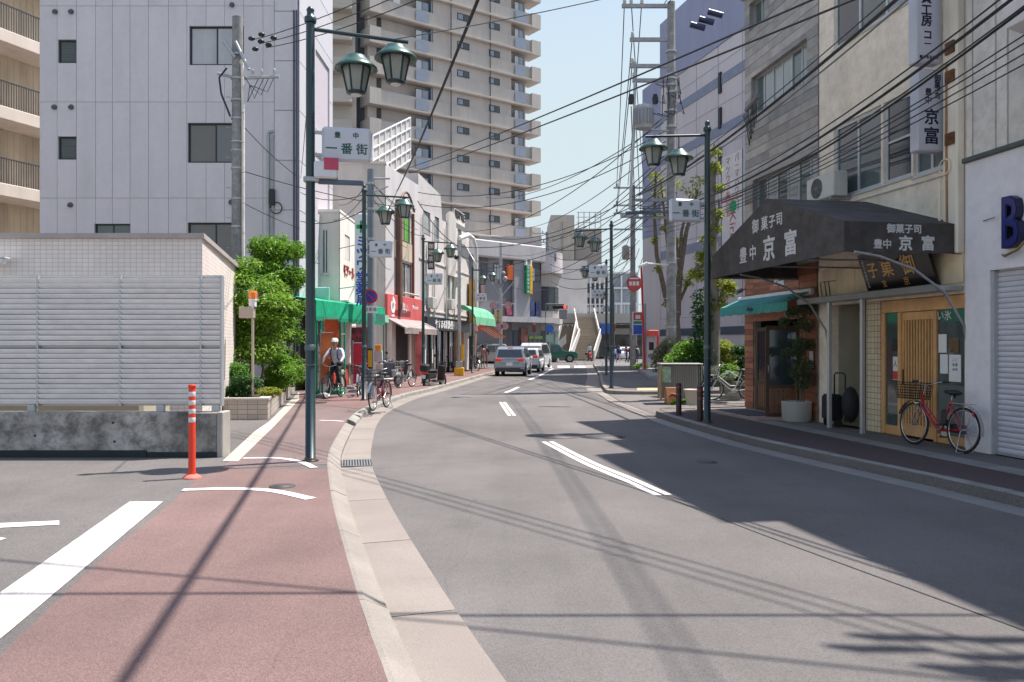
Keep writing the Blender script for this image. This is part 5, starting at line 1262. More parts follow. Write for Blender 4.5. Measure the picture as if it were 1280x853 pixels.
# low buildings and elevated deck on the right of the stairs
dk = thing('pedestrian_deck', 'raised concrete pedestrian deck with railing crossing behind the stairs', 'bridge', (0,100,0))
B().box(4.5,24,0,6,EYE+.028*100,EYE+.040*100).build('deck_slab', mat('deck_concrete',(.38,.36,.33),.8,0,.1,.6), dk); b = B()
for i in range(40): b.box(4.5+i*.5,4.56+i*.5,-.02,.03,EYE+4.0,EYE+5.1)
b.box(4.5,24,-.04,.05,EYE+5.1,EYE+5.2); stuff(b.build('railing', WHITE, dk))
for x in (10.2,15,20): B().box(x,x+.8,1,2,0,EYE+2.8).build('pier', CONC, dk)
stn = thing('station_front', 'shaded station front with posters and windows under the raised deck', 'building', (0,106,0))
B().box(9.2,24,0,6,0,EYE+.026*106).build('wall', mat('station_grey',(.24,.235,.23),.8,0,.3,.5), stn)
for i in range(6): B().box(10+i*2.1,11.6+i*2.1,-.06,-.0,.5,2.6).build('shop_window', mat('mixed_window_%d'%0,(.22,.2,.2),.4,0,.9,.8), stn)
B().box(11.0,12.0,-.2,-.07,2.6,3.6).build('red_sign', mat('far_red',(.6,.12,.10),.6), stn); B().box(13.5,16,-.2,-.07,3.0,3.8).build('white_sign', WPRINT, stn)
lt_ = thing('steel_frame_building', 'glassy open framed structure beyond the deck at the end of the street', 'building', (0,125,0)); b = B()
for x in (13,15,17,19.5): b.box(x,x+.25,0,.25,0,13)
for z in (5.5,8,10.4,12.8): b.box(13,19.75,-.02,.27,z,z+.25)
b.build('frame_bar', WHITE, lt_); B().box(13.1,19.6,.3,.4,0,12.8).build('glass_wall', mat('sky_glass',(.32,.36,.40),.2,0,.3,.4), lt_)
# ---------- stairs of the footbridge
ST = mat('stair_concrete', (.27,.23,.175), .85, 0, .12, 1.2); STW = mat('stair_parapet_white', (.46,.44,.42), .6, 0, .07, 1, streak=.1)
sr = thing('footbridge_stairs', 'broad concrete footbridge stairs with white parapets at the end of the street', 'stairs', (7.4,88,0))
n1 = 16; sw = 1.15; run = .36; rise = .17; SK = .085
def flight(x0, y0, z0, n, w, parent, dx=0., m_=ST):
    k = ('tr', w)
    if k not in _PC: _PC[k] = B().bbox(-w,w,0,run+.03,-.16,.01,.008).mesh('step', m_); _PC[('ns', w)] = B().box(-w+.02,w-.02,-.008,.03,-.035,.014).mesh('nosing', mat('step_nosing',(.40,.35,.28),.8))
    for i in range(n):
        o = obj('step', _PC[k], parent, (x0+dx*i, y0+i*run, z0+(i+1)*rise)); obj('nosing', _PC[('ns', w)], o)
flight(.35, 0, -.05, n1, sw, sr, SK); zl = -.05+n1*rise; yl = n1*run; xm = .35+SK*n1
B().box(xm-sw,xm+sw,yl,yl+1.4,zl-.2,zl+.012).build('landing', mat('landing_edge',(.38,.33,.26),.8), sr)
flight(xm, yl+1.4, zl, 16, sw, sr, .0)
z2 = zl+16*rise
B().box(-1.4,9,yl+1.4+16*run,yl+6+16*run,z2-.4,z2+.01).build('top_deck', ST, sr)
def para(x, pts, parent, w=.14, h=1.1, m_=STW, dx=0.):
    b = B(); y0_ = pts[0][0]; y1_ = pts[-1][0]
    for i in range(len(pts)-1):
        (ya,za),(yb,zb2) = pts[i],pts[i+1]; xa = x+dx*(ya-y0_); xb = x+dx*(yb-y0_)
        b.add([(xa-w/2,ya,za),(xa+w/2,ya,za),(xb+w/2,yb,zb2),(xb-w/2,yb,zb2),(xa-w/2,ya,za+h),(xa+w/2,ya,za+h),(xb+w/2,yb,zb2+h),(xb-w/2,yb,zb2+h)],[(0,3,2,1),(4,5,6,7),(0,1,5,4),(1,2,6,5),(2,3,7,6),(3,0,4,7)])
    b.build('parapet', m_, parent)
for sg in (-1,1):
    para(.35+sg*(sw+.1), [(-.2,-.1),(yl,zl-.25)], sr, dx=SK/run); para(xm+sg*(sw+.1), [(yl+.002,zl-.25),(yl+1.4,zl-.25)], sr); para(xm+sg*(sw+.1)+.002, [(yl+1.402,zl-.25),(yl+1.4+16*run,z2-.25)], sr)
sr2 = thing('side_stairs', 'narrower stair flight with stepped white parapets left of the main footbridge stairs', 'stairs', (5.5,88.5,0), math.radians(-10))
for i in range(24):
    if 'ts' not in _PC: _PC['ts'] = B().box(-.8,.8,0,.36,-.15,.01).mesh('step', mat('stair_dark',(.17,.15,.12),.85))
    obj('step', _PC['ts'], sr2, (0,i*.33,i*.16+.1))
para(-.9, [(-.4,-.1),(23*.33,3.6)], sr2, .12, 1.0, mat('parapet_grey',(.42,.38,.36),.7)); para(.9, [(-.4,-.1),(23*.33,3.6)], sr2, .12, 1.0, STW)
sr3 = tag(B().prism([(0,0),(0,.9),(1.3,2.2),(1.3,1.2)], 0, .15, 'y').build('ramp_parapet', STW, None, (4.6,87.0,.6)), 'short slanting white parapet at the left foot of the footbridge', 'wall')
gs_ = tag(B().bbox(-1.0,1.6,-.1,.1,0,1.05,.05).build('guide_sign', mat('back_of_sign',(.17,.17,.19),.6), None, (4.2,84,EYE+.033*84)), 'grey rectangular back of a road sign left of the footbridge stairs', 'sign')
# ---------- lavender store on the right beyond the side street
LV = mat('lavender_panel', (.54,.49,.505), .65, 0, .05, .3, streak=.06); LVB = mat('blue_grey_band', (.27,.28,.40), .65, 0, .06, .3, streak=.06); LVN = mat('navy_band', (.04,.06,.10), .5)
lf = Fac((at(934,0,38.5).x,38.5),(at(826,0,48).x,48)); lv = lf.root('lavender_store', 'large windowless lavender store building with blue grey top and stripes', 'building')
Ll = lf.L; HL = EYE+.40*48
b = B(); wall(b, -6, Ll, 0, HL, [], y=0); shell(b, -6, Ll, 14, 0, HL); b.build('wall', LV, lv)
zt1 = lf.Z(845,97)
B().box(-6,Ll+.02,.0,.05,zt1,HL+.05).build('top_band', LVB, lv)
for z_ in (lf.Z(845,137), lf.Z(890,169)-.0, 6.9): B().box(-6,Ll+.01,.0,.04,z_-.25,z_+.25).build('stripe', mat('stripe_blue',(.22,.24,.33),.6), lv)
B().box(-6,Ll+.01,.0,.06,EYE+.55,EYE+.95).build('navy_band', LVN, lv)
for zz_ in frange(3.1, zt1, 2.15): B().box(-6,Ll,.001,.012,zz_,zz_+.03).build('panel_joint', LVB, lv)
for u_ in frange(-2, Ll, 2.4): B().box(u_,u_+.03,.001,.014,2.6,zt1).build('panel_joint', LVB, lv)
for y in (103,147,197): u_ = lf.U(901); B().box(u_-.12,u_+.12,.0,.1,lf.Z(901,y+14),lf.Z(901,y-12)).build('slit_window', SASHD, lv)
lv2 = thing('blue_grey_annex', 'lower blue grey annex at the left end of the lavender store', 'building', (0,0,0))
a_, c_ = at(803,113,53), at(828,105,50); b = B(); b.prism([(a_.x,53),(c_.x,50),(c_.x+3,60),(a_.x+3,62)], EYE+.135*52, EYE+.319*53); b.build('upper_wall', LVB, lv2)
b = B(); b.prism([(a_.x+.02,53),(c_.x,50.02),(c_.x+3,60),(a_.x+3,62)], 0, EYE+.135*52-.002); b.build('lower_wall', LV, lv2)
B().box(a_.x+.9,a_.x+2.6,50.9,51.6,EYE+.1,EYE+.9).build('band', LVN, lv2)
vsn = lf.root('vertical_shop_sign', 'tall white sign with red characters beside the plank clad house', 'sign')
va, vb = lf.U(928,1.2), lf.U(902,1.2)
B().bbox(va,vb,1.0,1.2,lf.Z(915,330,1.2),lf.Z(915,192,1.2),.02).build('sign_box', mat('sign_pinkwhite',(.66,.62,.62),.6), vsn)
for uu_ in (va-.04, vb): B().box(uu_,uu_+.04,1.19,1.22,lf.Z(915,330,1.2),lf.Z(915,192,1.2)).build('frame', mat('grey_frame',(.15,.15,.17),.5), vsn)
RD2 = mat('muted_red_print', (.38,.06,.08), .6, 0, 0)
B().box(va,vb,1.201,1.21,lf.Z(915,249,1.2)-.05,lf.Z(915,249,1.2)+.05).build('red_line', RD2, vsn)
wv = vb-va
for i,ch in enumerate('パーマハウス村'): text(ch, .42, RD2 if i < 5 else GRP, vsn, (va+wv*.25,1.205,lf.Z(915,199,1.2)-i*.38), depth=.004)
for i,ch in enumerate('マツウラ美容室'): text(ch, .42, RD2, vsn, (va+wv*.68,1.205,lf.Z(915,200,1.2)-i*.40), depth=.004)
kk = text('Kirei', .78, RD2, vsn, (va+wv*.45,1.205,lf.Z(915,285,1.2)), depth=.004); 
kk.matrix_local = Matrix.Translation((va+wv*.45,1.205,lf.Z(915,285,1.2))) @ Matrix.Rotation(-math.pi/2,4,'Y') @ FLIP
B().disc((va+wv*.45,1.21,lf.Z(915,256,1.2)-.1),.3,(0,1,0),.02,16).build('green_leaf_mark', GRP, vsn)
# ================================================================ street lamps
LGLASS = mat('lantern_glass', (.30,.31,.27), .25, 0, .12, 6, spec=.6)
SIGNW = mat('lamp_sign_white', (.60,.60,.64), .45, 0, .04, 3)
DGT = mat('dark_green_print', (.02,.09,.07), .5, 0, 0)
def lantern(par, x, zh, drop):
    """hexagonal lantern hung at arm offset x; zh = hook height"""
    L = B().tube([(0,0,0),(0,0,-drop)],.014,6).lathe([(.02,-drop+.03),(.035,-drop),(.02,-drop-.02)],8).build('lantern', DGREEN, par, (x,0,zh))
    z = -drop
    B().lathe([(.02,z+.01),(.13,z-.02),(.14,z-.045),(.225,z-.12),(.285,z-.175),(.29,z-.20),(.27,z-.20),(.20,z-.15)],24).build('lamp_shade', LGREEN, L)
    g = B(); g.lathe([(.185,z-.165),(.115,z-.50)],6,smooth=False); g.build('glass', LGLASS, L)
    b = B()
    for k in range(6):
        a = k*math.pi/3; b.tube([(.19*math.cos(a),.19*math.sin(a),z-.165),(.118*math.cos(a),.118*math.sin(a),z-.505)],.013,4)
    b.lathe([(.10,z-.49),(.13,z-.50),(.13,z-.525),(.08,z-.54)],12); b.lathe([(.19,z-.155),(.20,z-.165),(.19,z-.18)],12); b.build('lantern_frame', DGREEN, L)
    B().lathe([(.075,z-.541),(.06,z-.555)],12).build('bottom_cap', WHITE, L)
    return L
def lamp(loc, ang, label, xs=(.60,1.13), side=1):
    """pole at loc, arm towards angle ang"""
    q = thing('street_lamp', label, 'street lamp', loc, ang, 'green twin lantern street lamps along the pavements')
    B().lathe([(.11,0),(.11,.02),(.068,.03),(.063,2.0),(.057,5.85),(.055,5.86)],16).build('pole', DGREEN, q)
    B().lathe([(.075,5.86),(.08,5.88),(.08,5.93),(.05,5.95),(.045,6.0),(.055,6.03),(.03,6.07),(.001,6.08)],14).build('finial', DGREEN, q)
    B().lathe([(.075,1.48),(.075,1.55),(.068,1.56)],14).lathe([(.072,1.28),(.072,1.30)],14).build('collar', mat('collar_grey',(.10,.13,.14),.4,.3), q)
    B().tube([(0,0,5.78),(1.30,0,5.70)],.026,8).build('arm', DGREEN, q)
    lantern(q, xs[0], 5.745, .27); lantern(q, xs[1], 5.712, .06)
    s = B().bbox(.15,.80,-.055,.055,4.02,4.48,.035).build('sign_board', SIGNW, q)
    for sg, rr in ((-1, math.pi), (1, 0)):
        for ch, dx, z, sz in (('豊',-.12,4.37,.085),('中',.12,4.37,.085),('一',-.2,4.19,.155),('番',.0,4.19,.155),('街',.2,4.19,.155)):
            text(ch, sz, DGT, s, (.475+(dx if sg < 0 else -dx),.056*sg,z), rz=rr, depth=.0015, bold=.0025)
    for z in (4.1,4.4): B().box(0,.16,-.02,.02,z-.02,z+.02).build('bracket', STEEL, q)
    B().lathe([(.078,.0),(.078,.05)],12).build('base_ring', RUST, q)
    return q
def road_dir(line, y):
    i = min(range(1, len(line)-1), key=lambda k: abs(line[k].y-y)); return (line[i+1]-line[i-1]).normalized()
la = gp(388,577)
def ang_l(y): d = road_dir(KL, y); return math.atan2(-d.x, d.y)        # across the road to the right
lamp(la, .20, 'nearest twin lantern street lamp, on the left beside the dropped kerb')
lamp(Vector((-4.16,22.5,0)), -.02, 'second street lamp on the left, close beside the grey no parking post')
lamp(Vector((-3.62,32.6,0)), -.10, 'third street lamp on the left, beside the parked scooter')
lamp(Vector((-2.22,45,0)), -.15, 'fourth street lamp on the left, before the green barrel awning')
lamp(Vector((3.93,16.1,0)), math.pi+.16, 'big street lamp on the right, by the two brown bollards')
lamp(Vector((3.60,29,0)), math.pi-.1, 'street lamp on the right just past the side street, nearer of the pair')
lamp(Vector((4.95,42,0)), math.pi-.1, 'street lamp on the right half hidden behind the one past the side street')
lamp(Vector((7.45,59,0)), math.pi-.1, 'farthest street lamp on the right near the crossing')
# things bolted to the nearest lamp
cbx = thing('lamp_camera_box', 'white camera housing and grey tube light clamped to the nearest lamp post', 'camera', (la.x, la.y, 0), .20)
zq = lambda y: EYE+(432-y)/1000*10.7
B().bbox(.05,.36,-.12,.10,zq(224),zq(203),.02).build('housing', WHITE, cbx); B().box(.18,.37,-.125,-.121,zq(214),zq(199)).build('red_plate', mat('pink_red_plate',(.55,.06,.12),.5), cbx)
B().bbox(.10,.70,-.03,.03,zq(230),zq(224),.01).build('tube_light', mat('blue_grey_tube',(.09,.13,.18),.4), cbx); B().bbox(-.09,.12,-.07,.07,zq(228),zq(222),.01).build('clamp', STEEL, cbx)
# ---------------------------------------------------------------- poles
def lat_pole(name, label, loc, h, r0, r1, m_, cat='utility pole'):
    q = thing(name, label, cat, loc); B().lathe([(r0,-.1),(r1,h)],14).build('pole', m_, q); return q
def insul(par, x, y, z, s=1.): return B().lathe([(.02*s,0),(.05*s,.02*s),(.03*s,.05*s),(.05*s,.07*s),(.03*s,.1*s),(.04*s,.13*s),(.01*s,.15*s)],8).build('insulator', mat('insulator_white',(.45,.45,.45),.3,0,.05), par, (x,y,z))
up1 = lat_pole('utility_pole', 'concrete utility pole before the grey panel building on the left', Vector((at(297,0,24).x,24,0)), EYE+.41*24, .19, .155, POLEC)
zu = lambda y: EYE+(432-y)/1000*24
for (p, q_) in (((-.35,-.18,zu(55)),(.0,-.2,zu(75))),((.0,-.18,zu(55)),(.40,-.2,zu(90))),((.05,.0,zu(98)),(1.25,.0,zu(96))),((-.6,0,zu(92)),(0,0,zu(98)))):
    B().tube([p,q_],.05,6).build('crossarm', STEEL, up1)
for x,z in ((.45,zu(93)),(.72,zu(93)),(1.1,zu(92))): insul(up1, x, 0, z)
for x,y,z in ((.45,-.1,zu(50)),(.75,-.1,zu(45)),(1.05,.1,zu(46)),(.70,0,zu(52)),(.9,.1,zu(55)),(.5,.1,zu(60))): B().sphere((x,y,z),.085,8,sc=(1.3,1,.8)).build('black_clamp', BLACK, up1)
B().tube([(-.25,-.2,zu(88)),(-.48,-.2,zu(100)),(-.42,-.2,zu(120)),(-.15,-.2,zu(148))],.03,6).build('cable_bunch', BLACK, up1); B().tube([(.17,-.1,zu(80)),(.2,-.1,zu(150)),(.2,-.1,.6)],.045,6).build('cable_guard', GREYPAN, up1)
for y in (70,100,127,150,179,190,212,250,285): B().lathe([(.195,0),(.195,.05)],14).build('band', STEEL, up1, (0,0,zu(y)))
b = B(); 
for k in range(16): b.tube([(-.15 if k%2 else .15,-.12,2.2+k*.45),(-.27 if k%2 else .27,-.2,2.2+k*.45)],.012,5)
b.build('step_bolt', STEEL, up1); stuff([o for o in COL.objects if o.name.startswith('step_bolt')][0])
for k in range(4): pts = [(1.1-.3*k*.5,0,zu(96)),(.9-.2*k,0,zu(115)-.1*k),(.4,-.1,zu(108)),(.25,-.1,zu(98))]; B().tube(pts,.012,5).build('drop_wire', BLACK, up1)
# grey steel pole with the no parking sign
npp = lat_pole('sign_post', 'square grey steel post with blue and red no parking sign left of the kerb', Vector((at(463.5,0,23.0).x,23.0,0)), EYE+.22*23, .10, .10, mat('steel_grey_blue',(.20,.23,.26),.5,.3,.12,5), 'sign post')
zn = lambda y: EYE+(432-y)/1000*22.85
sdn = B().disc((0.02,-.14,zn(371)),.20,(0,1,0),.012,32).build('sign_disc', mat('sign_red',(.55,.015,.03),.45), npp)
B().disc((0.02,-.149,zn(371)),.148,(0,1,0),.006,32).build('blue_field', mat('sign_blue',(.02,.05,.42),.45), sdn)
b = B(); b.T = Matrix.Translation((.02,-.154,zn(371))) @ Matrix.Rotation(-math.pi/4,4,'Y'); b.box(-.02,.02,-.002,.002,-.148,.148); b.build('red_bar', mat('sign_red',(.55,.015,.03),.45), sdn)
pp_ = B().box(-.15,.20,-.15,-.135,zn(391.5),zn(382.5)).build('plate', WPRINT, npp); front_text('駐車場', .12, INK, pp_, (.02,-.152,zn(387)), depth=.001)
B().box(-.06,.06,-.125,-.10,zn(459),zn(438)).build('reflector', mat('amber_reflector',(.75,.35,.02),.3), npp); B().box(-.075,.075,-.115,-.10,zn(461),zn(436)).build('reflector_back', BLACK, npp)
for y in (230,262,300): B().lathe([(.12,0),(.12,.07)],12).build('band', STEEL, npp, (0,0,zn(y)))
B().tube([(0,0,zn(222)),(.55,0,zn(222))],.03,6).tube([(0,0,zn(240)),(.5,0,zn(232))],.02,6).build('bracket', STEEL, npp)
# grey steel pole with yellow foot
yp = lat_pole('steel_pole', 'slim grey steel pole with a yellow wrapped foot beside the clinic', Vector((at(574,0,41).x,41,0)), EYE+.13*41, .10, .08, STEEL)
B().bbox(-.25,.25,-.22,.22,0,.42,.03).build('yellow_foot', YELP, yp); B().bbox(-.17,.17,-.15,.15,.42,.75,.02).build('grey_foot', STEEL, yp); B().box(.1,.25,-.06,.06,.75,1.6).build('yellow_plate', YELP, yp)
B().tube([(0,0,EYE+.115*41),(.3,-.1,EYE+.125*41),(.9,-.2,EYE+.10*41)],.03,6).build('bracket', STEEL, yp); B().sphere((-.15,-.1,EYE+.11*41),.13,8).build('junction_box', BLACK, yp)
# far left pole with signs
fp = lat_pole('sign_pole', 'grey pole with yellow strip sign and round signs behind the silver car', Vector((at(626,0,60).x,60,0)), EYE+.128*60, .13, .10, STEEL)
zf = lambda y: EYE+(432-y)/1000*60
B().box(-.5,.1,-.2,-.14,zf(403),zf(387)).build('strip_sign', mat('cream_yellow',(.60,.50,.28),.6), fp)
for i,ch in enumerate('豊中駅前'): front_text(ch, .2, INK, fp, (-.2,-.205,zf(389.5)-i*.24), depth=.002)
for dx,y in ((-.55,382),(.55,382),(-.15,409),(.3,408)): B().disc((dx,-.2,zf(y)),.28,(0,1,0),.03,16).build('round_sign', mat('pink_sign',(.55,.30,.30),.5,0,.4,6), fp)
B().tube([(0,-.1,zf(382)),(1.0,-.1,zf(380))],.03,6).tube([(-1,-.1,zf(345)),(0,-.1,zf(372)),(1.1,-.1,zf(350))],.03,6).build('bracket', STEEL, fp)
for dx,dz,rr in ((-.25,0,.2),(.3,.2,.22),(0,-.3,.2),(.2,.6,.17)): B().sphere((dx,0,zf(352)+dz),rr,8).build('equipment_box', mat('equip_grey',(.3,.3,.32),.5,0,.5,5), fp)
up2 = lat_pole('utility_pole', 'distant utility pole with crossarms at the far left corner', Vector((at(684,0,80).x,80,0)), EYE+.142*80, .2, .15, POLEC)
for z,w_ in ((EYE+.139*80,1.6),(EYE+.128*80,1.3),(EYE+.118*80,1.0)):
    B().box(-w_,w_,-.06,.06,z,z+.12).build('crossarm', STEEL, up2)
    for k in range(4): insul(up2, -w_+.2+k*(2*w_-.4)/3, 0, z+.12, 1.8)
for dx in (.3,.7): B().lathe([(.22,0),(.24,.1),(.24,.7),(.2,.8)],10).build('transformer', mat('dark_transformer',(.12,.12,.13),.5), up2, (dx,-.1,EYE+.105*80))
# the large right hand utility pole
up3 = lat_pole('utility_pole', 'tall concrete utility pole with transformer and four crossarms on the right', Vector((at(839,0,30).x,30,0)), EYE+.429*30, .20, .145, POLEC)
z3 = lambda y: EYE+(432-y)/1000*30
for y,xa,xb in ((8,-1.85,.1),(50,-1.55,.1),(83,-1.55,.05),(101,-1.45,.1)):
    B().box(xa,xb,-.06,.06,z3(y)-.06,z3(y)+.07).build('crossarm', mat('crossarm_grey',(.30,.31,.33),.6,0,.2,6), up3)
for x,y in ((-1.75,8),(-1.5,8),(-1.1,8),(-1.45,50),(-1.45,83),(-1.4,101)): insul(up3, x, 0, z3(y)+.07, 1.6)
B().tube([(-1.35,0,z3(78)),(-1.4,0,z3(165)),(-1.55,0,z3(262))],.06,6).build('guard_pipe', STEEL, up3)
tr = B().lathe([(.30,0),(.34,.05),(.34,.75),(.30,.85),(.1,.92)],16).build('transformer', mat('transformer_grey',(.36,.36,.37),.5,0,.1,3,streak=.15), up3, (-1.05,-.1,z3(162)))
for k in range(20): a = k*math.pi/10; B().box(.34,.40,-.01,.01,.1,.72).build('fin', mat('transformer_grey',(.36,.36,.37),.5), tr, None, (0,0,a))
for x in (-1.5,-.6): B().lathe([(.10,0),(.12,.2),(.08,.35)],10).build('bushing', BLACK, up3, (x,.0,z3(130)))
B().tube([(0,-.1,z3(140)),(-.8,-.1,z3(158))],.04,6).tube([(0,-.1,z3(165)),(-.8,-.1,z3(163))],.04,6).build('bracket', STEEL, up3)
for y in (66,95,100,108,117,140,160,330,410): B().lathe([(.20,0),(.20,.07)],14).build('band', STEEL, up3, (0,0,z3(y)))
for k in range(10):
    a0 = (R.uniform(-.4,.4), R.uniform(-.3,-.1), z3(R.uniform(95,125))); a1 = (a0[0]+R.uniform(-.5,.5), a0[1], a0[2]+R.uniform(-.9,-.3)); am_ = ((a0[0]+a1[0])/2+.15, a0[1]-.05, min(a0[2],a1[2])-.15)
    B().tube([a0,am_,a1],.018,5).build('drop_wire', BLACK, up3)
b = B()
for k in range(20): s_ = 1 if k % 2 else -1; b.tube([(.15*s_,-.1,2.3+k*.5),(.29*s_,-.1,2.3+k*.5)],.012,5)
b.build('step_bolts_set', STEEL, up3).name = 'climbing_bolt'; stuff([o for o in COL.objects if o.name == 'climbing_bolt'][0])
B().tube([(0,-.1,z3(332)),(-.9,-.1,z3(330))],.035,6).tube([(-.9,-.1,z3(330)),(-1.25,-.1,z3(334))],[.08,.05],8).build('road_light', WHITE, up3)
B().tube([(-1.75,-.3,z3(268)),(-.45,-.3,z3(266))],.075,8).tube([(-.45,-.3,z3(266)),(0,-.1,z3(264))],.03,6).build('tube_light', mat('blue_grey_tube',(.09,.13,.18),.4), up3)
B().box(-1.35,.12,-.05,.05,6.95,7.05).build('crossarm', mat('crossarm_grey',(.30,.31,.33),.6), up3); B().box(-1.35,.12,-.05,.05,6.3,6.38).build('crossarm', mat('crossarm_grey',(.30,.31,.33),.6), up3)
# the pole beside the camera's right, outside the frame, that the cables come from and whose fittings shade the road
upn = lat_pole('utility_pole', 'near right utility pole just outside the picture carrying the cables', Vector((6.9,4.9,0)), 15.0, .2, .15, POLEC)
for z,w_ in ((14.3,1.3),(9.7,1.3)):
    B().box(-w_,w_,-.06,.06,z,z+.12).build('crossarm', STEEL, upn)
    for k in range(5): insul(upn, -w_+.15+k*(2*w_-.3)/4, 0, z+.12, 2.4)
# second right hand pole, thinner and farther
up4 = lat_pole('utility_pole', 'farther thin utility pole with wires behind the round red sign', Vector((at(791,0,50).x,50,0)), EYE+.20*50, .19, .14, POLEC)
z4 = lambda y: EYE+(432-y)/1000*50
for y in (236,258,268,288): B().box(-1.2,.9,-.05,.05,z4(y),z4(y)+.1).build('crossarm', STEEL, up4)
for x,y in ((-1,236),(.7,236),(-1,258),(-1,268)): insul(up4,x,0,z4(y)+.1,1.6)
B().lathe([(.2,0),(.24,.1),(.24,.8),(.1,.9)],12).build('transformer', mat('tan_transformer',(.33,.29,.24),.6,0,.2,4), up4, (-.45,-.1,z4(325)))
B().box(-.75,.35,-.2,.2,z4(272),z4(268)+.02).build('platform', STEEL, up4)
rdd = B().disc((.05,-.25,z4(355)),.48,(0,1,0),.05,28).build('round_red_sign', mat('round_red',(.50,.06,.06),.5), up4)
B().disc((.05,-.28,z4(355)),.42,(0,1,0),.01,28).build('sign_face', mat('round_red_face',(.62,.09,.08),.5), rdd)
for i in range(3): B().box(-.27+i*.22,-.10+i*.22,-.292,-.286,z4(357.5),z4(352.5)).build('white_mark', WPRINT, rdd)
B().box(-.25,.33,-.292,-.286,z4(349.5),z4(348)).build('white_mark', WPRINT, rdd)
# payment sign stack + red pole + machine
tp = thing('parking_sign_post', 'grey post with stacked red green and blue panels beside the leaning red pole', 'sign', (at(800,0,47).x,47,0))
zt = lambda y: EYE+(432-y)/1000*47
B().tube([(.25,0,0),(.25,0,zt(380))],.12,10).build('post', STEEL, tp); B().bbox(-.45,.17,-.08,.02,zt(419),zt(390),.02).build('board', WHITE, tp)
B().box(-.40,.12,-.09,-.081,zt(400.5),zt(391)).build('red_panel', mat('bright_red',(.65,.08,.04),.5), tp); B().box(-.28,.0,-.095,-.0905,zt(399),zt(394)).build('white_square', WPRINT, tp)
B().box(-.40,.12,-.09,-.081,zt(405),zt(402)).build('green_panel', GRP, tp); B().box(-.40,.12,-.09,-.081,zt(418),zt(406.5)).build('blue_panel', mat('bright_blue',(.05,.12,.55),.5), tp)
rp = tag(B().tube([at(801.5,330,46), gp(806,466)],.06,10).build('red_pole', REDP), 'slightly leaning bright red pole at the corner bed', 'pole')
tm = thing('payment_machine', 'ticket machine under a red canopy frame at the parking corner', 'machine', (at(813,0,50).x,50,0))
zm = lambda y: EYE+(432-y)/1000*50
B().bbox(-.38,.45,-.4,.4,zm(420),zm(413),.03).build('canopy', mat('coral_red',(.70,.10,.07),.5), tm)
B().box(.35,.45,-.4,-.3,zm(438),zm(420)).build('side_bar', REDP, tm); B().box(-.42,-.34,-.4,-.3,.0,zm(420)).build('side_bar', REDP, tm)
B().bbox(-.25,.28,-.2,.3,.0,zm(420),.02).build('cabinet', mat('machine_grey',(.45,.45,.47),.5), tm); B().box(-.12,.18,-.215,-.202,zm(438),zm(428)).build('screen', BLACK, tm); B().box(-.2,.22,-.215,-.202,zm(456),zm(442)).build('lower_panel', mat('violet_print',(.35,.33,.45),.5,0,.5,9), tm)
# raised corner bed
cbm = thing('corner_bed', 'low concrete kerbed bed at the parking corner with small plants', 'planting bed', (0,0,0))
q4 = [gp(792,459), gp(812,474), gp(826,474), gp(850,466), gp(850,458)]
b = B(); b.prism([(p.x,p.y) for p in q4], 0, .16); b.build('bed', CONC, cbm)
# traffic signals
def signal(name, label, p, w_, horizontal, lit, poles):
    q = thing(name, label, 'traffic light', p)
    if horizontal:
        B().bbox(-w_/2,w_/2,-.12,.12,-.2,.2,.08).build('housing', BLACK, q)
        for k in range(3):
            B().tube([(-w_/3+k*w_/3,-.12,0),(-w_/3+k*w_/3,-.32,-.02)],.16,14,cap=False).build('visor', BLACK, q)
            B().disc((-w_/3+k*w_/3,-.125,0),.14,(0,1,0),.02,16).build('lens', mat('red_signal_light',(.9,.03,.02),.4,emit=2.5) if (k == 2 and lit) else mat('dark_lens',(.03,.03,.03),.3), q)
    else:
        B().bbox(-.18,.18,-.1,.1,-.38,.38,.04).build('housing', mat('ped_housing',(.12,.04,.04),.5), q)
        B().box(-.12,.12,-.11,-.101,.04,.3).build('lens', mat('dull_red_light',(.28,.03,.03),.4), q)
    for pts in poles: B().tube(pts,.06,8).build('pole', mat('signal_pole',(.13,.13,.13),.6), q)
    return q
P_ = at(700,384,78); signal('traffic_light', 'horizontal traffic light showing red over the far crossing', P_, 1.45, True, True, [[(-1.4,0,.3),(.4,0,.25)],[(-1.4,0,.3),(-1.4,0,-P_.z)]])
P_ = at(704,384,82); 
P_ = at(668,410,76); signal('pedestrian_light', 'dark red pedestrian light beneath the commercial canopy', P_, .4, False, True, [[(0,.1,-P_.z),(0,.1,.4)]])
P_ = at(767,409,76); signal('pedestrian_light', 'pedestrian light showing red on a dark pole behind the right lamps', P_, .4, False, True, [[(.05,.1,-P_.z),(.05,.1,3.2)]])
bs_ = thing('road_sign', 'round blue direction sign above a green plate at the far corner', 'sign', at(687,411,76)); B().disc((0,0,0),.4,(0,1,0),.04,20).build('blue_disc', mat('road_blue',(.03,.12,.45),.5), bs_); B().box(-.35,.35,-.03,.01,-1.3,-.6).build('green_plate', mat('pale_green_plate',(.30,.42,.32),.6), bs_); B().tube([(0,.06,.5),(0,.06,-3.2)],.05,6).build('pole', STEEL, bs_)
for px, lb in ((754,'small blue road sign left of the right lamp posts'),(761,'small blue road sign between the right lamp posts')):
    tag(B().bbox(-.22,.22,-.02,.02,-.5,.5,.01).build('road_sign', mat('road_blue',(.03,.12,.45),.5), None, at(px,411,74)), lb, 'sign')
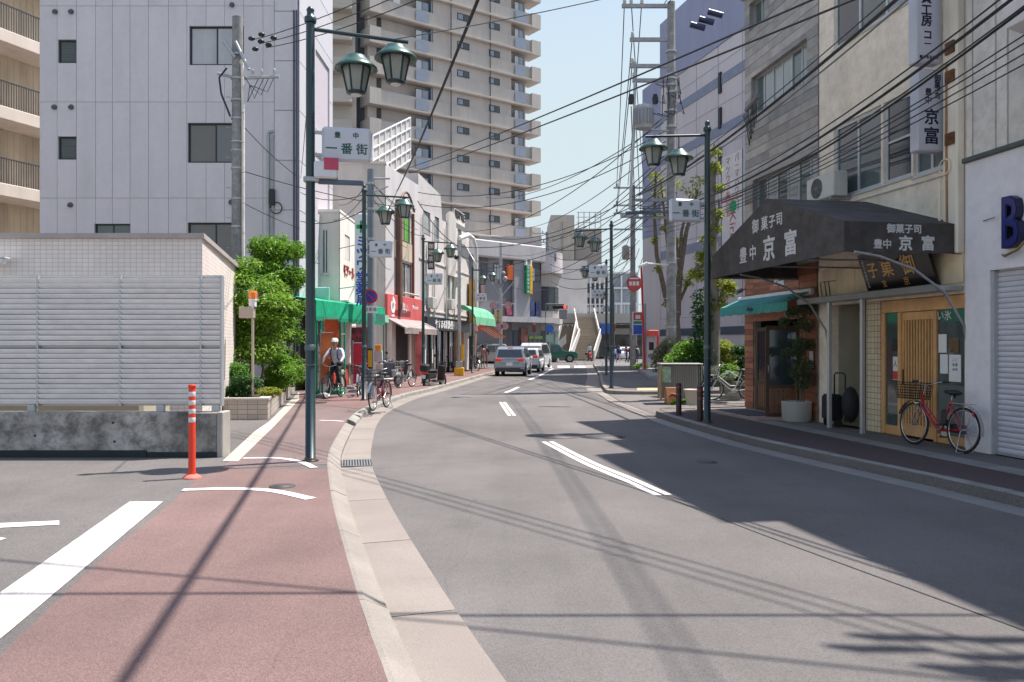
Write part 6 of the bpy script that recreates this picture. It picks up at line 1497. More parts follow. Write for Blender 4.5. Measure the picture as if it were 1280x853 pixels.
# bollards
BRB = mat('bollard_brown', (.05,.025,.022), .5, 0, .15, 5)
for (px, by, ty, lb) in ((848.5,519,479,'farther brown bollard left of the big lamp post'),(875,527,483,'nearer brown bollard touching the big lamp post')):
    p = gp(px, by); h = (by-ty)/1000*p.y*1.0; q = thing('bollard', lb, 'bollard', p, 0, 'brown bollards by the lamp post')
    B().lathe([(.062,0),(.062,h-.01),(.055,h)],16).build('post', BRB, q)
    for f in (.62,.85): B().lathe([(.064,h*f),(.064,h*f+.05)],16).build('reflective_band', mat('dull_red_band',(.22,.05,.045),.4), q)
# mesh waste cage, sandwich board, bucket
wc = thing('waste_cage', 'grey barred garbage collection cage with a lid at the side street corner', 'bin', (at(852,0,22.6).x,22.6,0), -.06)
CG_ = mat('cage_grey', (.34,.325,.31), .6, .2, .15, 5)
for x in (-.58,.55): 
    for y in (0,.75): B().box(x,x+.03,y,y+.03,0,1.0).build('corner_post', CG_, wc)
b = B()
for i in range(22): b.box(-.55+i*.05,-.535+i*.05,.0,.015,.05,.97)
for i in range(14): b.box(-.585,-.57,.03+i*.052,.045+i*.052,.05,.97)
stuff(b.build('cage_bar', CG_, wc)); B().bbox(-.60,.60,-.02,.80,1.0,1.04,.01).build('lid', CG_, wc); B().box(-.55,.55,.70,.74,.02,1.0).build('back_panel', mat('cage_back',(.26,.25,.235),.8,0,.2,3), wc); B().box(-.57,-.3,-.02,-.002,.5,.95).build('notice', mat('mint_notice',(.3,.42,.3),.6,0,.4,9), wc)
B().box(-.62,-.585,-.1,.0,.0,.95).build('yellow_board', mat('ochre_side',(.45,.26,.06),.6), wc)
sbd = thing('sandwich_board', 'orange sandwich board with a croissant picture beside the cage', 'sign', (at(839,0,21.3).x,21.3,0), .1)
for s_ in (1,-1): b = B(); b.T = Matrix.Translation((0,.14*s_*-1,0)) @ Matrix.Rotation(-.2*s_,4,'X'); b.bbox(-.15,.15,-.01,.01,.02,.44,.004); b.build('board', mat('peach_board',(.55,.25,.12),.6,0,.2,4), sbd)
b = B(); b.T = Matrix.Translation((0,-.14,0)) @ Matrix.Rotation(-.2,4,'X'); b.tube([(-.09,-.016,.2),(-.02,-.016,.26),(.07,-.016,.24),(.1,-.016,.18)],[.02,.045,.04,.015],8); b.build('croissant_print', mat('croissant_brown',(.20,.05,.02),.6), sbd)
bk = thing('bucket_planter', 'cream plastic bucket planter between the two brown bollards', 'planter', (at(866,0,21.0).x,21.0,0))
B().lathe([(.16,0),(.22,.36),(.24,.37),(.24,.40),(.21,.40),(.20,.34),(.001,.33)],20).build('bucket', mat('cream_plastic',(.52,.46,.38),.6,0,.05,4), bk)
# white planter with tall plant
wpz = thing('round_planter', 'round white concrete planter with a tall climbing plant before the restaurant', 'plant', gp(998,527)+Vector((0,.1,0)))
B().lathe([(.27,0),(.29,.02),(.30,.38),(.31,.40),(.27,.41),(.26,.36),(.001,.35)],28).build('pot', mat('white_pot',(.46,.44,.41),.75,0,.12,3,bump=.3,fine=.1), wpz)
# black trolley
tl_ = thing('shopping_trolley', 'black folded shopping trolley and bag standing in the pale recess', 'trolley', facR.w(U(1060,-.1),.08,0), facR.rz)
BB = mat('black_nylon', (.012,.012,.014), .7, 0, .3, 6, bump=.4, bscale=15)
B().tube([(-.2,0,.1),(-.2,0,.98),(-.15,0,1.02),(.12,0,1.02),(.17,0,.98),(.17,0,.1)],.014,8).build('handle_frame', BLACK, tl_)
b = B(); b.bbox(-.19,.16,.02,.30,.12,.62,.05); b.build('bag', BB, tl_); b = B(); b.sphere((-.45,.05,.45),.2,12,sc=(.8,.8,1.7)); b.build('draped_coat', BB, tl_)
for x in (-.2,.17): B().disc((x,.15,.08),.08,(1,0,0),.03,14).build('wheel', RUBBER, tl_)
# flower stand
fs = thing('flower_stand', 'small stand with yellow and orange flowers beside the white planter', 'plant stand', gp(984,521)+Vector((0,.25,0)))
for dx in (-.15,.15): B().tube([(dx,0,0),(dx*.6,0,.55)],.012,5).build('leg', BLACK, fs)
for z_,w_ in ((.25,.22),(.55,.18)): B().box(-w_,w_,-.1,.1,z_,z_+.02).build('shelf', DKW, fs)
for x,z_ in ((-.1,.27),(.08,.27),(-.06,.57),(.1,.57)): B().lathe([(.05,0),(.07,.12)],10).build('flower_pot', mat('grey_pot',(.3,.28,.25),.8), fs, (x,0,z_))
# ================================================================ plants
def leafmat(name, col, col2, rough=.5):
    m = bpy.data.materials.new(name); m.use_nodes = True; n = m.node_tree.nodes; l = m.node_tree.links; b = n['Principled BSDF']
    b.inputs['Roughness'].default_value = rough
    g = n.new('ShaderNodeNewGeometry'); r = n.new('ShaderNodeMixRGB'); r.inputs[1].default_value = (*col, 1); r.inputs[2].default_value = (*col2, 1)
    l.new(g.outputs['Random Per Island'], r.inputs[0]); l.new(r.outputs[0], b.inputs['Base Color'])
    t = n.new('ShaderNodeBsdfTranslucent'); l.new(r.outputs[0], t.inputs[0]); mx = n.new('ShaderNodeMixShader'); mx.inputs[0].default_value = .4
    l.new(b.outputs[0], mx.inputs[1]); l.new(t.outputs[0], mx.inputs[2]); l.new(mx.outputs[0], n['Material Output'].inputs[0]); return m
LF_BR = leafmat('leaf_bright', (.20,.36,.03), (.09,.22,.02)); LF_DK = leafmat('leaf_dark', (.03,.09,.02), (.05,.15,.025)); LF_YG = leafmat('leaf_yellow_green', (.36,.36,.03), (.20,.28,.03))
LF_GR = leafmat('leaf_grey_green', (.13,.16,.08), (.22,.24,.13)); LF_MD = leafmat('leaf_mid', (.07,.19,.02), (.12,.28,.03))
BARK = mat('bark', (.14,.105,.075), .9, 0, .3, 8, bump=.8, bscale=30); BARKG = mat('grey_bark', (.20,.18,.155), .9, 0, .25, 5, bump=.8, bscale=25)
FR = random.Random(5)
def leaves(clumps, size, aspect=.45, flat=.5):
    """clumps: (centre, (rx,ry,rz), count): leaves spread through each clump, denser to its outside"""
    b = B(); vs = b.v; fs = b.f
    for c, rad, n in clumps:
        for _ in range(n):
            while True:
                x, y, z = FR.uniform(-1,1), FR.uniform(-1,1), FR.uniform(-1,1); q = x*x+y*y+z*z
                if q < 1 and (q > .12 or FR.random() < .3): break
            p = Vector((c[0]+x*rad[0], c[1]+y*rad[1], c[2]+z*rad[2]))
            d = Vector((x*.7+FR.uniform(-1,1), y*.7+FR.uniform(-1,1), FR.uniform(-.9,.5))).normalized()
            s = d.cross(Vector((FR.uniform(-.4,.4), FR.uniform(-.4,.4), 1))).normalized(); u = s.cross(d)
            L = size*FR.uniform(.7,1.3); w_ = L*aspect; o = len(vs)
            vs += [tuple(p), tuple(p+d*L*.5+s*w_*.5+u*w_*.15), tuple(p+d*L-u*L*.15), tuple(p+d*L*.5-s*w_*.5+u*w_*.15)]
            fs += [[o,o+1,o+2],[o,o+2,o+3]]; b.m += [0,0]; b.sm += [False,False]
    return b
def stems(lst): 
    b = B()
    for pts, r0, r1 in lst:
        n = len(pts); b.tube(pts, [r0+(r1-r0)*i/(n-1) for i in range(n)], 7)
    return b
def wig(p, q, n=5, a=.06):
    p = Vector(p); q = Vector(q); return [p+(q-p)*i/n+(Vector((FR.uniform(-a,a),FR.uniform(-a,a),0)) if 0 < i < n else Vector()) for i in range(n+1)]
def rnd_clumps(c, R3, n, r, cnt):
    o = []
    for _ in range(n):
        while True:
            x, y, z = FR.uniform(-1,1), FR.uniform(-1,1), FR.uniform(-1,1)
            if x*x+y*y+z*z < 1: break
        k = FR.uniform(.6,1.3); o.append(((c[0]+x*R3[0], c[1]+y*R3[1], c[2]+z*R3[2]), (r*k, r*k, r*k*.6), int(cnt*k*k)))
    return o
def tree(label, loc, tl, cr, m_leaf, size, name='garden_tree', bark=BARK, cat='tree'):
    q = thing(name, label, cat, loc); l0 = Vector(loc)
    stems(tl).build('trunk', bark, q); stuff_crown = leaves(cr, size).build('crown', m_leaf, q); return q
# left garden
q = thing('garden_tree', 'bright green leafy tree in the planter before the grey panel building', 'tree', (-6.95,23.2,.38))
stems([(wig((0,0,0),(.1,.2,2.5)),.04,.02),(wig((.15,.1,0),(.7,.2,3.2)),.035,.015),(wig((-.1,0,0),(-.6,0,2.6)),.035,.015),(wig((0,.1,0),(-.1,.3,3.6)),.03,.01),(wig((.1,.1,1.2),(.55,-.2,2.4)),.02,.01)]).build('trunk', BARK, q)
cl = rnd_clumps((0.0,0,3.3),(.85,.8,1.0),34,.36,190)+rnd_clumps((.05,0,2.2),(.85,.8,.7),30,.36,170)+rnd_clumps((0,0,4.05),(.75,.5,.28),12,.30,150)+rnd_clumps((-.05,0,1.2),(.8,.7,.6),16,.30,130)
leaves(cl, .13).build('crown', LF_BR, q)
q = thing('garden_tree', 'lighter spreading shrub tree nearest the louvred fence in the planter', 'tree', (-6.45,19.6,.38))
stems([(wig((0,0,0),(.1,.1,2.2)),.03,.012),(wig((.2,.1,0),(.5,-.1,2.4)),.03,.01),(wig((-.2,0,0),(-.5,0,2.0)),.03,.01),(wig((-.4,0,0),(-.45,.2,2.6)),.025,.01)]).build('trunk', BARK, q)
leaves(rnd_clumps((.05,0,2.35),(.95,.7,.75),32,.30,170)+rnd_clumps((.1,0,1.35),(.85,.6,.7),34,.30,130)+rnd_clumps((-.3,0,3.0),(.45,.4,.3),10,.25,120), .115).build('crown', leafmat('leaf_light', (.26,.42,.05), (.13,.27,.025)), q)
def bush(label, loc, rad, n, m_, size, cat='bush', name='bush', k=14):
    q = thing(name, label, cat, loc)
    b = stems([(wig((FR.uniform(-.1,.1),FR.uniform(-.1,.1),-.02),(FR.uniform(-.6,.6)*rad[0],FR.uniform(-.6,.6)*rad[1],rad[2]*FR.uniform(1,1.6)),4,.03),.015,.005) for _ in range(7)]); b.build('stem', BARK, q)
    leaves(rnd_clumps((0,0,rad[2]),(rad[0]*.75,rad[1]*.75,rad[2]*.75),k,min(rad)*.55,n//k), size).build('foliage', m_, q); return q
bush('dark green low bush at the left end of the planter', (-5.95,17.55,.38), (.5,.35,.28), 2600, LF_DK, .07)
bush('bright feathery bush beside the beacon post in the planter', (-5.85,20.4,.38), (.6,.8,.50), 5200, LF_BR, .09)
bush('taller dark bush below the trees in the planter', (-6.4,18.4,.38), (.6,.5,.42), 3400, LF_MD, .08)
bush('small yellow green bush at the front rim of the planter', (-5.35,17.55,.38), (.33,.25,.14), 1300, LF_YG, .06)
bush('pale green bush halfway along the planter', (-6.35,23.0,.38), (.4,.9,.40), 2600, LF_BR, .08)
bush('little yellow flowering plant at the foot of the grey panel building', (-7.35,27.9,.0), (.22,.2,.22), 500, LF_YG, .07)
# right: old pollard tree with ivy tufts
q = thing('pollard_tree', 'thick grey pollarded trunk with yellow green tufts right of the big lamp post', 'tree', (at(894,0,25).x,25,0))
A = lambda x, y, D=25: at(x,y,D)-Vector((at(894,0,25).x,25,0))
stems([([A(892,475),A(893,430),A(894,390),A(892,350),A(892,300),A(890,250),A(892,205)],.20,.09),([A(893,400),A(884,350),A(880,310)],.09,.05),([A(892,300),A(900,262),A(898,250)],.06,.03),([A(880,330),A(868,340),A(866,345)],.05,.02),([A(893,392),A(903,365)],.05,.02),([A(892,250),A(886,205),A(893,180)],.05,.02)]).build('trunk', BARKG, q)
cl = []
for x,y,r in ((882,330,.28),(868,342,.2),(878,320,.2),(895,268,.22),(893,285,.2),(885,300,.25),(905,352,.3),(908,365,.25),(913,358,.18),(900,378,.22),(889,385,.2),(893,210,.25),(890,190,.22),(898,235,.2),(879,345,.2)): cl.append((A(x,y),(r,r,r*.8),int(700*r)))
leaves(cl,.12,.6).build('crown', LF_YG, q)
cl = [(A(x,y),(.32,.3,.4),260) for x,y in ((878,375),(876,392),(880,408),(874,425),(881,440),(885,460),(876,455))]
leaves(cl,.12,.6).build('ivy', LF_DK, q)
q = thing('pollard_tree', 'fan of bare pollarded stems with few leaf tufts behind the right utility pole', 'tree', (at(852,0,33).x,33,0))
A2 = lambda x, y: at(x,y,33)-Vector((at(852,0,33).x,33,0))
stems([([A2(846,460),A2(845,430),A2(844,400)],.28,.20),([A2(845,405),A2(832,370),A2(821,320),A2(818,270),A2(820,215)],.14,.04),([A2(845,402),A2(838,340),A2(832,280),A2(826,225)],.12,.03),([A2(845,400),A2(850,340),A2(858,290),A2(872,240)],.16,.05),([A2(850,340),A2(852,290),A2(862,245)],.10,.03),([A2(846,385),A2(862,350),A2(872,330)],.08,.03),([A2(838,340),A2(840,290),A2(845,240)],.09,.03),([A2(848,395),A2(850,350),A2(846,300)],.11,.04)]).build('trunk', BARK, q)
cl = [(A2(x,y),(r,r,r*.8),int(220*r)) for x,y,r in ((820,222,.3),(822,240,.25),(848,232,.3),(867,240,.35),(872,225,.3),(851,345,.2),(858,355,.25),(822,335,.2),(818,300,.15),(830,285,.15),(846,300,.2),(835,380,.2),(864,350,.3),(821,270,.18))]
leaves(cl,.15,.6).build('crown', LF_YG, q)
bush('bright green hedge shrub behind the barred garbage cage', (at(862,0,26).x,26,0.5), (.85,.6,.75), 7000, LF_BR, .11, k=24)
bush('dark shrub at the base of the bright hedge', (at(866,0,24.8).x,24.8,0.3), (.75,.4,.45), 3400, LF_DK, .10, k=16)
bush('grey green shrub left of the bright hedge', (at(843,0,30).x,30,0.0), (.95,.6,1.15), 6500, LF_GR, .10, k=26)
bush('yellow green shrub between trunk and plank house', (at(906,0,26.5).x,26.5,0.4), (.38,.4,.75), 2400, LF_YG, .10)
bush('mid green plant against the plank house corner', (at(908,0,23.6).x,23.6,0.3), (.38,.35,.38), 2000, LF_BR, .09)
bush('dark narrow evergreen at the plank house corner', (at(925,0,24.5).x,24.5,0.0), (.32,.4,1.0), 3600, LF_DK, .09, k=20)
bush('plant with white blossoms by the white bicycle', (at(911,0,22.9).x,22.9,0.5), (.25,.2,.2), 700, leafmat('white_blossom', (.6,.6,.55), (.08,.2,.03)), .07)
bk_ = thing('brick_planter', 'low grey brick planter behind the white bicycle', 'planter', (at(900,0,22.9).x,22.9,0))
for j in range(4):
    for i in range(6): B().bbox(i*.3+(.15 if j % 2 else 0),i*.3+.285+(.15 if j % 2 else 0),0,.1,j*.13,j*.13+.12,.006).build('block', KST2, bk_)
bush('low weeds in the corner bed by the red pole', (at(803,0,48).x,48,0.16), (.8,.8,.18), 900, LF_BR, .10)
bush('tuft of grass below the cream bucket planter', (at(852,0,21.2).x,21.2,0.0), (.5,.12,.08), 700, LF_BR, .08)
# grass in the gutter by the shaded kerb
# climbing plant in the white pot
q = thing('climbing_plant', 'tall dark climbing plant rising from the round white planter', 'plant', gp(1000,527)+Vector((0,.1,.33)))
A3 = lambda x, y: at(x,y,16.3)-q.location
stems([([A3(1000,505),A3(1003,470),A3(1001,430),A3(1006,385),A3(985,372)],.022,.008),([A3(1004,505),A3(1006,460),A3(1008,420),A3(1000,380)],.018,.006),([A3(997,505),A3(994,470),A3(990,440)],.012,.004),([A3(1002,410),A3(985,400),A3(975,408)],.008,.003)]).build('stem', BARK, q)
cl = [(A3(x,y),(r,r,r),int(2000*r)) for x,y,r in ((1003,480,.14),(1005,455,.16),(1001,430,.16),(1004,405,.18),(1008,385,.16),(990,390,.12),(980,402,.10),(994,465,.12),(1010,430,.12),(984,440,.10),(998,440,.12),(1009,470,.1))]
leaves(cl,.065,.5).build('foliage', leafmat('leaf_olive', (.07,.12,.05), (.16,.20,.10)), q)
q = thing('flowering_plant', 'pots of yellow and orange blossoms on the small stand', 'plant', fs.location.copy())
leaves([((-.1,0,.45),(.13,.1,.08),160),((.08,0,.45),(.12,.1,.08),140)],.05).build('foliage', LF_MD, q)
leaves([((-.06,0,.75),(.11,.1,.07),150),((.1,0,.74),(.1,.1,.06),130),((-.1,-.02,.48),(.09,.08,.05),70)],.045,.8).build('blossom', leafmat('blossom_yellow', (.8,.42,.03), (.75,.2,.03)), q)
# ================================================================ bicycles, scooters, cars, people
CHROME = mat('chrome', (.55,.55,.56), .25, .9, .05, 8); SADDLE = mat('saddle_black', (.02,.02,.021), .5, 0, .1, 10)
_BM = {}
def ring(r, t, n=32, m=8, w_=1.):
    b = B(); b.tube([(r*math.cos(2*math.pi*i/n),0,r*math.sin(2*math.pi*i/n)) for i in range(n)], t, m, closed=True); return b
def wheel(par, x, r=.33, hi=True, z=None):
    k = ('w', r, hi)
    if k not in _BM:
        sp = B(); ns = 24 if hi else 12
        for i in range(ns):
            a = 2*math.pi*i/ns; y_ = .03 if i % 2 else -.03; sp.tube([(.02*math.cos(a+.9),y_,.02*math.sin(a+.9)),((r-.035)*math.cos(a),0,(r-.035)*math.sin(a))],.0016 if hi else .003,3)
        _BM[k] = (ring(r-.018,.018,36 if hi else 24).mesh('tyre', RUBBER), ring(r-.042,.010,36 if hi else 24,6).mesh('rim', CHROME), sp.mesh('spoke', mat('spoke_steel',(.20,.20,.21),.7,.2,0)), B().tube([(0,-.045,0),(0,.045,0)],.02,8).mesh('hub', CHROME))
    t, ri, s, h = _BM[k]; o = obj('wheel', t, par, (x,0,z or r)); obj('rim', ri, o); so_ = obj('spoke', s, o); stuff(so_); obj('hub', h, o); return o
def bike(label, loc, rz, paint, basket=True, hi=True, rack=True, lean=0., step=True, child=False, bm=BLACK, guard=CHROME, name='parked_bicycle', group=None):
    q = thing(name, label, 'bicycle', loc, rz, group); q.rotation_euler = (lean, 0, rz)
    wheel(q, -.50, hi=hi); wheel(q, .55, hi=hi)
    n = 8 if hi else 5; f = B(); bb = (-.06,0,.28); st = (-.24,0,.74); ht = (.36,0,.80); hb = (.40,0,.62)
    f.tube([bb, st], .017, n)
    if step: f.tube([hb, (.28,0,.52), (.08,0,.34), bb], .021, n); f.tube([(.385,0,.70),(.25,0,.58),(.05,0,.42),(-.12,0,.42)], .014, n)
    else: f.tube([hb, bb], .02, n); f.tube([ht, st], .016, n)
    f.tube([ht, hb], .021, n)
    for s_ in (-.05,.05): f.tube([(-.5,s_,.33),(bb[0],s_*.6,bb[2])],.010,5); f.tube([(-.5,s_,.33),(-.22,s_*.4,.66)],.008,5)
    f.build('frame', paint, q)
    fk = B()
    for s_ in (-.045,.045): fk.tube([(.55,s_,.33),(.48,s_,.50),(.41,s_*.7,.60)],.011,6)
    fk.build('fork', CHROME, q)
    B().tube([ht,(.33,0,.93)],.012,6).tube([(.18,-.27,1.0),(.30,-.25,1.0),(.36,-.1,.95),(.34,0,.93),(.36,.1,.95),(.30,.25,1.0),(.18,.27,1.0)],.011,6).build('handlebar', CHROME, q)
    for s_ in (-.27,.27): B().tube([(.28,s_*.96,1.0),(.16,s_,1.0)],.017,8).build('grip', SADDLE, q)
    B().tube([st,(-.26,0,.82)],.013,6).build('seat_post', CHROME, q)
    b = B(); b.sphere((-.30,0,.86),.12,12,sc=(1.0,.85,.38)); b.sphere((-.16,0,.865),.07,10,sc=(1.4,.5,.4)); b.tube([(-.35,.05,.84),(-.30,.0,.79)],.02,5); b.build('saddle', SADDLE, q)
    for cx, a0, a1 in ((-.5,20,200),(.55,20,150)):
        pts = [(cx+.36*math.cos(math.radians(a)),.33+.36*math.sin(math.radians(a))) for a in range(a0,a1,12)]
        b = B(); vs = []; 
        for x,z in pts: vs += [(x,-.028,z),(x,.028,z)]
        b.add(vs,[(2*i,2*i+1,2*i+3,2*i+2) for i in range(len(pts)-1)]); vs2 = [(x,y,z+.006) for x,y,z in vs]; b.add(vs2,[(2*i,2*i+2,2*i+3,2*i+1) for i in range(len(pts)-1)]); b.build('mudguard', guard, q)
    b = B(); b.disc((bb[0],-.05,bb[2]),.085,(0,1,0),.006,18); b.tube([(bb[0],-.07,bb[2]),(bb[0]+.13,-.075,bb[2]-.10)],.009,6); b.tube([(bb[0],.07,bb[2]),(bb[0]-.13,.075,bb[2]+.10)],.009,6); b.build('crank', CHROME, q)
    for s_, dx, dz in ((-1,.13,-.10),(1,-.13,.10)): B().bbox(bb[0]+dx-.045,bb[0]+dx+.045,.13*s_-.04,.13*s_+.04,bb[2]+dz-.012,bb[2]+dz+.012,.004).build('pedal', SADDLE, q)
    B().bbox(-.48,bb[0]+.08,-.068,-.056,.27,.40,.01).build('chain_case', guard if not hi else SADDLE, q)
    if rack:
        b = B()
        for s_ in (-.06,-.02,.02,.06): b.tube([(-.28,s_,.71),(-.66,s_,.71)],.005,4)
        for s_ in (-.06,.06): b.tube([(-.5,s_*.9,.34),(-.56,s_,.71)],.005,4)
        b.tube([(-.66,-.06,.71),(-.66,.06,.71)],.005,4); b.build('rack', CHROME, q)
    if name != 'ridden_bicycle': B().tube([(-.5,-.05,.31),(-.54,-.14,.02)],.006,5).tube([(-.5,.05,.31),(-.54,.14,.02)],.006,5).tube([(-.54,-.14,.015),(-.54,.14,.015)],.006,5).build('kickstand', STEEL, q)
    B().bbox(-.71,-.68,-.03,.03,.55,.61,.008).build('rear_reflector', mat('tail_red',(.55,.02,.03),.3), q)
    B().tube([(.44,0,.66),(.52,0,.65)],[.02,.035],10).build('headlight', CHROME, q)
    if basket:
        b = B(); x0,x1,z0,z1 = .43,.76,.72,.97
        for k in range(7 if hi else 4):
            z = z0+(z1-z0)*k/(6 if hi else 3); g = .03*(z-z0)/(z1-z0)*4*.25
            b.tube([(x0-g,-.17-g,z),(x1+g,-.17-g,z),(x1+g,.17+g,z),(x0-g,.17+g,z)],(.006 if k else .008),4,closed=True)
        m_ = 9 if hi else 4
        for k in range(m_+1):
            t = k/m_; 
            for (p0,p1) in (((x0+(x1-x0)*t,-.17,z0),(x0-.03+(x1-x0+.06)*t,-.2,z1)),((x0+(x1-x0)*t,.17,z0),(x0-.03+(x1-x0+.06)*t,.2,z1)),((x0,-.17+.34*t,z0),(x0-.03,-.2+.4*t,z1)),((x1,-.17+.34*t,z0),(x1+.03,-.2+.4*t,z1)),((x0,-.17+.34*t,z0),(x1,-.17+.34*t,z0))): b.tube([p0,p1],.0042,3)
        b.build('basket', bm, q)
    if child:
        b = B(); b.bbox(-.70,-.38,-.13,.13,.74,.80,.03); b.bbox(-.74,-.68,-.15,.15,.78,1.15,.04); b.bbox(-.7,-.42,-.17,-.13,.76,.95,.02); b.bbox(-.7,-.42,.13,.17,.76,.95,.02); b.build('child_seat', mat('child_seat_grey',(.10,.10,.11),.6), q)
    return q
RED = mat('bike_red', (.42,.008,.02), .3, .1, .06, 8, coat=.6); SILV = mat('bike_silver', (.40,.41,.42), .35, .6, .06, 8); BLK = mat('bike_black', (.02,.02,.024), .3, .1, .1, 8, coat=.4); WBK = mat('bike_white', (.60,.60,.56), .4, 0, .06, 8)
pr_ = gp(1203,567); pf_ = Vector((6.28,12.48,0)); d = (pf_-pr_).normalized(); c0 = pr_+d*.5
rb = bike('red city bicycle with black basket leaning before the lattice door', (c0.x,c0.y,.0), math.atan2(d.y,d.x), RED, lean=.05)
B().bbox(-.16,-.06,-.05,.05,.36,.60,.03).build('battery', SADDLE, rb)
bike('black bicycle with basket facing the camera beside the cyclist', (at(446,0,24.2).x,24.6,0), -math.pi/2+.12, BLK, hi=False)
bike('maroon bicycle with basket parked on the kerb before the grey post', (at(471,0,18.9).x,19.4,0), -math.pi/2-.15, mat('bike_maroon',(.18,.02,.04),.35), hi=False, bm=BLACK, child=True)
bike('silver bicycle parked before the coral shop, front wheel towards the road', (at(505,0,29).x,29.4,0), -math.pi/2-.35, SILV, hi=False, bm=CHROME)
bike('dark bicycle standing behind the white covered scooter', (at(479,0,31).x,31.2,0), -math.pi/2+.4, BLK, hi=False)
bike('white city bicycle parked by the brick planter on the right', (at(915,0,22.4).x,22.4,0), math.pi-.12, WBK, hi=True, bm=CHROME)
bike('dark bicycle at the far end of the clinic front', (at(594,0,49).x,49,0), -1.2, BLK, hi=False)
bike('dark bicycle in the group of people near the crossing', (at(762,0,74).x,74,RZ), -2.2, BLK, hi=False)
# ---- scooters
def scooter(label, loc, rz, paint, cover=None, lean=.08, name='parked_scooter'):
    q = thing(name, label, 'scooter', loc, rz); q.rotation_euler = (lean,0,rz)
    for x in (-.6,.6):
        t = ring(.19,.055,24,8).build('wheel', RUBBER, q, (x,0,.25)); B().disc((0,0,0),.14,(0,1,0),.06,16).build('rim', CHROME, t)
    b = B(); b.bbox(-.72,-.05,-.14,.14,.40,.66,.06); b.bbox(-.1,.42,-.15,.15,.26,.34,.03); b.bbox(.38,.50,-.17,.17,.30,.92,.05); b.bbox(.5,.78,-.06,.06,.42,.50,.03); b.build('body', paint, q)
    b = B(); b.bbox(-.68,-.02,-.13,.13,.665,.76,.04); b.build('seat', SADDLE, q)
    b = B(); b.bbox(-.95,-.64,-.17,.17,.68,.98,.06); b.build('top_box', SADDLE, q)
    B().bbox(-.80,-.72,-.14,.14,.60,.70,.03).build('tail_light', mat('tail_red_bright',(.80,.05,.03),.3,0,.1,8,coat=.5), q)
    B().box(-.86,-.85,-.09,.09,.42,.56).build('number_plate', WPRINT, q)
    B().tube([(.46,0,.9),(.40,0,1.02)],.03,8).tube([(.32,-.32,1.05),(.42,-.12,1.03),(.42,.12,1.03),(.32,.32,1.05)],.014,6).build('handlebar', BLACK, q)
    for s_ in (-1,1): B().tube([(.38,.2*s_,1.05),(.36,.28*s_,1.22)],.006,4).disc((.36,.29*s_,1.26),.055,(1,0,0),.015,12).build('mirror', BLACK, q)
    B().tube([(.6,-.07,.25),(.44,-.05,.8)],.025,6).tube([(.6,.07,.25),(.44,.05,.8)],.025,6).build('fork', CHROME, q); B().tube([(-.7,-.16,.25),(-.1,-.16,.25)],[.05,.03],8).build('exhaust', CHROME, q)
    return q
scooter('black scooter with red tail light parked at the left kerb', (at(541,0,30.6).x,31.2,RZ), math.pi/2-.45, BLK)
sc = scooter('white step scooter with windscreen before the coral shop', (at(483,0,29).x,29.5,0), -math.pi/2-.5, WBK)
B().bbox(.47,.50,-.19,.19,.95,1.35,.03).build('windscreen', WHITE, sc)
# ---- cars
def car(label, loc, rz, L, W, H, paint, prof, belt, glass_x, cat='car', name='car', lights=True, wr=.33, wx=None, rear_w=None, pillars=2, group=None, rearlit=False):
    """prof: side outline (x, z) from the rear sill round over the roof; greenhouse narrows above the belt"""
    q = thing(name, label, cat, loc, rz, group)
    def hw(z, k=1.): return (W/2*(1 - (0 if z < belt else .16*(z-belt)/(H-belt))) - (0 if z > .45 else .03))*k
    st = (-1,-.93,-.55,.55,.93,1); b = B(); n = len(prof); vs = []
    for s_ in st:
        for x, z in prof:
            e = .985 if abs(s_) == 1 else 1.; vs.append((x*e, s_*hw(z), .0+z*(1 if abs(s_) < .95 else .985)))
    fs = []
    for i in range(len(st)-1):
        for j in range(n): fs.append((i*n+j, i*n+(j+1) % n, (i+1)*n+(j+1) % n, (i+1)*n+j))
    fs += [list(range(n))[::-1], list(range((len(st)-1)*n, len(st)*n))]
    b.add(vs, fs, 0, False); bo = b.build('body', paint, q)
    gx0, gx1, gx2, gx3 = glass_x                          # rear belt, rear roof, front roof, front belt
    for s_ in (-1,1):
        m_ = pillars+1
        for k in range(m_):
            t0, t1 = k/m_+.015, (k+1)/m_-.015
            q4_ = [(gx0+(gx3-gx0)*t0, belt+.03), (gx0+(gx3-gx0)*t1, belt+.03), (gx1+(gx2-gx1)*t1, H-.14), (gx1+(gx2-gx1)*t0, H-.14)]
            B().add([(x, s_*(hw(z)+.006), z) for x, z in q4_], [(0,1,2,3)]).build('side_window', GLASSD, q)
    def seg(i, j, f0, f1, w_, m_, nm, o=.012):
        (x0,z0),(x1,z1) = prof[i],prof[j]; a = Vector((x0+(x1-x0)*f0,0,z0+(z1-z0)*f0)); c = Vector((x0+(x1-x0)*f1,0,z0+(z1-z0)*f1)); d_ = (c-a); nn = Vector((-d_.z,0,d_.x)).normalized()*o
        if nn.dot(Vector((a.x,0,.2))) < 0: nn = -nn
        return B().add([(a.x+nn.x,-w_*hw(a.z),a.z+nn.z),(a.x+nn.x,w_*hw(a.z),a.z+nn.z),(c.x+nn.x,w_*hw(c.z),c.z+nn.z),(c.x+nn.x,-w_*hw(c.z),c.z+nn.z)],[(0,1,2,3)]).build(nm, m_, q)
    return q, seg, hw
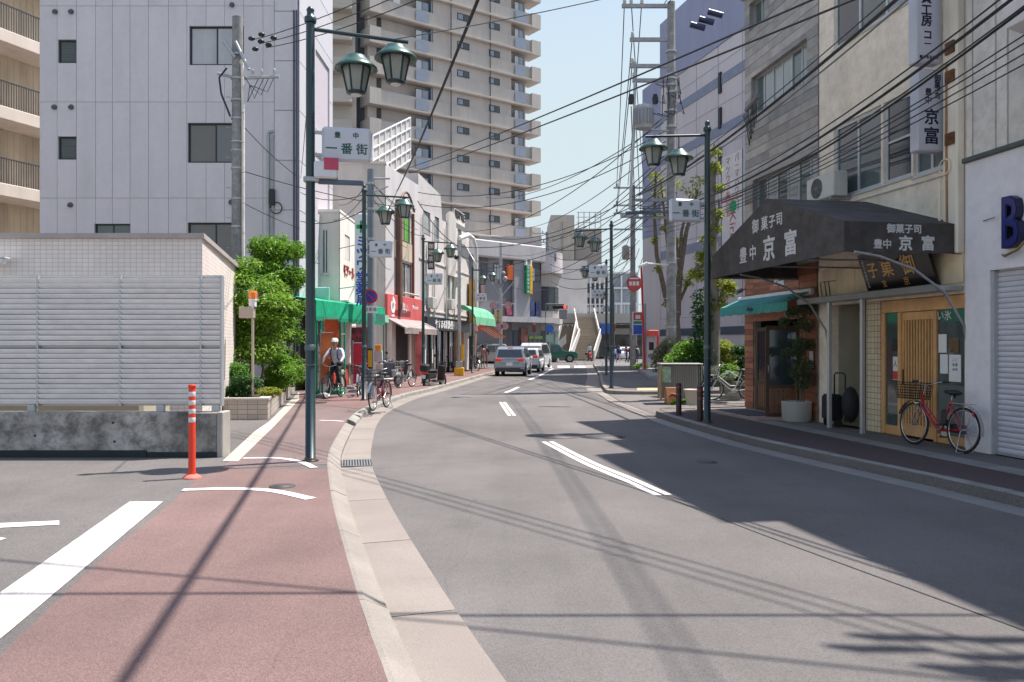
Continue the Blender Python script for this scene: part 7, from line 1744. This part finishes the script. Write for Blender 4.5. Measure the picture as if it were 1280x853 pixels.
def wheels(q, xs, W, r):
    for x in xs:
        for s_ in (-1,1):
            w_ = B().lathe([(.0001,-.1),(r*.7,-.1),(r,-.07),(r,.07),(r*.7,.1),(.0001,.1)],22).mesh('wheel', RUBBER) if ('cw',r) not in _BM else _BM[('cw',r)]; _BM[('cw',r)] = w_
            o = obj('wheel', w_, q, (x, s_*(W/2-.09), r), (math.pi/2,0,0))
            if ('cr',r) not in _BM: _BM[('cr',r)] = B().lathe([(.0001,.0),(r*.25,.01),(r*.62,-.01),(r*.66,.01)],14).mesh('rim', mat('alloy',(.35,.35,.36),.4,.7,.1,8))
            obj('rim', _BM[('cr',r)], o, (0,0,-s_*.101), (0 if s_ < 0 else math.pi,0,0))
            B().disc((x, s_*(W/2-.005), r+.02), r+.06, (0,1,0), .02, 20).build('wheel_arch', BLACK, q)
            q.rotation_euler = q.rotation_euler
SUVP = [(-1.98,.28),(-2.02,.50),(-2.0,.72),(-1.93,.98),(-1.70,1.48),(-1.45,1.60),(-.2,1.64),(.45,1.55),(1.02,1.05),(1.75,.93),(1.97,.72),(2.0,.30)]
SPAINT = mat('silver_paint', (.31,.335,.37), .3, .5, .05, 3, coat=.6); WPAINT = mat('car_white', (.62,.62,.63), .3, 0, .04, 3, coat=.6)
TAIL = mat('tail_lamp_lit', (.62,.035,.02), .3, 0, .1, 8, emit=.15)
def rear_bits(q, seg, W, H, iw, lx, lz, plate_z=.62):
    seg(*iw, .82, GLASSD, 'rear_window')
    for s_ in (-1,1): B().bbox(lx-.02,lx+.06,s_*W*.36-.16,s_*W*.36+.16,lz-.10,lz+.07,.03).build('tail_light', TAIL, q)
    B().box(lx-.05,lx+.05,-.17,.17,plate_z-.08,plate_z+.08).build('number_plate', WPRINT, q)
    B().tube([(lx+.35,-.12*1,H-.32),(lx+.22,.12,H-.42)],.012,5).build('wiper', BLACK, q)
    B().bbox(lx-.03,lx+.02,-W*.30,W*.30,lz-.20,lz-.18,.005).build('trim_line', mat('bumper_dark',(.05,.05,.055),.6), q)
    B().bbox(lx-.10,lx+.3,-W*.46,W*.46,.25,.46,.04).build('bumper', mat('bumper_dark',(.05,.05,.055),.6), q)
q, seg, hw = car('silver compact SUV seen from behind with lit tail lights', (.10,45.4,RZ), math.pi/2-.12, 4, 1.70, 1.64, SPAINT, SUVP, 1.0, (-1.62,-1.45,.25,.80)); wheels(q, (-1.25,1.25), 1.70, .33)
rear_bits(q, seg, 1.7, 1.64, (3,4,.12,.92), -2.0, .92, .66); B().box(-1.62,-1.60,-.15,.15,1.53,1.57).build('brake_light', TAIL, q); B().box(-2.045,-2.0,-.55,.55,.93,.96).build('chrome_strip', CHROME, q)
HATP = [(-1.75,.25),(-1.80,.50),(-1.78,.85),(-1.68,1.0),(-1.45,1.42),(-1.2,1.50),(.2,1.52),(.75,1.42),(1.3,.98),(1.72,.82),(1.8,.55),(1.8,.25)]
q, seg, hw = car('white hatchback queueing just beyond the silver SUV', (1.15,52,RZ), math.pi/2-.16, 3.6, 1.62, 1.52, WPAINT, HATP, .95, (-1.4,-1.2,.6,1.15)); wheels(q, (-1.15,1.15), 1.62, .3); rear_bits(q, seg, 1.62, 1.5, (3,4,.12,.92), -1.76, 1.0)
VANP = [(-2.1,.28),(-2.15,.55),(-2.1,1.0),(-1.98,1.65),(-1.75,1.86),(.9,1.86),(1.3,1.72),(1.85,1.12),(2.25,.92),(2.35,.6),(2.35,.28)]
q, seg, hw = car('white minivan at the head of the waiting queue', (1.75,59.5,RZ), math.pi/2-.2, 4.5, 1.7, 1.88, WPAINT, VANP, 1.08, (-1.9,-1.75,1.0,1.7), cat='van', name='minivan'); wheels(q, (-1.4,1.5), 1.7, .32); rear_bits(q, seg, 1.7, 1.86, (2,3,.15,.85), -2.12, 1.1)
q, seg, hw = car('dark green off-roader crossing at the far junction', (at(694,0,80).x,80,RZ), 0., 4.4, 1.75, 1.8, mat('car_green',(.01,.12,.085),.3,.1,.05,3,coat=.6), [(-2.2,.4),(-2.25,.75),(-2.2,1.1),(-2.1,1.7),(-1.95,1.82),(.1,1.82),(.35,1.78),(.8,1.15),(2.0,1.05),(2.2,.9),(2.2,.4)], 1.12, (-2.0,-1.9,.1,.6), name='off_roader'); wheels(q, (-1.4,1.4), 1.75, .37)
q, seg, hw = car('beige boxy kei van coming out of the left side street', (at(611,0,74).x,74,RZ), math.pi, 3.4, 1.5, 1.8, mat('car_beige',(.42,.40,.35),.35,.1,.05,3,coat=.5), [(-1.65,.25),(-1.7,.6),(-1.65,1.65),(-1.5,1.8),(.7,1.8),(1.1,1.6),(1.45,1.0),(1.7,.8),(1.7,.25)], 1.05, (-1.5,-1.45,.85,1.2), cat='van', name='kei_van'); wheels(q, (-1.15,1.15), 1.5, .28)
q, seg, hw = car('pale car far away behind the group of people', (at(782,0,92).x,92,RZ), -math.pi/2, 4, 1.65, 1.5, WPAINT, HATP, .95, (-1.4,-1.2,.6,1.15)); wheels(q, (-1.15,1.15), 1.65, .3); seg(7,8,.1,.9,.8,GLASSD,'windscreen')
q, seg, hw = car('dark car partly hidden behind the hedge on the right', (at(912,0,31).x,31,0.0), math.pi*.02, 4, 1.65, 1.5, mat('car_blue_grey',(.10,.13,.16),.3,.2,.05,3,coat=.6), HATP, .95, (-1.4,-1.2,.6,1.15)); wheels(q, (-1.15,1.15), 1.65, .3)
q = scooter('motorcycle with lit red lamp at the foot of the footbridge stairs', (at(737,0,84).x,84,RZ), -math.pi/2+.2, mat('moto_red',(.5,.05,.04),.4), name='motorcycle')
# ---- people: one continuous skinned body each, facing +x
SKIN = mat('skin', (.46,.27,.19), .55, 0, .08, 10)
def figure(name, label, loc, rz, J, E, cols, cat='person', sub=2):
    """J: joint -> (x,y,z,r); E: (a, b, colour key). Skinned, smoothed, coloured by the nearest bone"""
    me = bpy.data.meshes.new('sk'); ks = list(J); ix = {k:i for i,k in enumerate(ks)}
    me.from_pydata([J[k][:3] for k in ks], [(ix[a],ix[b_]) for a,b_,_ in E], []); o = bpy.data.objects.new('sk', me); COL.objects.link(o)
    o.modifiers.new('s','SKIN'); o.modifiers['s'].use_smooth_shade = True; m2 = o.modifiers.new('u','SUBSURF'); m2.levels = sub
    for k in ks: sv = me.skin_vertices[0].data[ix[k]]; r_ = J[k][3]; sv.radius = (r_, r_) if not isinstance(r_, tuple) else r_; sv.use_root = (k == 'pelvis')
    bpy.context.view_layer.update()
    out_me = bpy.data.meshes.new_from_object(o.evaluated_get(bpy.context.evaluated_depsgraph_get())); COL.objects.unlink(o); bpy.data.objects.remove(o)
    keys = list(dict.fromkeys(c for _,_,c in E)); out_me.materials.clear()
    for k in keys: out_me.materials.append(cols[k])
    seg_ = [(Vector(J[a][:3]), Vector(J[b_][:3]), keys.index(c)) for a,b_,c in E]
    for p in out_me.polygons:
        c = p.center; best = 1e9
        for a, b_, k in seg_:
            ab = b_-a; t = max(0,min(1,(c-a).dot(ab)/ab.length_squared)); d_ = (c-a-ab*t).length
            if d_ < best: best = d_; p.material_index = k
        p.use_smooth = True
    out_me.name = name; q = obj(name, out_me, None, loc, (0,0,rz)); tag(q, label, cat); return q
def std(h=1.7, stride=.12, arm=.1):
    s_ = h/1.7
    J = {'pelvis':(0,0,.93,.13),'waist':(0,0,1.08,.115),'chest':(0,0,1.28,.135),'neckb':(0,0,1.42,.06),'neck':(.01,0,1.47,.05),'jaw':(.03,0,1.53,.065),'head':(.015,0,1.60,.088),'top':(0,0,1.67,.06)}
    E = [('pelvis','waist','top'),('waist','chest','top'),('chest','neckb','top'),('neckb','neck','skin'),('neck','jaw','skin'),('jaw','head','skin'),('head','top','hair')]
    for n_, s in (('l',1),('r',-1)):
        f = stride*s; a = -arm*s
        J.update({'sh'+n_:(0,.17*s,1.38,.055),'el'+n_:(a,.22*s,1.12,.040),'wr'+n_:(a*2+.08,.22*s,.88,.026),'ha'+n_:(a*2+.11,.22*s,.80,.03),'hip'+n_:(0,.09*s,.88,.09),'kn'+n_:(f*.7+.04,.10*s,.50,.06),'an'+n_:(f*1.6-.02,.10*s,.09,.04),'to'+n_:(f*1.6+.14,.11*s,.04,.032)})
        E += [('chest','sh'+n_,'top'),('sh'+n_,'el'+n_,'top'),('el'+n_,'wr'+n_,'sleeve'),('wr'+n_,'ha'+n_,'skin'),('pelvis','hip'+n_,'legs'),('hip'+n_,'kn'+n_,'legs'),('kn'+n_,'an'+n_,'legs'),('an'+n_,'to'+n_,'shoe')]
    return {k:(v[0]*s_,v[1]*s_,v[2]*s_,v[3]*s_) for k,v in J.items()}, E
def cloth(n, c): return mat('cloth_'+n, c, .85, 0, .12, 8)
HAIR = mat('black_hair', (.015,.013,.012), .6); SHOE = mat('shoe_dark', (.03,.03,.03), .6)
def ped(label, px, D, z, rz, top, legs, sleeve=None, h=1.68, stride=.12, bag=None):
    J, E = std(h, stride); q = figure('person', label, (at(px,0,D).x, D, z), rz, J, E, {'top':top,'sleeve':sleeve or top,'skin':SKIN,'legs':legs,'hair':HAIR,'shoe':SHOE}, sub=1)
    b = B(); b.sphere((-.02,0,h*.965),.105,12,sc=(1,.92,.9)); b.sphere((-.06,0,h*.92),.09,10); b.build('hair', HAIR, q)
    b = B()
    for s_ in (-1,1): b.sphere((.093,.033*s_,h*.942),.010,6)
    b.build('eye', HAIR, q)
    if bag: B().bbox(-.32,-.14,-.15,.15,h*.55,h*.80,.05).build('backpack', bag, q)
    return q
ped('woman in a pale pink coat walking away on the far left pavement', 603.5, 55, 0, math.pi/2, cloth('pale_pink',(.50,.33,.33)), cloth('beige',(.4,.33,.28)), h=1.6)
ped('pedestrian in dark clothes beside the woman in pink', 607, 57, 0, -math.pi/2, cloth('charcoal',(.04,.04,.045)), cloth('wine',(.2,.05,.07)), h=1.65)
ped('person in a navy jacket with light trousers near the crossing', 773, 74, RZ, math.pi/2+.5, cloth('navy',(.03,.05,.15)), cloth('pale_trousers',(.42,.40,.40)), bag=cloth('navy',(.03,.05,.15)))
ped('person in pale blue beside the navy jacket', 768.5, 76, RZ, 2.2, cloth('pale_blue',(.3,.36,.5)), cloth('denim',(.05,.08,.2)), h=1.6)
ped('person in a dark red top at the crossing', 783, 76, RZ, 0.4, cloth('wine',(.2,.05,.07)), cloth('charcoal',(.04,.04,.045)), h=1.62)
ped('person all in black at the crossing', 787.5, 73, RZ, 3.3, cloth('black',(.015,.015,.018)), cloth('black',(.015,.015,.018)), h=1.72)
ped('person with a white sleeve and dark bag right of the crossing', 796, 76, RZ, 1.2, cloth('white_shirt',(.55,.56,.6)), cloth('ink_blue',(.03,.04,.09)), bag=cloth('black',(.015,.015,.018)))
ped('person in an olive coat beside the grey post at the crossing', 791, 78, RZ, 1.8, cloth('olive',(.22,.17,.07)), cloth('charcoal',(.04,.04,.045)))
ped('rider in white and dark helmet on the motorcycle', 737, 83.7, .12, -math.pi/2, cloth('white_shirt',(.55,.56,.6)), cloth('charcoal',(.04,.04,.045)), h=1.6, stride=.02)
# the cyclist
CX, CY = at(416,0,23.4).x, 23.6
cyc = bike('black upright bicycle ridden towards the camera', (CX,CY,0), -math.pi/2-.18, BLK, hi=True, basket=False, rack=True, step=True, bm=BLACK, guard=BLK, name='ridden_bicycle')
SHIRT = cloth('cyclist_white',(.62,.61,.66)); TR = cloth('black_trousers',(.018,.02,.026)); GLV = cloth('glove_black',(.015,.016,.018))
J = {'pelvis':(-.27,0,.97,.14),'waist':(-.22,0,1.13,.135),'chest':(-.12,0,1.32,.15),'neckb':(-.06,0,1.45,.065),'neck':(-.04,0,1.49,.052),'jaw':(.0,0,1.55,.066),'head':(-.02,0,1.62,.092),'top':(-.04,0,1.70,.06)}
E = [('pelvis','waist','top'),('waist','chest','top'),('chest','neckb','top'),('neckb','neck','skin'),('neck','jaw','skin'),('jaw','head','skin'),('head','top','skin')]
for n_, s, kn, an in (('l',1,(.12,.12,.80),(-.12,.12,.43)),('r',-1,(.16,-.12,.62),(.03,-.13,.22))):
    J.update({'sh'+n_:(-.12,.19*s,1.41,.062),'el'+n_:(.03,.30*s,1.20,.045),'wr'+n_:(.19,.27*s,1.06,.030),'ha'+n_:(.25,.265*s,1.035,.034),'hip'+n_:(-.20,.10*s,.92,.10),'kn'+n_:(*kn,.07),'an'+n_:(*an,.042),'to'+n_:(an[0]+.16,an[1],an[2]-.06,.036)})
    hc = 'skin' if s < 0 else 'glove'
    E += [('chest','sh'+n_,'top'),('sh'+n_,'el'+n_,'top'),('el'+n_,'wr'+n_,'top'),('wr'+n_,'ha'+n_,hc),('pelvis','hip'+n_,'legs'),('hip'+n_,'kn'+n_,'legs'),('kn'+n_,'an'+n_,'legs'),('an'+n_,'to'+n_,'shoe')]
    for k, (dy, ln) in enumerate(((-.030,.034),(-.010,.040),(.010,.038),(.028,.030))):
        J['f%d%s' % (k,n_)] = (.285,.265*s+dy,1.030,.0105); J['g%d%s' % (k,n_)] = (.300,.265*s+dy,1.030-ln*.6,.009); J['h%d%s' % (k,n_)] = (.285,.265*s+dy,1.030-ln*1.2,.008)
        E += [('ha'+n_,'f%d%s' % (k,n_),hc),('f%d%s' % (k,n_),'g%d%s' % (k,n_),hc),('g%d%s' % (k,n_),'h%d%s' % (k,n_),hc)]
    J['t0'+n_] = (.25,.225*s,1.01,.011); J['t1'+n_] = (.275,.215*s,.985,.009); E += [('ha'+n_,'t0'+n_,hc),('t0'+n_,'t1'+n_,hc)]
man = figure('person', 'cyclist in a white shirt, white cap and black trousers riding towards the camera', (CX,CY,0), -math.pi/2-.18, J, E, {'top':SHIRT,'skin':SKIN,'legs':TR,'shoe':SHOE,'glove':GLV})
b = B(); b.lathe([(.103,.0),(.105,.03),(.09,.08),(.05,.11),(.001,.118)],18,(-.03,0,1.655)); b.prism([(.05,-.08),(.14,-.07),(.17,-.03),(.17,.03),(.14,.07),(.05,.08)],1.652,1.664); b.build('cap', WPRINT, man)
b = B(); 
for s_ in (-1,1): b.sphere((.075,.034*s_,1.625),.011,8)
b.build('eye', HAIR, man); B().sphere((.085,0,1.60),.016,8,sc=(1.3,.8,1.3)).build('nose', SKIN, man); B().box(.075,.083,-.022,.022,1.562,1.568).build('mouth', mat('lip',(.30,.12,.10),.5), man)
for s_ in (-1,1): B().sphere((-.02,.093*s_,1.61),.026,8,sc=(.6,.4,1.2)).build('ear', SKIN, man)
for s_ in (-1,1): B().tube([(-.22,.10*s_,1.46),(-.06,.115*s_,1.475),(.035,.105*s_,1.36),(.0,.10*s_,1.18),(-.1,.12*s_,1.12)],.018,6).build('backpack_strap', cloth('strap_blue',(.03,.06,.22)), man)
bkk = B().bbox(-.46,-.26,-.15,.15,1.08,1.45,.05).build('backpack', cloth('strap_blue',(.03,.06,.22)), man)
mt = B(); mt.sphere((.26,.27,1.02),.10,12,sc=(1.1,.9,.8)); tag(mt.build('handlebar_mitt', GLV, None, (CX,CY,0), (0,0,-math.pi/2-.18)), "padded black handlebar mitt on the cyclist's bicycle", 'mitt')
# ================================================================ overhead cables
CAB = mat('cable_black', (.018,.018,.02), .6, 0, 0); CABG = mat('cable_grey', (.16,.16,.16), .6, 0, 0)
def cable(p, q_, sag, r, label, m_=CAB, n=22, group='overhead cables'):
    p = Vector(p); q_ = Vector(q_); pts = [p+(q_-p)*i/n-Vector((0,0,4*sag*(i/n)*(1-i/n))) for i in range(n+1)]
    b = B(); b.tube([v-p for v in pts], r, 5, cap=False); o = b.build('overhead_cable', m_, None, p); return tag(o, label, 'cable', group)
cable((2.25,-.5,7.15), (-5.5,38.2,8.9), .35, .024, 'thickest black cable slanting across the street over the near left lamp')
cable((2.27,-.5,7.11), (-5.5,38.2,8.86), .36, .010, 'thin wire lashed beside the thickest slanting cable')
for k in range(2): cable((5.9,4.9,5.25+.22*k), (-4.6,36,9.3+.25*k), .15, .017, ['lower','upper'][k]+' of two long black wires crossing the street before the tower')
ux, uy = at(839,0,30).x, 30
for k, (z0, z1, sg, r, dx) in enumerate(((7.3,7.2,.55,.04,0),(7.4,7.3,.45,.014,.06),(7.15,7.15,.62,.02,-.05),(6.35,6.7,1.15,.03,0),(6.45,6.75,1.05,.016,.08),(6.2,6.6,1.25,.024,.05),(6.1,6.5,1.15,.014,-.1),(5.7,6.4,.95,.012,.15),(5.5,6.0,.75,.012,.1),(5.35,5.8,.6,.012,.25),(5.15,5.6,.45,.012,.3))):
    names = ['fat bundled cable','thin wire over the fat bundle','grey wire under the fat bundle','lower black cable bundle','wire above the lower bundle','sagging black cable','thin sagging wire','thin wire before the cream windows','wire at mid height before the cream wall','lower wire before the cream wall','lowest wire crossing the projecting signs']
    cable((6.3+dx*.6,4.9,z0), (ux-1.2+dx,uy,z1), sg, r*.8, names[k]+' running along the right hand houses', CABG if k in (2,) else CAB)
# splice box and coils on the right bundle
sp = thing('cable_splice', 'cable splice closure with coiled leads hanging on the right hand bundle', 'cable box', (5.2,17.4,6.72))
B().tube([(0,-.5,.1),(0,.35,.05)],.05,8).build('closure', CABG, sp); b = B()
for k in range(5): b.tube([(0,-.4+.1*k,0),(.05,-.2+.12*k,-.35-.1*k),(.0,.1+.06*k,-.3),(0,.2+.1*k,0)],.01,5)
b.build('lead', CAB, sp)
# from the big right pole to the far poles
for k, (xo, y0, x1, y1) in enumerate(((-1.75,8,-1,236),(-1.5,8,.7,236),(-1.1,8,-.3,236),(-1.45,50,-1,258),(-1.45,83,-1,268),(-1.4,101,.5,268),(-1.5,140,.2,288))):
    cable((ux+xo,30,EYE+(432-y0)/1000*30+.2), (at(791,0,50).x+x1,50,EYE+(432-y1)/1000*50+.2), .25, .020, ['outermost','second','third','fourth','fifth','sixth','lowest'][k]+' line hanging from the big right utility pole to the farther pole')
for k, (z, x1, D1, z1, sg) in enumerate(((9.6,-4.7,40,9.2,1.0),(9.2,-4.6,40,8.6,1.0),(7.4,-2.6,41,6.6,.7),(7.1,-2.2,45,5.8,.6),(8.6,2.6,78,12.0,1.2),(8.2,3.2,78,11.0,1.0),(7.0,3.6,80,9.0,1.2),(10.2,-3.4,52,9.0,1.3))):
    cable((ux-.2,30,z), (x1,D1,z1), sg, .019, 'black wire from the big right pole'+[', topmost to the brown arch house',', lower to the brown arch house',', to the grey pole with yellow foot',', to the fourth left lamp',', to the distant corner pole',', under it to the distant corner pole',', low to the distant corner pole',', to the white terrace'][k])
for k in range(5):
    cable((at(791,0,50).x,50,9.2-k*.7), (3.55+.1*k,80,11.5-k*.9), 1.0, .026, ['highest','second highest','middle','second lowest','lowest'][k]+' wire between the farther right pole and the distant corner pole')
for k in range(4): cable((at(791,0,50).x+.2*k,50,8.8-k*.6), (11+k,100,9-k*.4), .8, .02, ['highest','second','third','lowest'][k]+' wire running on from the farther right pole to the deck')
# upper strands leaving the big pole to the right and towards the camera
for k in range(2): cable((ux-.12-.14*k,30,14.35), (7.05-.14*k,3.5,14.45), .25, .016, ['right hand','left hand'][k]+' heavy strand leaving the top of the big right pole')
b_ = thing('line_insulator', 'three dark sleeves on the strands at the top of the big right pole', 'insulator', (0,0,0))
for x,y in ((872,33),(883,26),(894,17)): p = at(x,y,24); B().tube([p-Vector((.22,0,-.06)),p+Vector((.22,0,-.06))],.09,8).build('sleeve', mat('sleeve_blue',(.02,.03,.08),.4), b_)
# left pole
for k in range(3): cable(Vector((at(297,0,24).x+.45+.2*k,24,EYE+(432-50-5*k)/1000*24)), (6.7,5.0,8.7-.35*k), .8, .012, ['upper','middle','lower'][k]+' of three wires rising from the left concrete pole')
x1, z_ = at(297,0,24).x, lambda y: EYE+(432-y)/1000*24
cable((x1,24,z_(150)), (-7.5,27.9,z_(186)), .1, .012, 'upper short wire from the left pole to the corner of the grey building')
cable((x1,24,z_(212)), (-3.6,30,z_(240)+.5), .15, .014, 'wire from the left pole passing the near lamp towards the third lamp')
cable((x1,24,z_(250)), (-7.4,27.9,z_(262)), .05, .012, 'lower short wire from the left pole to the grey building')
sx, sy = at(463.5,0,23).x, 23.0; zs2 = lambda y: EYE+(432-y)/1000*23
for k, (y0, p) in enumerate(((222,(-6.7,31,7.0)),(232,(-6.9,31,6.4)),(240,(-7.4,28,6.9)),(226,(-4.9,38,8.0)),(236,(-4.6,39,7.2)),(246,(-3.6,32.6,6.0)),(228,(-2.7,41,6.6)),(252,(-5.0,38,6.2)),(300,(-5.5,36.2,5.0)))):
    cable((sx,sy,zs2(y0)), p, .25, .012, ['first','second','third','fourth','fifth','sixth','seventh','eighth','ninth'][k]+' thin wire from the top of the no parking post, counted downwards')
for k, (p, q_) in enumerate((((-2.7,41,6.4),(-3.5,50,7.0)),((-2.7,41,6.2),(-.85,60,8.0)),((-2.7,41,6.6),(-4.6,39,8.6)),((-.85,60,7.6),(3.4,80,9.0)),((-.85,60,8.4),(3.4,80,11)),((-.85,60,6.2),(3.5,80,7.2)))):
    cable(p, q_, .3, .022, ['wire from the yellow footed pole to the terrace','wire from the yellow footed pole to the far sign pole','wire from the yellow footed pole to the brown arch','middle wire from the far sign pole to the corner pole','top wire from the far sign pole to the corner pole','low wire from the far sign pole to the corner pole'][k])
a_ = la+Vector((1.1,.2,5.72)); cable(a_, (4.6,14,8.4), .1, .008, 'thin pale wire from the near lamp arm up to the right', CABG)
cable((la.x,la.y,5.3), (-7.4,28,7.4), .1, .008, 'thin wire from the near lamp post back to the grey building')
cable((-7.4,28,5.9), (sx,sy,zs2(258)), .25, .014, 'dark wire sagging from the grey building corner to the no parking post')
# pipe fittings on the grey building corner
mb_ = gf.root('junction_box', 'small junction box with cable coil on the grey panel wall', 'box')
u_, z_2 = gf.pix(341,250); B().bbox(u_-.1,u_+.05,.04,.2,z_2-.2,z_2+.35,.01).build('box', SASHD, mb_); B().tube([(u_-.15+.2*math.cos(a),.1,z_2-.3+.2*math.sin(a)) for a in [i*.5 for i in range(13)]],.02,5).build('coil', CAB, mb_)

# cables and sleeves over the near road, above the picture: they draw the fine shadows on the asphalt
cable((-9,6.1,6.9), (6.9,6.4,7.6), .25, .022, 'cable crossing the street above the picture near the camera')
cable((-9,9.4,7.6), (6.9,5.4,8.9), .3, .018, 'second cable crossing above the picture')
for i, (x, y) in enumerate(((1130,797),(1104,811),(1252,800),(1258,822),(1222,836),(1275,846))):
    g_ = gp(x, y, RZ); h_ = 9.4; p = Vector((g_.x+.408*(h_-RZ), g_.y+.183*(h_-RZ), h_))
    q = thing('line_sleeve', 'dark insulating sleeve on the lines by the near right pole, above the picture', 'cable sleeve', p, 0, 'line sleeves by the near right pole')
    B().tube([(-.30,.05,0),(-.12,0,.02),(.12,0,.02),(.30,-.03,0)],[.03,.06,.06,.03],8).build('sleeve', mat('sleeve_blue',(.02,.03,.08),.4), q)
    B().tube([(-.24,.03,0),(6.9-p.x,4.9-p.y,.25)],.004,4).build('lead', CAB, q)

WN = ['topmost','second','third','fourth','fifth','sixth','seventh','lowest']
for k in (0,2,3,5,7): cable((at(839,0,30).x-.3,30,9.9-.42*k), ([-2.0,-.9,.5,2.0,3.0,-1.5,3.4,1.2][k], [62,70,78,84,90,58,80,74][k], [13,11.5,13,12,10.5,9.4,8.2,8.0][k]), .9, .020, WN[k]+' strand of the loose web reaching from the big right pole over the street end')
for k in range(4): cable((3.6+k*.9,29+8*k,5.95-.1*k), (ux-.2+.3*k,30+5*k,7.6-.4*k), .1, .014, ['nearest','second','third','farthest'][k]+' short feeder wire from a right street lamp to the utility poles')
